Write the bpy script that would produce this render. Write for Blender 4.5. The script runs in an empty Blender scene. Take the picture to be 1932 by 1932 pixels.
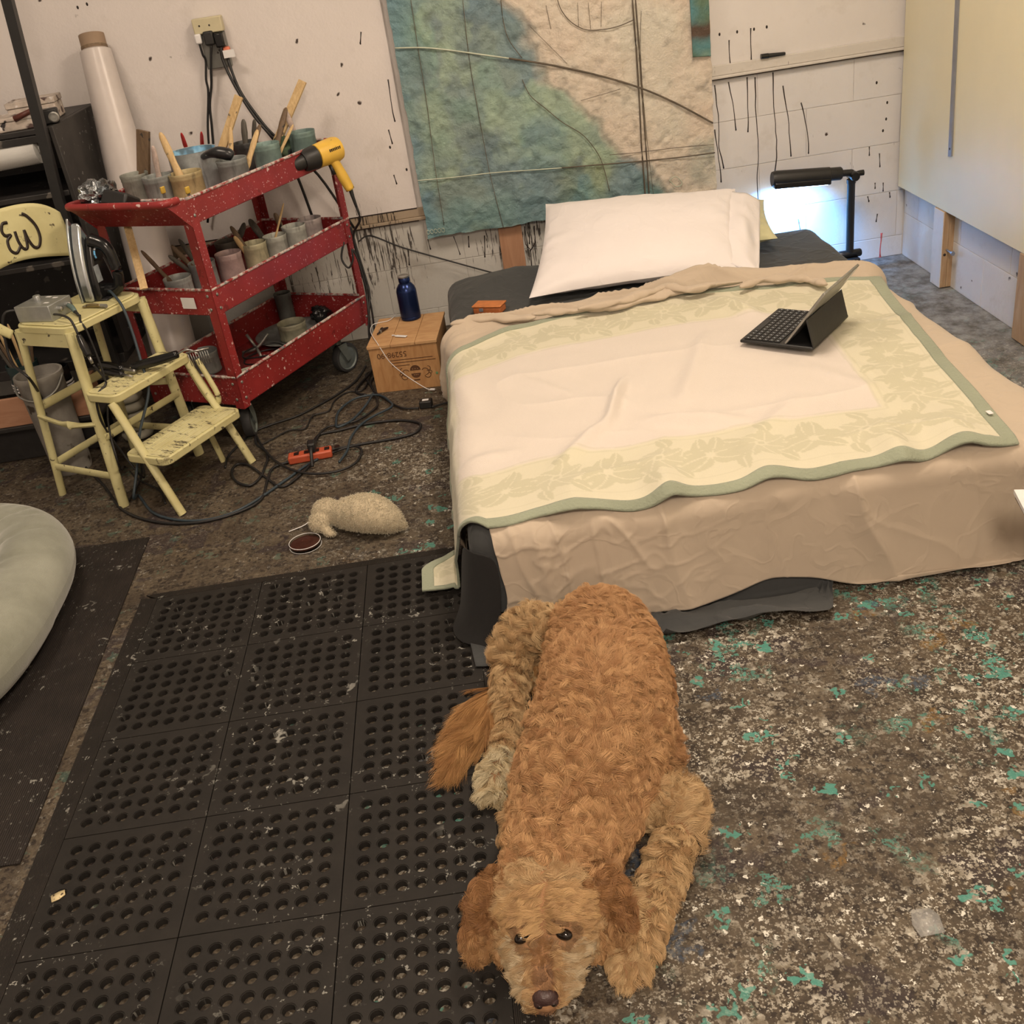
import bpy, bmesh, math, random
import numpy as np
from mathutils import Vector, Matrix, Euler

S = bpy.context.scene
COL = S.collection
random.seed(7)
RNG = np.random.default_rng(11)
PI = math.pi

# ------------------------------------------------------------------ camera, world, lights, exposure
cam_d = bpy.data.cameras.new('camera')
cam = bpy.data.objects.new('camera', cam_d)
COL.objects.link(cam)
cam_d.sensor_width = 36.0
cam_d.lens = 1990.0 / 1932.0 * 36.0
cam_d.clip_start = 0.05
R = [[0.987698, -0.078021, -0.135516], [-0.156362, -0.483776, -0.861111], [0.001625, 0.871707, -0.490024]]
cam.matrix_world = Matrix(((R[0][0], -R[1][0], -R[2][0], 0.0),
                           (R[0][1], -R[1][1], -R[2][1], 0.0),
                           (R[0][2], -R[1][2], -R[2][2], 1.56866),
                           (0, 0, 0, 1)))
S.camera = cam

S.view_settings.view_transform = 'Standard'
S.view_settings.look = 'None'
S.view_settings.gamma = 1.0
S.view_settings.use_curve_mapping = False
S.view_settings.exposure = 0.80
S.cycles.use_denoising = True
S.cycles.use_adaptive_sampling = True
S.cycles.adaptive_threshold = 0.06
S.cycles.max_bounces = 4
S.cycles.diffuse_bounces = 2
S.cycles.glossy_bounces = 2
S.cycles.transmission_bounces = 4
S.cycles.caustics_reflective = False
S.cycles.caustics_refractive = False

world = bpy.data.worlds.new('world')
S.world = world
world.use_nodes = True
world.node_tree.nodes['Background'].inputs['Color'].default_value = (1.0, 0.86, 0.70, 1)
world.node_tree.nodes['Background'].inputs['Strength'].default_value = 0.10


def area_light(name, loc, size, size_y, power, color, rot=(0, 0, 0)):
    d = bpy.data.lights.new(name, 'AREA')
    d.shape = 'RECTANGLE'
    d.size = size
    d.size_y = size_y
    d.energy = power
    d.color = color
    o = bpy.data.objects.new(name, d)
    o.location = loc
    o.rotation_euler = rot
    COL.objects.link(o)
    return o


WARM = (1.0, 0.82, 0.64)
area_light('ceiling_light_bed', (0.85, 2.7, 2.88), 0.5, 0.9, 27, WARM)
area_light('ceiling_fill_front', (0.1, -0.9, 2.88), 0.5, 0.9, 62, WARM)  # added out of view, set back to brighten faces turned to the camera
area_light('ceiling_light_bench', (-1.3, 2.75, 2.88), 0.5, 0.5, 14, WARM)

# ------------------------------------------------------------------ helpers
def lin(c):
    c = c / 255.0
    return c / 12.92 if c <= 0.04045 else ((c + 0.055) / 1.055) ** 2.4


def pc(r, g, b, k=1.0):
    """a colour seen under the warm room light, turned into a surface colour"""
    v = (lin(r) / 1.0 * k, lin(g) / 0.86 * k, lin(b) / 0.70 * k)
    return tuple(min(0.92, max(0.0, x)) for x in v)


def wm(o):
    m = o.matrix_basis.copy()
    p = o.parent
    while p:
        m = p.matrix_basis @ m
        p = p.parent
    return m


def tag(o, label=None, cat=None, group=None, kind=None):
    if label: o['label'] = label
    if cat: o['category'] = cat
    if group: o['group'] = group
    if kind: o['kind'] = kind
    return o


def thing(name, label, cat, loc=(0, 0, 0), rotz=0.0, group=None, rot=None):
    o = bpy.data.objects.new(name, None)
    o.empty_display_size = 0.05
    COL.objects.link(o)
    o.location = loc
    o.rotation_euler = rot if rot else (0, 0, rotz)
    return tag(o, label, cat, group)


def link(name, me, parent=None, world=False):
    o = bpy.data.objects.new(name, me)
    COL.objects.link(o)
    if parent:
        o.parent = parent
        if world:
            me.transform(wm(parent).inverted())
    return o


def dup(root, loc=None, rot=None, label=None):
    r = root.copy()
    COL.objects.link(r)
    if loc is not None: r.location = loc
    if rot is not None: r.rotation_euler = rot
    if label: r['label'] = label
    for ch in list(root.children):
        c = ch.copy()
        COL.objects.link(c)
        c.parent = r
        for g in ch.children:
            d = g.copy()
            COL.objects.link(d)
            d.parent = c
    return r


class MB:
    """collects shapes and links them as one mesh"""
    def __init__(s):
        s.v, s.f, s.m = [], [], []
        s.mi = 0

    def add(s, vs, fs):
        b = len(s.v)
        s.v.extend([tuple(map(float, p)) for p in vs])
        for f in fs:
            s.f.append(tuple(i + b for i in f))
            s.m.append(s.mi)
        return s

    def box(s, lo, hi, M=None):
        (x0, y0, z0), (x1, y1, z1) = lo, hi
        vs = [(x0, y0, z0), (x1, y0, z0), (x1, y1, z0), (x0, y1, z0), (x0, y0, z1), (x1, y0, z1), (x1, y1, z1), (x0, y1, z1)]
        if M is not None: vs = [M @ Vector(p) for p in vs]
        return s.add(vs, [(0, 3, 2, 1), (4, 5, 6, 7), (0, 1, 5, 4), (1, 2, 6, 5), (2, 3, 7, 6), (3, 0, 4, 7)])

    def cbox(s, c, size, M=None):
        return s.box([c[i] - size[i] / 2 for i in range(3)], [c[i] + size[i] / 2 for i in range(3)], M)

    def prism(s, pts, z0, z1, M=None):
        n = len(pts)
        vs = [(x, y, z0) for x, y in pts] + [(x, y, z1) for x, y in pts]
        if M is not None: vs = [M @ Vector(p) for p in vs]
        fs = [tuple(range(n - 1, -1, -1)), tuple(range(n, 2 * n))]
        fs += [(i, (i + 1) % n, n + (i + 1) % n, n + i) for i in range(n)]
        return s.add(vs, fs)

    def lathe(s, prof, seg=24, M=None, cap0=True, cap1=True):
        vs, fs = [], []
        for r, z in prof:
            for i in range(seg):
                a = 2 * PI * i / seg
                vs.append((r * math.cos(a), r * math.sin(a), z))
        n = len(prof)
        for j in range(n - 1):
            for i in range(seg):
                k = (i + 1) % seg
                fs.append((j * seg + i, j * seg + k, (j + 1) * seg + k, (j + 1) * seg + i))
        if cap0 and prof[0][0] > 1e-6: fs.append(tuple(range(seg - 1, -1, -1)))
        if cap1 and prof[-1][0] > 1e-6: fs.append(tuple((n - 1) * seg + i for i in range(seg)))
        if M is not None: vs = [M @ Vector(p) for p in vs]
        return s.add(vs, fs)

    def tube(s, pts, rad, seg=8, smooth=0, flat=1.0, up=(0, 0, 1), closed=False):
        P = [Vector(p) for p in pts]
        if smooth: P = crom(P, smooth, closed)
        n = len(P)
        if isinstance(rad, (int, float)): rr = [rad] * n
        else:
            rr = list(np.interp(np.linspace(0, 1, n), np.linspace(0, 1, len(rad)), rad))
        vs, fs = [], []
        U = Vector(up)
        for i in range(n):
            if closed: d = P[(i + 1) % n] - P[i - 1]
            else: d = P[min(i + 1, n - 1)] - P[max(i - 1, 0)]
            if d.length < 1e-9: d = Vector((0, 0, 1))
            d.normalize()
            a = d.cross(U)
            if a.length < 1e-3: a = d.cross(Vector((1, 0.3, 0)))
            a.normalize()
            b = a.cross(d)
            for k in range(seg):
                t = 2 * PI * k / seg
                vs.append(P[i] + a * (math.cos(t) * rr[i]) + b * (math.sin(t) * rr[i] * flat))
        for i in range(n if closed else n - 1):
            j = (i + 1) % n
            for k in range(seg):
                l = (k + 1) % seg
                fs.append((i * seg + k, i * seg + l, j * seg + l, j * seg + k))
        if not closed:
            fs.append(tuple(range(seg - 1, -1, -1)))
            fs.append(tuple((n - 1) * seg + k for k in range(seg)))
        return s.add(vs, fs)

    def ell(s, c, r, M=None, nu=20, nv=12):
        vs, fs = [], []
        for j in range(nv + 1):
            ph = PI * j / nv
            for i in range(nu):
                th = 2 * PI * i / nu
                p = Vector((r[0] * math.sin(ph) * math.cos(th), r[1] * math.sin(ph) * math.sin(th), r[2] * math.cos(ph)))
                if M is not None: p = M @ p
                vs.append(p + Vector(c))
        for j in range(nv):
            for i in range(nu):
                k = (i + 1) % nu
                fs.append((j * nu + i, (j + 1) * nu + i, (j + 1) * nu + k, j * nu + k))
        return s.add(vs, fs)

    def grid(s, P, mask=None):
        """P: array (nu, nv, 3)"""
        nu, nv, _ = P.shape
        fs = []
        for i in range(nu - 1):
            for j in range(nv - 1):
                if mask is None or mask[i, j]:
                    fs.append((i * nv + j, (i + 1) * nv + j, (i + 1) * nv + j + 1, i * nv + j + 1))
        return s.add(P.reshape(-1, 3), fs)

    def mesh(s, name, mats, smooth=40):
        me = bpy.data.meshes.new(name)
        me.from_pydata(s.v, [], s.f)
        if not isinstance(mats, (list, tuple)): mats = [mats]
        for m in mats: me.materials.append(m)
        if len(mats) > 1: me.polygons.foreach_set('material_index', s.m)
        if smooth:
            me.polygons.foreach_set('use_smooth', [True] * len(s.f))
            if smooth < 180: me.set_sharp_from_angle(angle=math.radians(smooth))
        me.update()
        return me

    def build(s, name, mats, parent=None, world=False, smooth=40, bevel=0, solid=0, bseg=2):
        o = link(name, s.mesh(name, mats, smooth), parent, world)
        if solid:
            md = o.modifiers.new('solid', 'SOLIDIFY')
            md.thickness = solid
            md.offset = 1
        if bevel:
            md = o.modifiers.new('bevel', 'BEVEL')
            md.width = bevel
            md.segments = bseg
            md.limit_method = 'ANGLE'
            md.angle_limit = math.radians(35)
        return o


def crom(P, k, closed=False):
    out = []
    n = len(P)
    for i in range(n if closed else n - 1):
        if closed: a, b, c, d = P[i - 1], P[i], P[(i + 1) % n], P[(i + 2) % n]
        else: a, b, c, d = P[max(i - 1, 0)], P[i], P[i + 1], P[min(i + 2, n - 1)]
        for j in range(k):
            t = j / k
            out.append(0.5 * ((2 * b) + (c - a) * t + (2 * a - 5 * b + 4 * c - d) * t * t + (3 * b - a - 3 * c + d) * t ** 3))
    if not closed: out.append(P[-1].copy())
    return out


def aim(p, q):
    """matrix that puts local z along p -> q with the origin at p"""
    p, q = Vector(p), Vector(q)
    return Matrix.Translation(p) @ (q - p).to_track_quat('Z', 'Y').to_matrix().to_4x4()


def RZ(a): return Matrix.Rotation(a, 4, 'Z')


_G = np.random.default_rng(3).random((4, 256, 256))


def vnoise(x, y, seed=0):
    """smooth value noise in -1..1"""
    x = np.asarray(x, float) + 37.13 * seed
    y = np.asarray(y, float) + 91.7 * seed
    g = _G[seed % 4]
    xi, yi = np.floor(x).astype(int), np.floor(y).astype(int)
    fx, fy = x - xi, y - yi
    fx = fx * fx * fx * (fx * (fx * 6 - 15) + 10)
    fy = fy * fy * fy * (fy * (fy * 6 - 15) + 10)
    a, b = g[xi % 256, yi % 256], g[(xi + 1) % 256, yi % 256]
    c, d = g[xi % 256, (yi + 1) % 256], g[(xi + 1) % 256, (yi + 1) % 256]
    return 2 * ((a * (1 - fx) + b * fx) * (1 - fy) + (c * (1 - fx) + d * fx) * fy) - 1


def fbm(x, y, seed=0, o=4):
    r, a = 0, 1.0
    for i in range(o):
        r = r + a * vnoise(np.asarray(x) * 2 ** i, np.asarray(y) * 2 ** i, seed + i)
        a *= 0.5
    return r


def sstep(a, b, x):
    t = np.clip((np.asarray(x, float) - a) / (b - a), 0, 1)
    return t * t * (3 - 2 * t)


def set_color(me, name, cols):
    at = me.attributes.new(name, 'FLOAT_COLOR', 'POINT')
    c = np.ones((len(me.vertices), 4), np.float32)
    c[:, :3] = cols
    at.data.foreach_set('color', c.ravel())


# ------------------------------------------------------------------ materials
class NT:
    def __init__(s, name, dim='3D'):
        s.dim = dim
        s.mat = bpy.data.materials.new(name)
        s.mat.use_nodes = True
        s.t = s.mat.node_tree
        s.t.nodes.clear()
        s.out = s.t.nodes.new('ShaderNodeOutputMaterial')
        s.b = s.t.nodes.new('ShaderNodeBsdfPrincipled')
        s.t.links.new(s.b.outputs[0], s.out.inputs[0])
        s._tc = None

    def n(s, kind, ins=None, **kw):
        nd = s.t.nodes.new('ShaderNode' + kind)
        for k, v in kw.items(): setattr(nd, k, v)
        for k, v in (ins or {}).items(): s.set(nd, k, v)
        return nd

    def set(s, nd, k, v):
        inp = nd.inputs[k]
        if hasattr(v, 'is_output'): s.t.links.new(v, inp)
        elif isinstance(v, (tuple, list)) and inp.type == 'RGBA' and len(v) == 3: inp.default_value = (*v, 1)
        else: inp.default_value = v

    def obj(s):
        if not s._tc: s._tc = s.n('TexCoord')
        return s._tc.outputs['Object']

    def map(s, scale=(1, 1, 1), loc=(0, 0, 0), vec=None, rot=(0, 0, 0)):
        return s.n('Mapping', {'Vector': vec or s.obj(), 'Scale': scale, 'Location': loc, 'Rotation': rot}).outputs[0]

    def noise(s, scale=5, detail=3, rough=.5, vec=None, dist=0.0, col=False):
        return s.n('TexNoise', {'Vector': vec or s.obj(), 'Scale': scale, 'Detail': detail, 'Roughness': rough, 'Distortion': dist}, noise_dimensions=s.dim).outputs[1 if col else 0]

    def math(s, op, a, b=0.0, c=None, clamp=False):
        nd = s.n('Math', operation=op, use_clamp=clamp)
        s.set(nd, 0, a)
        s.set(nd, 1, b)
        if c is not None: s.set(nd, 2, c)
        return nd.outputs[0]

    def ramp(s, fac, lo, hi, inv=False):
        nd = s.n('MapRange', {'Value': fac, 'From Min': lo, 'From Max': hi, 'To Min': 1.0 if inv else 0.0, 'To Max': 0.0 if inv else 1.0})
        return nd.outputs[0]

    def mix(s, fac, a, b):
        nd = s.n('Mix', data_type='RGBA')
        s.set(nd, 'Factor', fac)
        s.set(nd, 6, a)
        s.set(nd, 7, b)
        return nd.outputs[2]

    def spots(s, scale, density, radius, vec=None, warp=0.5, off=(0, 0, 0), soft=0.12):
        """irregular splat mask; random cell picks + warped distance"""
        v = s.map((1, 1, 1), off, vec)
        nz = s.noise(scale * 1.7, 1.5, .65, v, col=True)
        w = s.n('VectorMath', {0: nz, 1: (0.5, 0.5, 0.5)}, operation='SUBTRACT').outputs[0]
        w = s.n('VectorMath', {0: w, 'Scale': warp / scale * 2}, operation='SCALE').outputs[0]
        v2 = s.n('VectorMath', {0: v, 1: w}, operation='ADD').outputs[0]
        vo = s.n('TexVoronoi', {'Vector': v2, 'Scale': scale}, voronoi_dimensions=s.dim)
        sep = s.n('SeparateColor', {0: vo.outputs['Color']})
        pick = s.math('LESS_THAN', sep.outputs[0], density)
        rad = s.math('MULTIPLY', s.math('ADD', sep.outputs[1], 0.25), radius)
        m = s.n('MapRange', {'Value': vo.outputs['Distance'], 'From Min': rad, 'From Max': s.math('ADD', rad, soft), 'To Min': 1.0, 'To Max': 0.0}).outputs[0]
        return s.math('MULTIPLY', pick, m), sep.outputs[2]

    def attr(s, name): return s.n('Attribute', attribute_name=name).outputs['Color']

    def bump(s, h, strength=.3, dist=.01):
        s.set(s.b, 'Normal', s.n('Bump', {'Height': h, 'Strength': strength, 'Distance': dist}).outputs[0])

    def end(s, col, rough=.5, metal=0.0, **kw):
        s.set(s.b, 'Base Color', col)
        s.set(s.b, 'Roughness', rough)
        s.set(s.b, 'Metallic', metal)
        for k, v in kw.items(): s.set(s.b, k.replace('_', ' '), v)
        return s.mat


def basic(name, col, rough=.5, metal=0.0, var=.12, scale=14, bump=0.0, bscale=60, splat=None, **kw):
    """noise-varied colour; splat = list of (colour, scale, density, radius)"""
    t = NT(name)
    c = tuple(col)
    nz = t.noise(scale, 4, .6)
    out = t.mix(t.ramp(nz, .3, .7), tuple(x * (1 - var) for x in c), tuple(min(.95, x * (1 + var)) for x in c))
    for i, (sc, s_, d_, r_) in enumerate(splat or []):
        m, _ = t.spots(s_, d_, r_, off=(i * 3.1, i * 1.7, i * .9))
        out = t.mix(m, out, sc)
    if bump: t.bump(t.noise(bscale, 3, .6), bump, .004)
    return t.end(out, rough, metal, **kw)


def wood(name, c0, c1, scale=(3, 3, 30), rough=.6, splat=None):
    t = NT(name)
    v = t.map(scale)
    nz = t.noise(3.0, 5, .6, v, dist=1.2)
    out = t.mix(t.ramp(nz, .3, .7), c0, c1)
    for i, (sc, s_, d_, r_) in enumerate(splat or []):
        m, _ = t.spots(s_, d_, r_, off=(i * 3.1, i * 1.7, i * .9))
        out = t.mix(m, out, sc)
    t.bump(nz, .15, .003)
    return t.end(out, rough)

# ------------------------------------------------------------------ the room
XL, XR, YF, YB, ZC = -3.2, 1.93, -1.6, 4.58, 2.95


def floor_material():
    t = NT('paint_splattered_concrete', '2D')
    sep = t.n('SeparateXYZ', {0: t.obj()})
    x, y = sep.outputs[0], sep.outputs[1]
    base = t.mix(t.ramp(t.noise(9, 6, .65), .32, .68), pc(68, 54, 40), pc(106, 88, 66))
    base = t.mix(t.ramp(t.noise(2.3, 3, .5), .5, .72), base, pc(88, 70, 50))
    fine = t.noise(70, 4, .7)
    base = t.mix(t.ramp(fine, .35, .65), t.mix(.55, base, pc(44, 34, 25)), base)
    # how much paint has landed: dense by the bed's foot, sparse by the trolley
    wobble = t.math('MULTIPLY', t.math('SUBTRACT', t.noise(1.6, 2), .5), 1.1)
    dens = t.ramp(t.math('ADD', x, wobble), -0.75, 0.15)
    back = t.ramp(t.math('ADD', y, wobble), 3.2, 3.9)
    dens = t.math('MULTIPLY', dens, t.math('SUBTRACT', 1.0, t.math('MULTIPLY', back, .75)))
    dens2 = t.math('ADD', t.math('MULTIPLY', dens, .85), .15)
    blot = t.ramp(t.noise(3.1, 3, .6, t.map(loc=(4, 2, 0))), .40, .62)
    # dark stains
    m, r = t.spots(60, .42, .34, warp=.5)
    base = t.mix(t.math('MULTIPLY', m, .85), base, pc(42, 31, 23))
    m, r = t.spots(30, .3, .36, warp=.8, off=(3, 1, 0))
    base = t.mix(t.math('MULTIPLY', m, .6), base, pc(38, 28, 22))
    m, r = t.spots(7, .22, .4, warp=.9, off=(2, 5, 0))
    base = t.mix(t.math('MULTIPLY', m, .6), base, pc(48, 36, 36))
    # cream and white drops in four sizes
    cream = t.mix(t.ramp(t.noise(45, 2), .3, .7), pc(204, 186, 158), pc(120, 103, 80))
    for sc, d, rad, o, wp in ((230, .36, .38, 1, .6), (120, .34, .36, 2, .7), (60, .28, .34, 3, .8), (32, .17, .29, 4, .9)):
        m, r = t.spots(sc, d, rad, warp=wp, off=(o * 2.3, o * 1.1, 0))
        m = t.math('MULTIPLY', m, t.math('MULTIPLY', dens2, t.math('ADD', t.math('MULTIPLY', blot, .75), .25)))
        base = t.mix(t.math('MULTIPLY', m, .92), base, cream)
    m, r = t.spots(75, .09, .20, warp=.7, off=(8, 3, 0))
    base = t.mix(t.math('MULTIPLY', m, t.math('ADD', t.math('MULTIPLY', dens, .8), .2)), base, pc(218, 202, 176))
    # green, blue and ochre paint
    tealreg = t.math('MULTIPLY', t.ramp(t.noise(2.6, 2, .5, t.map(loc=(7.3, 1.2, 0))), .55, .64), t.ramp(x, .12, .4))
    m, r = t.spots(17, .50, .36, warp=1.1, off=(5, 9, 0))
    m2 = t.math('MULTIPLY', m, t.ramp(t.noise(130, 3, .65), .44, .51))
    m2 = t.math('MULTIPLY', m2, tealreg)
    base = t.mix(m2, base, t.mix(r, pc(84, 148, 122), pc(74, 112, 92)))
    m, r = t.spots(28, .07, .34, warp=1.0, off=(1, 4, 0))
    base = t.mix(t.math('MULTIPLY', m, t.math('ADD', t.math('MULTIPLY', dens, .7), .15)), base, pc(80, 138, 114))
    rough_ = t.ramp(t.noise(110, 3, .7), .40, .56)
    m, r = t.spots(11, .07, .3, warp=.9, off=(6, 6, 0))
    base = t.mix(t.math('MULTIPLY', t.math('MULTIPLY', m, rough_), t.math('MULTIPLY', dens, .8)), base, pc(64, 72, 80))
    m, r = t.spots(10, .035, .28, warp=.9, off=(3, 8, 0))
    base = t.mix(t.math('MULTIPLY', t.math('MULTIPLY', m, rough_), t.math('MULTIPLY', dens, .75)), base, pc(128, 92, 44))
    # bare grey dusty strip between the bed and the right wall
    strip = t.math('MULTIPLY', t.ramp(t.math('ADD', x, t.math('MULTIPLY', wobble, .2)), 1.38, 1.5), t.ramp(y, 2.6, 3.6))
    dust = t.mix(t.ramp(t.noise(14, 5, .7), .35, .65), pc(96, 88, 78), pc(160, 152, 140))
    base = t.mix(t.math('MULTIPLY', strip, .8), base, dust)
    t.bump(t.math('ADD', t.noise(60, 4, .7), t.math('MULTIPLY', t.noise(12, 3), .6)), .55, .006)
    return t.end(base, t.ramp(t.noise(25, 3), .2, .8) if False else .62, Specular_IOR_Level=.35)


M_FLOOR = floor_material()


def wall_material(name, streak, tint=(236, 216, 195), grime=.3, zr=(.0, .35), xr=None):
    t = NT(name)
    sep = t.n('SeparateXYZ', {0: t.obj()})
    z = sep.outputs[2]
    c = t.mix(t.ramp(t.noise(2.2, 4, .6), .3, .7), pc(*tint, .96), pc(*[v * .95 for v in tint], .96))
    c = t.mix(t.math('MULTIPLY', t.ramp(t.noise(5, 5, .7, t.map(loc=(3, 1, 2))), .55, .75), grime), c, pc(186, 164, 138, .9))
    if streak:
        st = t.noise(1, 3, .7, t.map((95, 95, 8), (0, 0, .3)), dist=.5)
        reg = t.ramp(t.noise(3, 2, .5, t.map((1, 1, .6))), .30, .60)
        hgt = t.ramp(z, *zr)
        if xr: reg = t.math('MULTIPLY', reg, t.ramp(sep.outputs[0], *xr))
        thr = t.math('SUBTRACT', .74, t.math('MULTIPLY', t.math('MULTIPLY', reg, hgt), streak))
        m = t.n('MapRange', {'Value': st, 'From Min': thr, 'From Max': t.math('ADD', thr, .035)}).outputs[0]
        c = t.mix(t.math('MULTIPLY', m, .9), c, pc(42, 30, 22))
    m, r = t.spots(26, .03, .12, warp=.3, off=(0, 0, 1))
    c = t.mix(m, c, pc(60, 42, 32))
    m, r = t.spots(9, .02, .06, warp=.3, off=(5, 0, 1))
    c = t.mix(m, c, pc(88, 50, 36))
    t.bump(t.math('ADD', t.noise(28, 4, .6), t.math('MULTIPLY', t.noise(110, 2), .5)), .35, .004)
    return t.end(c, .6)


M_PLASTER = wall_material('painted_plaster', 0)
M_BLOCK_DRIP = wall_material('painted_block_with_drips', .24, (214, 198, 176), .6, (.0, .3), (-2.0, -.5))
M_BLOCK = wall_material('painted_block', .03, (234, 216, 197), .35)
M_CEIL = basic('ceiling_paint', (.72, .70, .66), .8, var=.05)
M_INK = basic('dark_drip_paint', pc(40, 28, 22), .35, var=.2)
M_TRIM_DIRTY = wall_material('dirty_ledge_paint', .2, (176, 148, 116), .9)


def struct(o): return tag(o, kind='structure')


def setting(name, lo, hi, mat, label=None):
    o = MB().box(lo, hi).build(name, mat, smooth=0)
    o['kind'] = 'structure'
    if label: o['label'] = label
    return o


setting('floor', (XL, YF, -.1), (XR + .1, YB + .1, 0), M_FLOOR, 'concrete floor covered in layers of dripped and splattered paint')
wall_back = setting('wall_back', (XL, YB, 0), (XR + .1, YB + .1, ZC), M_PLASTER, 'off-white painted wall with dark paint drips behind the bed')
wall_right = setting('wall_right', (XR, YF, 0), (XR + .1, YB, ZC), M_PLASTER, 'white painted wall running beside the bed')
setting('wall_left', (XL - .1, YF, 0), (XL, YB + .1, ZC), M_PLASTER, 'off-white wall on the far side of the studio')
setting('wall_front', (XL - .1, YF - .1, 0), (XR + .1, YF, ZC), M_PLASTER, 'off-white wall behind the viewer')
setting('ceiling', (XL - .1, YF - .1, ZC), (XR + .1, YB + .1, ZC + .1), M_CEIL, 'white painted studio ceiling')

# painted concrete blocks, joints recessed
def blocks(courses, a0, a1, axis, parent, mat, w=.405):
    for k, (z0, z1) in enumerate(courses):
        a = a0 - (.2 if k % 2 else 0)
        while a < a1 - .02:
            lo, hi = max(a, a0), min(a + w, a1)
            g = .0008
            d = .003 + .001 * random.random()
            if hi - lo > .03:
                if axis == 'x': b = MB().box((lo + g, YB - d, z0 + g), (hi - g, YB + .002, z1 - g))
                else: b = MB().box((XR - d, lo + g, z0 + g), (XR + .002, hi - g, z1 - g))
                b.build('concrete_block', mat, parent, bevel=.0018, smooth=0)
            a += w


blocks([(0, .09), (.09, .29), (.29, .487)], -2.2, -.02, 'x', wall_back, M_BLOCK_DRIP)
blocks([(0, .09), (.09, .29), (.29, .495), (.495, .69), (.69, .862)], -.02 + .9, XR - .004, 'x', wall_back, M_BLOCK)
blocks([(0, .09), (.09, .29), (.29, .487)], -.02, .88, 'x', wall_back, M_BLOCK_DRIP)
blocks([(0, .19), (.19, .39)], 2.6, YB - .012, 'y', wall_right, M_BLOCK)
tag(MB().box((-2.2, YB - .02, .487), (.6, YB + .001, .502)).box((-2.2, YB - .013, .502), (.6, YB + .001, .538)).build('trim_1', M_TRIM_DIRTY, bevel=.003, smooth=0),
    'dirty narrow ledge along the wall behind the red cart', kind='structure')
tag(MB().box((.9, YB - .02, .862), (XR - .004, YB + .001, .874)).box((.9, YB - .012, .874), (XR - .004, YB + .001, .915)).build('trim_2', wall_material('ledge_paint', .07, (222, 202, 178), .7), bevel=.003, smooth=0),
    'paint-stained narrow ledge on the wall above the lamp', kind='structure')
tag(MB().box((-3.1, YB - .012, .538), (-.19, YB + .001, ZC)).build('drywall_panel', wall_material('painted_drywall', .12, (238, 216, 195), .25, (1.15, .6), (-.95, -.35)), wall_back, smooth=0))

for (x0_, x1_, z_) in ((-2.2, -.19, .4875), (-2.2, -.19, .5385), (.9, XR - .004, .8615)):
    MB().box((x0_, YB - (.0215 if z_ in (.4875, .8615) else .0145), z_ - .0022), (x1_, YB, z_ + .0022)).build('dark_seam', M_INK, wall_back, smooth=0)
# long paint drips
DRY = {4.571: 4.5763, 4.577: 4.5796, 4.566: 4.5677, 4.569: 4.5763}      # wall face under each drip


def drip(pts, r=.0022, mat=None, parent=wall_back):
    P = [Vector((p[0], DRY[round(p[1], 3)], p[2])) for p in pts]
    Q = []
    for i, p in enumerate(P):
        Q.append(p)
        if i < len(P) - 1:
            n = max(1, int((P[i + 1] - p).length / .03))
            for j in range(1, n):
                q = p.lerp(P[i + 1], j / n)
                Q.append(q + Vector((random.uniform(-.0022, .0022), 0, 0)))
    b = MB()
    b.tube(Q, [r * 1.25, r * .8, r * .7, r * .8, r * 1.15], 6, 2, up=(0, 1, 0), flat=.3)
    b.ell(Q[-1], (r * 1.4, r * .35, r * 2.2), nu=8, nv=6)
    return b.build('paint_drip', mat or M_INK, parent, smooth=180)


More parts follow.
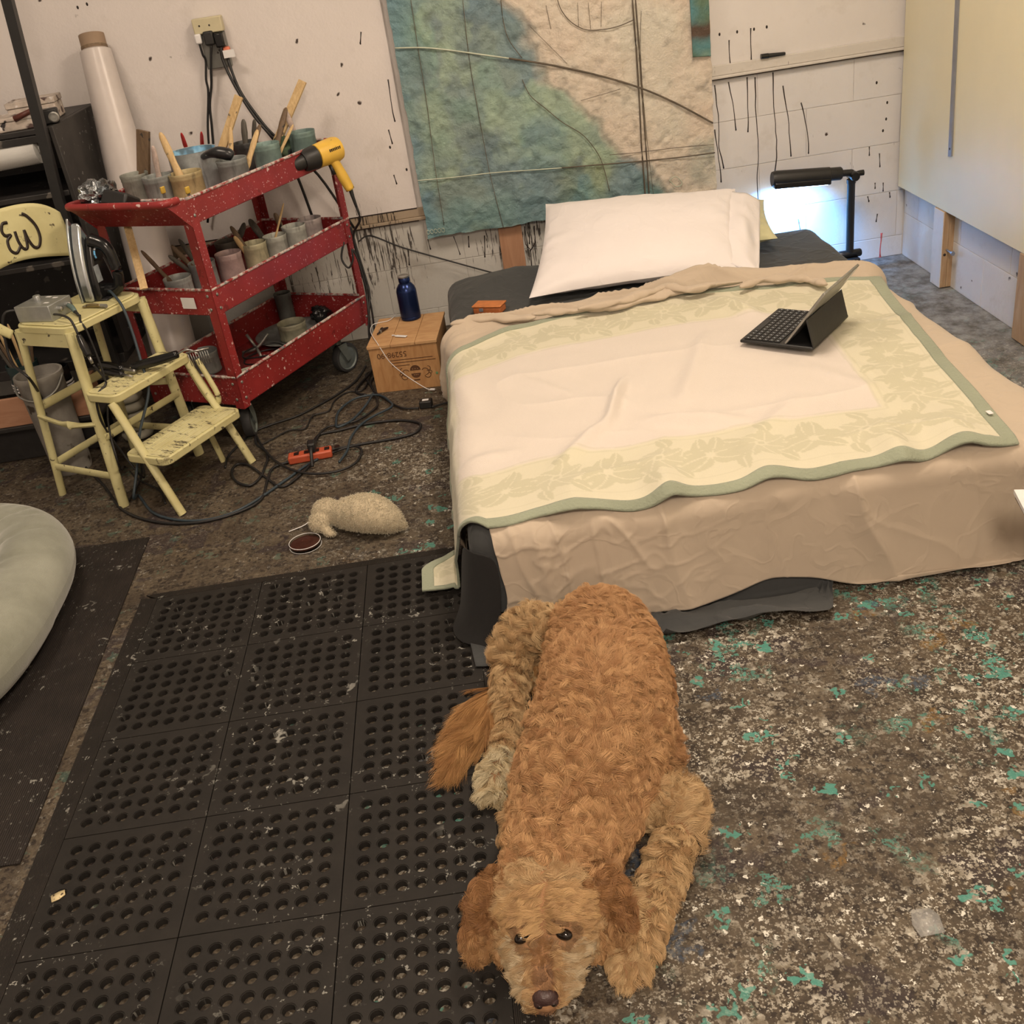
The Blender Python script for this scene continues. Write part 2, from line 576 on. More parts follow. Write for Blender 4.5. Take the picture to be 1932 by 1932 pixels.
for L in ([(1.107, 4.571, 0.840), (1.118, 4.571, 0.721), (1.115, 4.571, 0.587), (1.132, 4.571, 0.503)], [(1.165, 4.571, 0.844), (1.180, 4.571, 0.763), (1.190, 4.571, 0.651)], [(1.243, 4.571, 0.851), (1.243, 4.571, 0.768), (1.241, 4.571, 0.637)],
          [(1.276, 4.571, 0.846), (1.277, 4.571, 0.698), (1.283, 4.571, 0.561), (1.281, 4.571, 0.493), (1.276, 4.571, 0.452), (1.278, 4.571, 0.354), (1.283, 4.571, 0.261)], [(1.351, 4.571, 0.854), (1.355, 4.571, 0.686), (1.363, 4.571, 0.584), (1.362, 4.571, 0.510), (1.354, 4.571, 0.455)],
          [(1.392, 4.571, 0.796), (1.405, 4.571, 0.711), (1.416, 4.571, 0.637), (1.424, 4.571, 0.509)], [(1.468, 4.571, 0.718), (1.486, 4.571, 0.639), (1.497, 4.571, 0.577), (1.500, 4.571, 0.509)], [(1.100, 4.571, 0.665), (1.110, 4.571, 0.574), (1.119, 4.571, 0.447)],
          [(1.174, 4.577, 1.002), (1.176, 4.577, 0.911)], [(1.264, 4.577, 1.034), (1.263, 4.577, 0.914)], [(1.809, 4.571, 0.460), (1.813, 4.571, 0.405)], [(1.764, 4.571, 0.495), (1.765, 4.571, 0.460)],
          [(1.830, 4.571, 0.333), (1.831, 4.571, 0.298)], [(1.809, 4.571, 0.200), (1.805, 4.571, 0.168)], [(1.860, 4.571, 0.287), (1.863, 4.571, 0.266)], [(1.794, 4.571, 0.338), (1.795, 4.571, 0.315)],
          [(1.763, 4.571, 0.284), (1.769, 4.571, 0.262)], [(1.455, 4.571, 0.232), (1.465, 4.571, 0.174)], [(1.299, 4.571, 0.205), (1.296, 4.571, 0.188)],
          [(-0.213, 4.566, 1.057), (-0.216, 4.566, 0.997), (-0.216, 4.566, 0.898)], [(-0.248, 4.566, 0.868), (-0.243, 4.566, 0.814)], [(-0.261, 4.566, 0.688), (-0.256, 4.566, 0.652)], [(-0.284, 4.566, 1.243), (-0.295, 4.566, 1.203)],
          [(0.255, 4.569, 0.388), (0.249, 4.569, 0.310), (0.267, 4.569, 0.283), (0.263, 4.569, 0.201)], [(0.296, 4.569, 0.384), (0.291, 4.569, 0.312), (0.266, 4.569, 0.279)], [(0.273, 4.569, 0.385), (0.266, 4.569, 0.312)],
          [(-0.168, 4.569, 0.399), (-0.164, 4.569, 0.356)], [(-0.056, 4.569, 0.393), (-0.041, 4.569, 0.313)], [(0.077, 4.569, 0.376), (0.065, 4.569, 0.285)], [(0.008, 4.569, 0.385), (0.003, 4.569, 0.339)], [(-0.259, 4.569, 0.371), (-0.267, 4.569, 0.302)]):
    drip(L, .0023)
for p in ((1.787, 4.571, 0.750), (1.835, 4.571, 0.664), (1.833, 4.571, 0.598), (1.821, 4.571, 0.552), (1.136, 4.577, 1.029), (1.208, 4.577, 1.028), (1.277, 4.577, 1.028), (1.329, 4.577, 1.029), (-0.255, 4.566, 0.799), (-0.204, 4.566, 0.701), (-1.329, 4.566, 1.479), (-1.291, 4.566, 1.485)):
    p = (p[0], DRY[round(p[1], 3)], p[2])
    MB().ell(p, (.0042, .0012, .0065), nu=10, nv=8).build('paint_drop', M_INK, wall_back, smooth=180)
drip([(1.831, 4.571, 0.111), (1.830, 4.571, 0.076), (1.828, 4.571, 0.003)], .004, basic('red_drip_paint', pc(206, 92, 84), .4))

# ------------------------------------------------------------------ white panel on the right wall
M_PANEL = basic('warm_white_board', pc(246, 222, 174, .92), .5, var=.03, scale=3)
M_GALV = basic('grey_metal_strip', pc(150, 144, 140), .45, .6, var=.1)
M_STUD = wood('raw_stud_wood', pc(196, 158, 116), pc(170, 128, 88), (8, 8, 1.2))
pn = thing('wall_panel', 'large cream-white board on wooden studs along the right wall', 'panel', (1.885, 3.3, .315))
MB().box((1.885, 1.7, .315), (1.905, 4.55, 2.4)).build('board', M_PANEL, pn, True, bevel=.002)
b = MB().prism([(4.047, .534), (4.073, .529), (4.078 + .075, 2.3), (4.052 + .075, 2.3)], 1.879, 1.885, Matrix(((0, 0, 1, 0), (1, 0, 0, 0), (0, 1, 0, 0), (0, 0, 0, 1))))
mt = b.build('metal_strip', M_GALV, pn, True)
MB().ell((1.879, 4.062, .56), (.002, .005, .005), nu=10, nv=6).build('screw', M_INK, mt, True)
for y0 in (4.076, 3.39, 2.7, 2.0):
    st = MB().box((1.9055, y0, .003), (1.928, y0 + .09, .9)).box((1.882, y0, .003), (1.9055, y0 + .09, .314)).build('stud', M_STUD, pn, True, bevel=.002)
MB().box((1.8795, 4.0775, .004), (1.8825, 4.164, .312)).build('stud_face', M_PLASTER, pn, True)
MB().lathe([(.004, 0), (.004, .05)], 8, aim((1.90, 4.076, .16), (1.90, 4.02, .16))).lathe([(.009, .05), (.009, .06)], 6, aim((1.90, 4.076, .16), (1.90, 4.02, .16))).build('bolt', M_GALV, pn, True)
MB().ell((1.893, 4.0755, .14), (.006, .001, .006), nu=10, nv=6).build('knot', M_INK, pn, True)

# ------------------------------------------------------------------ rubber mats
def rubber(name, c, spec=None, ribs=None):
    t = NT(name, '2D')
    col = t.mix(t.ramp(t.noise(12, 4, .6), .3, .7), pc(*c), pc(*[v * 1.25 for v in c]))
    wo = t.obj()
    geo = t.n('NewGeometry').outputs['Position']
    for sc, d, rad, o, k in ((55, .07, .18, 1, .75), (20, .045, .15, 2, .65), (150, .08, .20, 3, .5)):
        m, r = t.spots(sc, d, rad, vec=geo, warp=.9, off=(o * 1.9, o, 0))
        blot = t.ramp(t.noise(4, 2, .5, geo), .42, .6)
        col = t.mix(t.math('MULTIPLY', t.math('MULTIPLY', m, k), blot), col, pc(170, 158, 138))
    if ribs:
        wv = t.n('TexWave', {'Vector': geo, 'Scale': ribs, 'Distortion': 0.0}, wave_type='BANDS', bands_direction='X').outputs[1]
        t.bump(wv, .5, .002)
    else: t.bump(t.noise(120, 2), .15, .002)
    return t.end(col, .62, Specular_IOR_Level=.25)


M_RUB = rubber('black_rubber', (33, 28, 23))
M_RUB2 = rubber('black_ribbed_rubber', (34, 28, 23), ribs=95)
T_ = .3048
MT = .014
AX, AY = -.7323, 2.5912     # a seam crossing of the mat


def mat_tile_mesh():
    b = MB()
    n, seg = 7, 12
    m0 = .0195
    pitch = (T_ - 2 * m0) / n
    lo, hi = 0.0012, T_ - .0012
    xs = [m0 + pitch * i for i in range(n + 1)]
    # margin ring
    z = MT
    for (x0, y0, x1, y1) in ((lo, lo, hi, m0), (lo, T_ - m0, hi, hi), (lo, m0, m0, T_ - m0), (T_ - m0, m0, hi, T_ - m0)):
        b.add([(x0, y0, z), (x1, y0, z), (x1, y1, z), (x0, y1, z)], [(0, 1, 2, 3)])
    b.add([(lo, lo, z), (hi, lo, z), (hi, hi, z), (lo, hi, z), (lo, lo, 0), (hi, lo, 0), (hi, hi, 0), (lo, hi, 0)],
          [(0, 4, 5, 1), (1, 5, 6, 2), (2, 6, 7, 3), (3, 7, 4, 0)])
    for i in range(n):
        for j in range(n):
            cx, cy = xs[i] + pitch / 2, xs[j] + pitch / 2
            h = pitch / 2
            ro, ri, rb = h * .70, h * .60, h * .57
            vs, fs = [], []
            for k in range(seg):
                a = 2 * PI * (k + .5) / seg
                c, s_ = math.cos(a), math.sin(a)
                q = h / max(abs(c), abs(s_))
                vs += [(cx + c * q, cy + s_ * q, MT), (cx + c * ro * 1.09, cy + s_ * ro * 1.09, MT), (cx + c * ro * 1.06, cy + s_ * ro * 1.06, MT - .0016),
                       (cx + c * ro * .95, cy + s_ * ro * .95, MT - .0016), (cx + c * ri * 1.02, cy + s_ * ri * 1.02, MT - .0006), (cx + c * rb, cy + s_ * rb, 0)]
            for k in range(seg):
                l = (k + 1) % seg
                for r in range(5):
                    fs.append((k * 6 + r, l * 6 + r, l * 6 + r + 1, k * 6 + r + 1))
            # corner triangles of the square cell
            for a in (PI / 4, 3 * PI / 4, 5 * PI / 4, 7 * PI / 4):
                k = int(round(a / (2 * PI) * seg - .5 - 1e-6)) if False else int(math.floor(a / (2 * PI) * seg - .5))
                l = (k + 1) % seg
                vs.append((cx + math.copysign(h, math.cos(a)), cy + math.copysign(h, math.sin(a)), MT))
                fs.append((k % seg * 6, len(vs) - 1, l * 6))
            b.add(vs, fs)
    return b.mesh('mat_tile', M_RUB, 30)


dm = thing('drainage_mat', 'black rubber drainage mat with round holes under the dog', 'mat', (AX, AY - 3 * T_, 0))
tile_me = mat_tile_mesh()
for i in range(-1, 2):
    for j in range(1, 7):
        o = link('mat_tile', tile_me, dm)
        o.location = (i * T_, 3 * T_ - j * T_, 0)
x0, x1, y1, y0 = AX - T_, AX + 2 * T_, AY, AY - 6 * T_
W_ = .056
def ramp_strip(a, b_, c, d):
    """a,b inner top edge; c,d outer floor edge"""
    m = MB()
    t1, t2 = .003, .014
    m.add([(*a, t2), (*b_, t2), (*d, t1), (*c, t1), (*a, 0), (*b_, 0), (*d, 0), (*c, 0)],
          [(0, 1, 2, 3), (3, 2, 6, 7), (0, 4, 5, 1), (0, 3, 7, 4), (1, 5, 6, 2), (4, 7, 6, 5)])
    return m
ramp_strip((x0, y0), (x0, y1), (x0 - W_, y0), (x0 - W_, y1 + .03)).build('ramp_edge', M_RUB2, dm, True, smooth=0)
ramp_strip((x1, y1), (x1, y0), (x1 + W_, y1 + .03), (x1 + W_, y0)).build('ramp_edge', M_RUB2, dm, True, smooth=0)
ramp_strip((x0, y1), (x1, y1), (x0 - W_ * .8, y1 + .045), (x1 + W_ * .8, y1 + .045)).build('ramp_edge', M_RUB2, dm, True, smooth=0)

fm = MB().prism([(-2.3, 1.642), (-1.121, 1.638), (-1.152, 2.992), (-2.3, 3.0)], .0, .006).build('flat_mat', rubber('flat_black_rubber', (37, 30, 25), ribs=60), bevel=.002)
tag(fm, 'flat black ribbed rubber mat under the grey dog bed', 'mat')

# ceiling fixtures over the bed, over the trolley and behind the viewer
M_FIX = basic('white_fixture', (.8, .79, .76), .4, var=.02)
for (x_, y_, w_, d_, lb) in ((.85, 2.7, .5, .9, 'white ceiling light fixture above the bed'), (.1, -.9, .5, .9, 'white ceiling light fixture added out of view behind the viewer'), (-1.3, 2.75, .5, .5, 'small square white ceiling light above the red cart')):
    o = thing('ceiling_lamp', lb, 'ceiling light', (x_, y_, ZC - .001))
    MB().box((-w_ / 2 - .02, -d_ / 2 - .02, -.055), (w_ / 2 + .02, d_ / 2 + .02, -.0005)).build('housing', M_FIX, o, bevel=.006)

# ------------------------------------------------------------------ the bed
BX0, BX1, BY0, BY1, BH = -.11, 1.40, 2.17, 4.22, .30


def fabric(name, c, var=.06, weave=420, bump=.12, rough=.85, sheen=.25, big=3, crease=0.0):
    t = NT(name)
    col = t.mix(t.ramp(t.noise(big, 3, .5), .3, .7), tuple(x * (1 - var) for x in c), tuple(min(.93, x * (1 + var)) for x in c))
    if crease:
        n1_ = t.math('ABSOLUTE', t.math('SUBTRACT', t.noise(4.5, 2, .5, dist=.35), .5))
        n2_ = t.math('ABSOLUTE', t.math('SUBTRACT', t.noise(9, 2, .5, t.map(loc=(3, 7, 2)), dist=.3), .5))
        h_ = t.math('ADD', t.math('MULTIPLY', t.ramp(n1_, 0, .05, True), 1.0), t.math('MULTIPLY', t.ramp(n2_, 0, .04, True), .6))
        t.bump(t.math('ADD', h_, t.math('MULTIPLY', t.noise(weave, 2), .06)), crease, .008)
    else: t.bump(t.math('ADD', t.noise(weave, 2), t.math('MULTIPLY', t.noise(30, 3), .8)), bump, .003)
    return t.end(col, rough, Sheen_Weight=sheen, Sheen_Roughness=.5, Specular_IOR_Level=.2)


M_TAN = fabric('tan_cotton', pc(214, 184, 150, .80), crease=.2)
M_DARK = fabric('charcoal_cotton', pc(74, 70, 64, .85), sheen=.1, crease=.3)
M_BLACKC = fabric('black_cotton', pc(40, 36, 32), sheen=.05)
M_WHITEC = fabric('white_cotton', pc(250, 228, 208, .86), var=.02, crease=.10)
M_YELC = fabric('pale_yellow_cotton', pc(226, 208, 152, .8), var=.04)


def drape(s, t, off=0.0, re=.05, tilt=.12, floor=.004, rect=(BX0, BX1, BY0, BY1), H=BH):
    """cloth coordinate (s, t) laid over the mattress, over its edge and down: position and normal"""
    x0, x1, y0, y1 = rect
    s, t = np.asarray(s, float), np.asarray(t, float)
    cx, cy = np.clip(s, x0 + re, x1 - re), np.clip(t, y0 + re, y1 - re)
    dx, dy = s - cx, t - cy
    e = np.hypot(dx, dy)
    ux, uy = dx / np.maximum(e, 1e-9), dy / np.maximum(e, 1e-9)
    R_ = re + off
    ang = np.clip(e / re, 0, PI / 2 - tilt)
    e1 = re * (PI / 2 - tilt)
    rest = np.maximum(e - e1, 0)
    out = R_ * np.sin(ang) + rest * math.sin(tilt)
    z = H - re + R_ * np.cos(ang) - rest * math.cos(tilt)
    zf = floor + off
    under = np.maximum(zf - z, 0)
    z = np.maximum(z, zf)
    out = out + under / math.cos(tilt) * .9
    n = np.stack([ux * np.sin(ang), uy * np.sin(ang), np.cos(ang)], -1)
    lay = sstep(0, .02, under)[..., None]
    n = n * (1 - lay) + np.array([0, 0, 1.0]) * lay
    P = np.stack([cx + ux * out, cy + uy * out, z], -1)
    return P, n, e, under


bed = thing('mattress', 'queen mattress on the floor under a charcoal fitted sheet', 'mattress', (.65, 3.2, 0))
def rounded_slab(x0, x1, y0, y1, z0, z1, r, bulge=0.0, seg=6, nz=4, sq=4.0):
    """a soft box: plan outline rounded, edges rounded"""
    m = MB()
    prof = []
    for k in range(seg + 1):
        a = PI / 2 * k / seg
        prof.append((-r + r * math.sin(a), z0 + r - r * math.cos(a)))
    for k in range(1, nz):
        u = k / nz
        prof.append((bulge * math.sin(PI * u), z0 + r + (z1 - z0 - 2 * r) * u))
    for k in range(seg + 1):
        a = PI / 2 * k / seg
        prof.append((-r + r * math.cos(a), z1 - r + r * math.sin(a)))
    rc = .07
    ring = []
    for (cx, cy, a0) in ((x1 - rc, y1 - rc, 0), (x0 + rc, y1 - rc, PI / 2), (x0 + rc, y0 + rc, PI), (x1 - rc, y0 + rc, 3 * PI / 2)):
        for k in range(7):
            a = a0 + PI / 2 * k / 6
            ring.append((cx, cy, math.cos(a), math.sin(a)))
    n = len(ring)
    vs = []
    for o, z in prof:
        for (cx, cy, c, s_) in ring: vs.append((cx + c * (rc + o), cy + s_ * (rc + o), z))
    fs = []
    for j in range(len(prof) - 1):
        for i in range(n):
            fs.append((j * n + i, j * n + (i + 1) % n, (j + 1) * n + (i + 1) % n, (j + 1) * n + i))
    fs.append(tuple(range(n - 1, -1, -1)))
    fs.append(tuple((len(prof) - 1) * n + i for i in range(n)))
    return m.add(vs, fs)


rounded_slab(BX0 + .012, BX1 - .012, BY0 + .012, BY1, .002, .296, .045).build('mattress_body', M_BLACKC, bed, True, smooth=50)
# charcoal fitted sheet showing at the head and hanging loose at the foot
ns, nt_ = 150, 190
s = np.linspace(BX0 - .26, BX1 + .26, ns)[:, None] * np.ones((1, nt_))
t = np.linspace(0, 1, nt_)[None, :] * np.ones((ns, 1))
t0 = BY0 - .20 - .20 * sstep(.22, .32, s) * sstep(.80, .72, s)
t = t0 + t * (BY1 + .20 - t0)
P, N_, e, un = drape(s, t, .003, tilt=.05)
fold = .003 * fbm(s * 4, t * 9, 2) * sstep(.2, .0, e) * sstep(3.5, 3.8, t)
fold += (.055 * np.exp(-((s - .17) / .20) ** 2 - ((t - 4.06) / .17) ** 2) + .012 * np.exp(-((s - .02) / .1) ** 2 - ((t - 3.95) / .2) ** 2)) * (1 + .12 * fbm(s * 9, t * 9, 4, 3)) * sstep(.12, .0, e)
fold += np.minimum(sstep(0, .05, un) * .020 * (.4 + 1.6 * (1 - np.abs(fbm(s * 6 + t * 9, t * 22, 5, 2))) ** 2), .050)
P = P + N_ * fold[..., None]
P[..., 2] = np.maximum(P[..., 2], .005)
MB().grid(P[::-1]).build('fitted_sheet', M_DARK, bed, True, smooth=180)
# loose hem of it on the floor at the foot corner
def cloth_patch(corners, nu, nv, amp, mat, name, parent=None, seed=0, f=9, lift=.004, thick=.002, minz=.004):
    a, b, c, d = [np.array(q, float) for q in corners]
    u = np.linspace(0, 1, nu)[:, None, None]
    v = np.linspace(0, 1, nv)[None, :, None]
    Q = a * (1 - u) * (1 - v) + b * u * (1 - v) + c * u * v + d * (1 - u) * v
    Q[..., 2] += lift + amp * np.abs(fbm(Q[..., 0] * f, Q[..., 1] * f, seed, 3))
    Q[..., 2] = np.maximum(Q[..., 2], minz)
    return MB().grid(Q).build(name, mat, parent, True, smooth=180, solid=thick)

cloth_patch([(-.155, 2.20, .02), (-.065, 2.17, .02), (-.055, 2.02, .016), (-.140, 2.035, .016)], 12, 12, .006, M_DARK, 'sheet_hem', bed, 3, minz=.017)

# tan flat sheet
sheet = thing('flat_sheet', 'wrinkled tan flat sheet hanging over the foot of the bed', 'bed sheet', (.65, 2.9, .3))
ns, nt_ = 420, 420
u = np.linspace(0, 1, ns)[:, None] * np.ones((1, nt_))
v = np.linspace(0, 1, nt_)[None, :] * np.ones((ns, 1))
s = BX0 - .27 + u * (BX1 - BX0 + .27 + .27)
sh = s
hem = BY0 - .245 + .028 * vnoise(sh * 2.3, sh * 0 + .5, 1) + .012 * vnoise(sh * 6, sh * 0, 2) + .05 * np.exp(-((sh - .62) / .13) ** 2) - .02 * sstep(.7, .85, sh)
head = 3.66 + .05 * vnoise(sh * 2.2, sh * 0 + 3, 3) - .10 * sstep(.1, -.2, sh) - .08 * sstep(.9, 1.3, sh)
t = hem + v * (head - hem)
smin = np.interp(t, [BY0 - .3, BY0, BY0 + .12, 2.40, 2.52], [BX0 + .068, BX0 + .062, BX0 + .045, BX0 + .01, BX0 - .3]) + .006 * vnoise(t * 14, t * 0, 4)
cut = s < smin
s = np.maximum(s, smin)
P, N_, e, un = drape(s, t, .008, tilt=.10)
side = sstep(.02, .10, e)
foot = sstep(BY0 + .06, BY0 - .02, t)
# creases on the hanging foot: long slanting folds that fan from the top edge
wx = s + .16 * (t - BY0) + .03 * vnoise(s * 3, t * 4, 2)
r1 = 1 - np.abs(vnoise(wx * 4.2, t * 1.1, 1))
r2 = 1 - np.abs(vnoise(wx * 12 + 3, t * 4.5 + s * 2, 2))
r3 = 1 - np.abs(fbm(s * 10 + t * 7, t * 17 - s * 6, 3, 2))
fold = foot * (.026 * r1 ** 3 + .008 * r2 ** 8 * (.4 + .6 * sstep(.9, .1, s)) + .006 * r3 ** 8 * sstep(.75, .0, s) - .004)
left = sstep(BX0 + .05, BX0 - .03, s) * (1 - foot)
fold += left * (.018 * (1 - np.abs(vnoise(t * 5, s * 2, 3))) ** 2 - .004)
right = sstep(BX1 - .05, BX1 + .03, s) * (1 - foot)
fold += right * .016 * (1 - np.abs(vnoise(t * 4, s * 2, 4))) ** 2
top = 1 - side
r4 = 1 - np.abs(vnoise(s * 3.2 + t * 1.3, t * 3.0 - s, 5))
fold += top * (.008 * r4 ** 3 + .004 * fbm(s * 6, t * 6, 6, 3))
# bunched head edge
bn = sstep(.94, .985, v)
w2 = t + .05 * vnoise(s * 4, s * 0, 7)
fold += bn * (.030 * (1 - np.abs(vnoise(s * 4 + w2 * 9, w2 * 20, 8))) ** 2 + .012)
fold += np.exp(-((s - .80) / .12) ** 2 - ((v - .975) / .02) ** 2) * .05
P = P + N_ * np.maximum(fold, -.001)[..., None]
P[..., 2] = np.maximum(P[..., 2], .010)
allcut = cut[:-1, :-1] & cut[1:, :-1] & cut[:-1, 1:] & cut[1:, 1:]
MB().grid(P[::-1], mask=~allcut[::-1]).build('sheet_cloth', M_TAN, sheet, True, smooth=180, solid=.0015)
bc = MB().grid(np.array([[(-.04, 2.148, .26), (-.05, 2.138, .13), (-.07, 2.105, .035), (-.08, 2.09, .022)], [(-.112, 2.160, .262), (-.132, 2.140, .13), (-.150, 2.125, .06), (-.185, 2.125, .024)], [(-.130, 2.26, .25), (-.150, 2.25, .12), (-.165, 2.24, .05), (-.195, 2.22, .022)]], float)).build('dust_cover', M_BLACKC, bed, True, smooth=180, solid=.002)
sb_ = bc.modifiers.new('sub', 'SUBSURF')
sb_.levels = sb_.render_levels = 2
# rolled, twisted head edge of the sheet beside the pillow
for k, L in enumerate(([(0.183, 3.556, 0.345), (0.287, 3.529, 0.345), (0.415, 3.512, 0.345), (0.546, 3.517, 0.345), (0.669, 3.551, 0.345), (0.799, 3.558, 0.345), (0.929, 3.552, 0.345)], [(0.339, 3.487, 0.360), (0.451, 3.495, 0.360), (0.578, 3.532, 0.360), (0.662, 3.575, 0.360), (0.733, 3.513, 0.360), (0.827, 3.519, 0.360)],
                       [(0.903, 3.488, 0.350), (0.994, 3.514, 0.350), (1.077, 3.482, 0.350), (1.136, 3.438, 0.350), (1.169, 3.372, 0.350)], [(-0.106, 3.609, 0.335), (-0.010, 3.615, 0.335), (0.102, 3.579, 0.335), (0.194, 3.546, 0.335)])):
    m = MB().tube(L, [.006, .018, .012, .023, .014, .021, .012, .019, .005], 18, 12, flat=.7)
    q = np.array(m.v)
    q[:, 2] += .007 * (1 - np.abs(vnoise(q[:, 0] * 16 + q[:, 1] * 9, q[:, 1] * 30, k))) ** 2 - .004
    q[:, 1] += .008 * vnoise(q[:, 0] * 14, q[:, 2] * 40, k + 1)
    m.v = [tuple(z) for z in q]
    m.build('rolled_edge', M_TAN, sheet, True, smooth=180)

# cream blanket with a green bound edge and a leafy border
blk = thing('blanket', 'cream blanket with pale green leafy border and green bound edge', 'blanket', (.5, 2.85, .32))
na, nb = 430, 330
a = np.linspace(0, 1, na)[:, None] * np.ones((1, nb))
b_ = np.linspace(0, 1, nb)[None, :] * np.ones((na, 1))
SL = -.36
sl = SL - .105 * sstep(.24, .10, b_)
s = sl + a * (1.226 + .14 * b_ - sl)
tf = np.interp(s, [-.50, -.30, -.16, -.06, .3, 1.0, 1.25], [2.385, 2.365, 2.29, 2.195, 2.185, 2.19, 2.19])
th = np.interp(s, [-.50, -.30, -.08, .1, .36, .70, .98, 1.36], [3.25, 3.28, 3.37, 3.50, 3.565, 3.60, 3.53, 3.43])
th = th + .012 * vnoise(s * 7, s * 0, 3)
tf = tf + .010 * vnoise(s * 9, s * 0 + 4, 2)
t = tf + b_ * (th - tf)
P, N_, e, un = drape(s, t, .020, tilt=.13, floor=.012)
side = sstep(.02, .10, e)
q = sstep(.22, .0, b_)                       # near the foot edge
lift = np.zeros_like(s)
for s0, w, h in ((.38, .045, .034), (.62, .05, .018), (.94, .04, .030), (1.10, .05, .026), (.15, .07, .012)):
    sk = s0 + .10 * b_
    lift += h * np.exp(-((s - sk) / w) ** 2)
fold = q * lift * (1 - side * .5)
fold += (1 - side) * .007 * (1 - np.abs(vnoise(s * 3.1 + t * .8, t * 4.2, 1))) ** 3
fold += (1 - side) * .004 * fbm(s * 5, t * 5, 2, 3)


def ridge(x0, y0, x1, y1, w, h):
    d = np.array([x1 - x0, y1 - y0])
    L = np.hypot(*d)
    d = d / L
    p = (s - x0) * d[0] + (t - y0) * d[1]
    c = -(s - x0) * d[1] + (t - y0) * d[0]
    return h * np.exp(-(c / w) ** 2) * sstep(-.08, .08, p) * sstep(L + .08, L - .08, p)


for (p, q_, w, h) in (((0.390, 2.890, 0.315), (0.309, 2.634, 0.315), .016, .030), ((0.309, 2.634, 0.315), (0.150, 2.427, 0.315), .024, .022), ((0.419, 2.592, 0.315), (0.635, 2.527, 0.315), .030, .022),
                      ((0.091, 3.035, 0.315), (0.226, 2.855, 0.315), .03, .012), ((0.697, 3.142, 0.315), (0.529, 2.695, 0.315), .028, .016), ((-0.096, 2.513, 0.315), (0.020, 2.536, 0.315), .03, .016),
                      ((0.811, 2.583, 0.315), (0.645, 2.406, 0.315), .03, .012), ((0.812, 3.465, 0.315), (0.884, 3.260, 0.315), .035, .030), ((-0.089, 3.110, 0.315), (-0.051, 2.846, 0.315), .025, .010), ((0.931, 2.767, 0.315), (1.025, 2.571, 0.315), .03, .01)):
    fold += ridge(p[0], p[1], q_[0], q_[1], w, h)
lft = sstep(BX0 + .05, BX0 - .05, s)
fold += lft * .014 * (1 - np.abs(vnoise(t * 6, s * 3, 9))) ** 2 * (1 - sstep(0, .05, un))
fold += sstep(0, .04, un) * .010 * (1 + vnoise(s * 12, t * 12, 3)) * .5
hd = sstep(.93, 1.0, b_)
fold += hd * .012 * (1 - np.abs(vnoise(s * 6, b_ * 3, 6)))
P = P + N_ * fold[..., None]
P[..., 2] = np.maximum(P[..., 2], .018)
# cloth measures from the edges, for the woven border
Wd, Hd = 1.80, 1.33
eu, ev = a * Wd, b_ * Hd
ed = np.minimum(np.minimum(eu, Wd - eu), np.minimum(ev, Hd - ev))
TR = .030
ed2 = np.minimum(np.minimum(eu, Wd - eu), np.minimum(ev + .017, Hd - ev))
trim_mask = ed2 < TR
# woven leaf and flower motif (flat pattern of the cloth itself)
pat = np.zeros_like(s)
rg = np.random.default_rng(5)


def leaf(cx, cy, ang, L, W, k=1.0):
    global pat
    dx, dy = eu - cx, ev - cy
    p = dx * math.cos(ang) + dy * math.sin(ang)
    c = -dx * math.sin(ang) + dy * math.cos(ang)
    c = c - .35 * p * p / L * (1 if k > 0 else -1)
    w = W * np.sqrt(np.clip(p / L, 0, 1)) * np.clip(1 - p / L, 0, 1) ** .6 * 1.7
    m = (p > 0) & (p < L) & (np.abs(c) < w) & (np.abs(c) > .0022)
    pat = np.where(m, np.maximum(pat, abs(k)), pat)


def stem(x0, y0, x1, y1, bow):
    global pat
    d = math.hypot(x1 - x0, y1 - y0)
    ux, uy = (x1 - x0) / d, (y1 - y0) / d
    p = (eu - x0) * ux + (ev - y0) * uy
    c = -(eu - x0) * uy + (ev - y0) * ux - bow * np.sin(np.clip(p / d, 0, 1) * PI)
    m = (p > 0) & (p < d) & (np.abs(c) < .004)
    pat = np.where(m, np.maximum(pat, .8), pat)


def flower(cx, cy, r, rot):
    for k in range(7):
        an = rot + k * 2 * PI / 7
        leaf(cx + math.cos(an) * r * .22, cy + math.sin(an) * r * .22, an + .25, r * .80, r * .44, .85)
    global pat
    d = np.hypot(eu - cx, ev - cy)
    pat = np.where(d < r * .2, .0, pat)
    pat = np.where(d < r * .13, .9, pat)


def border(n, fn):
    for k in range(n):
        fn((k + .5) / n, k)


def motif(cx, cy, ang, k):
    if k % 2 == 0:
        flower(cx, cy, .072, rg.random() * 6)
        for j in range(5):
            an = ang + j * 1.25 + rg.random() * .4
            leaf(cx + math.cos(an) * .065, cy + math.sin(an) * .065, an + .5, .052 + .02 * rg.random(), .026, 1 if j % 2 else -1)
    else:
        for j in range(6):
            an = ang + j * 1.05 + rg.random() * .5
            leaf(cx + math.cos(an) * .012, cy + math.sin(an) * .012, an,   .070 + .025 * rg.random(), .032, 1 if j % 2 else -1)
        stem(cx - math.cos(ang) * .10, cy - math.sin(ang) * .10, cx + math.cos(ang) * .10, cy + math.sin(ang) * .10, .022)


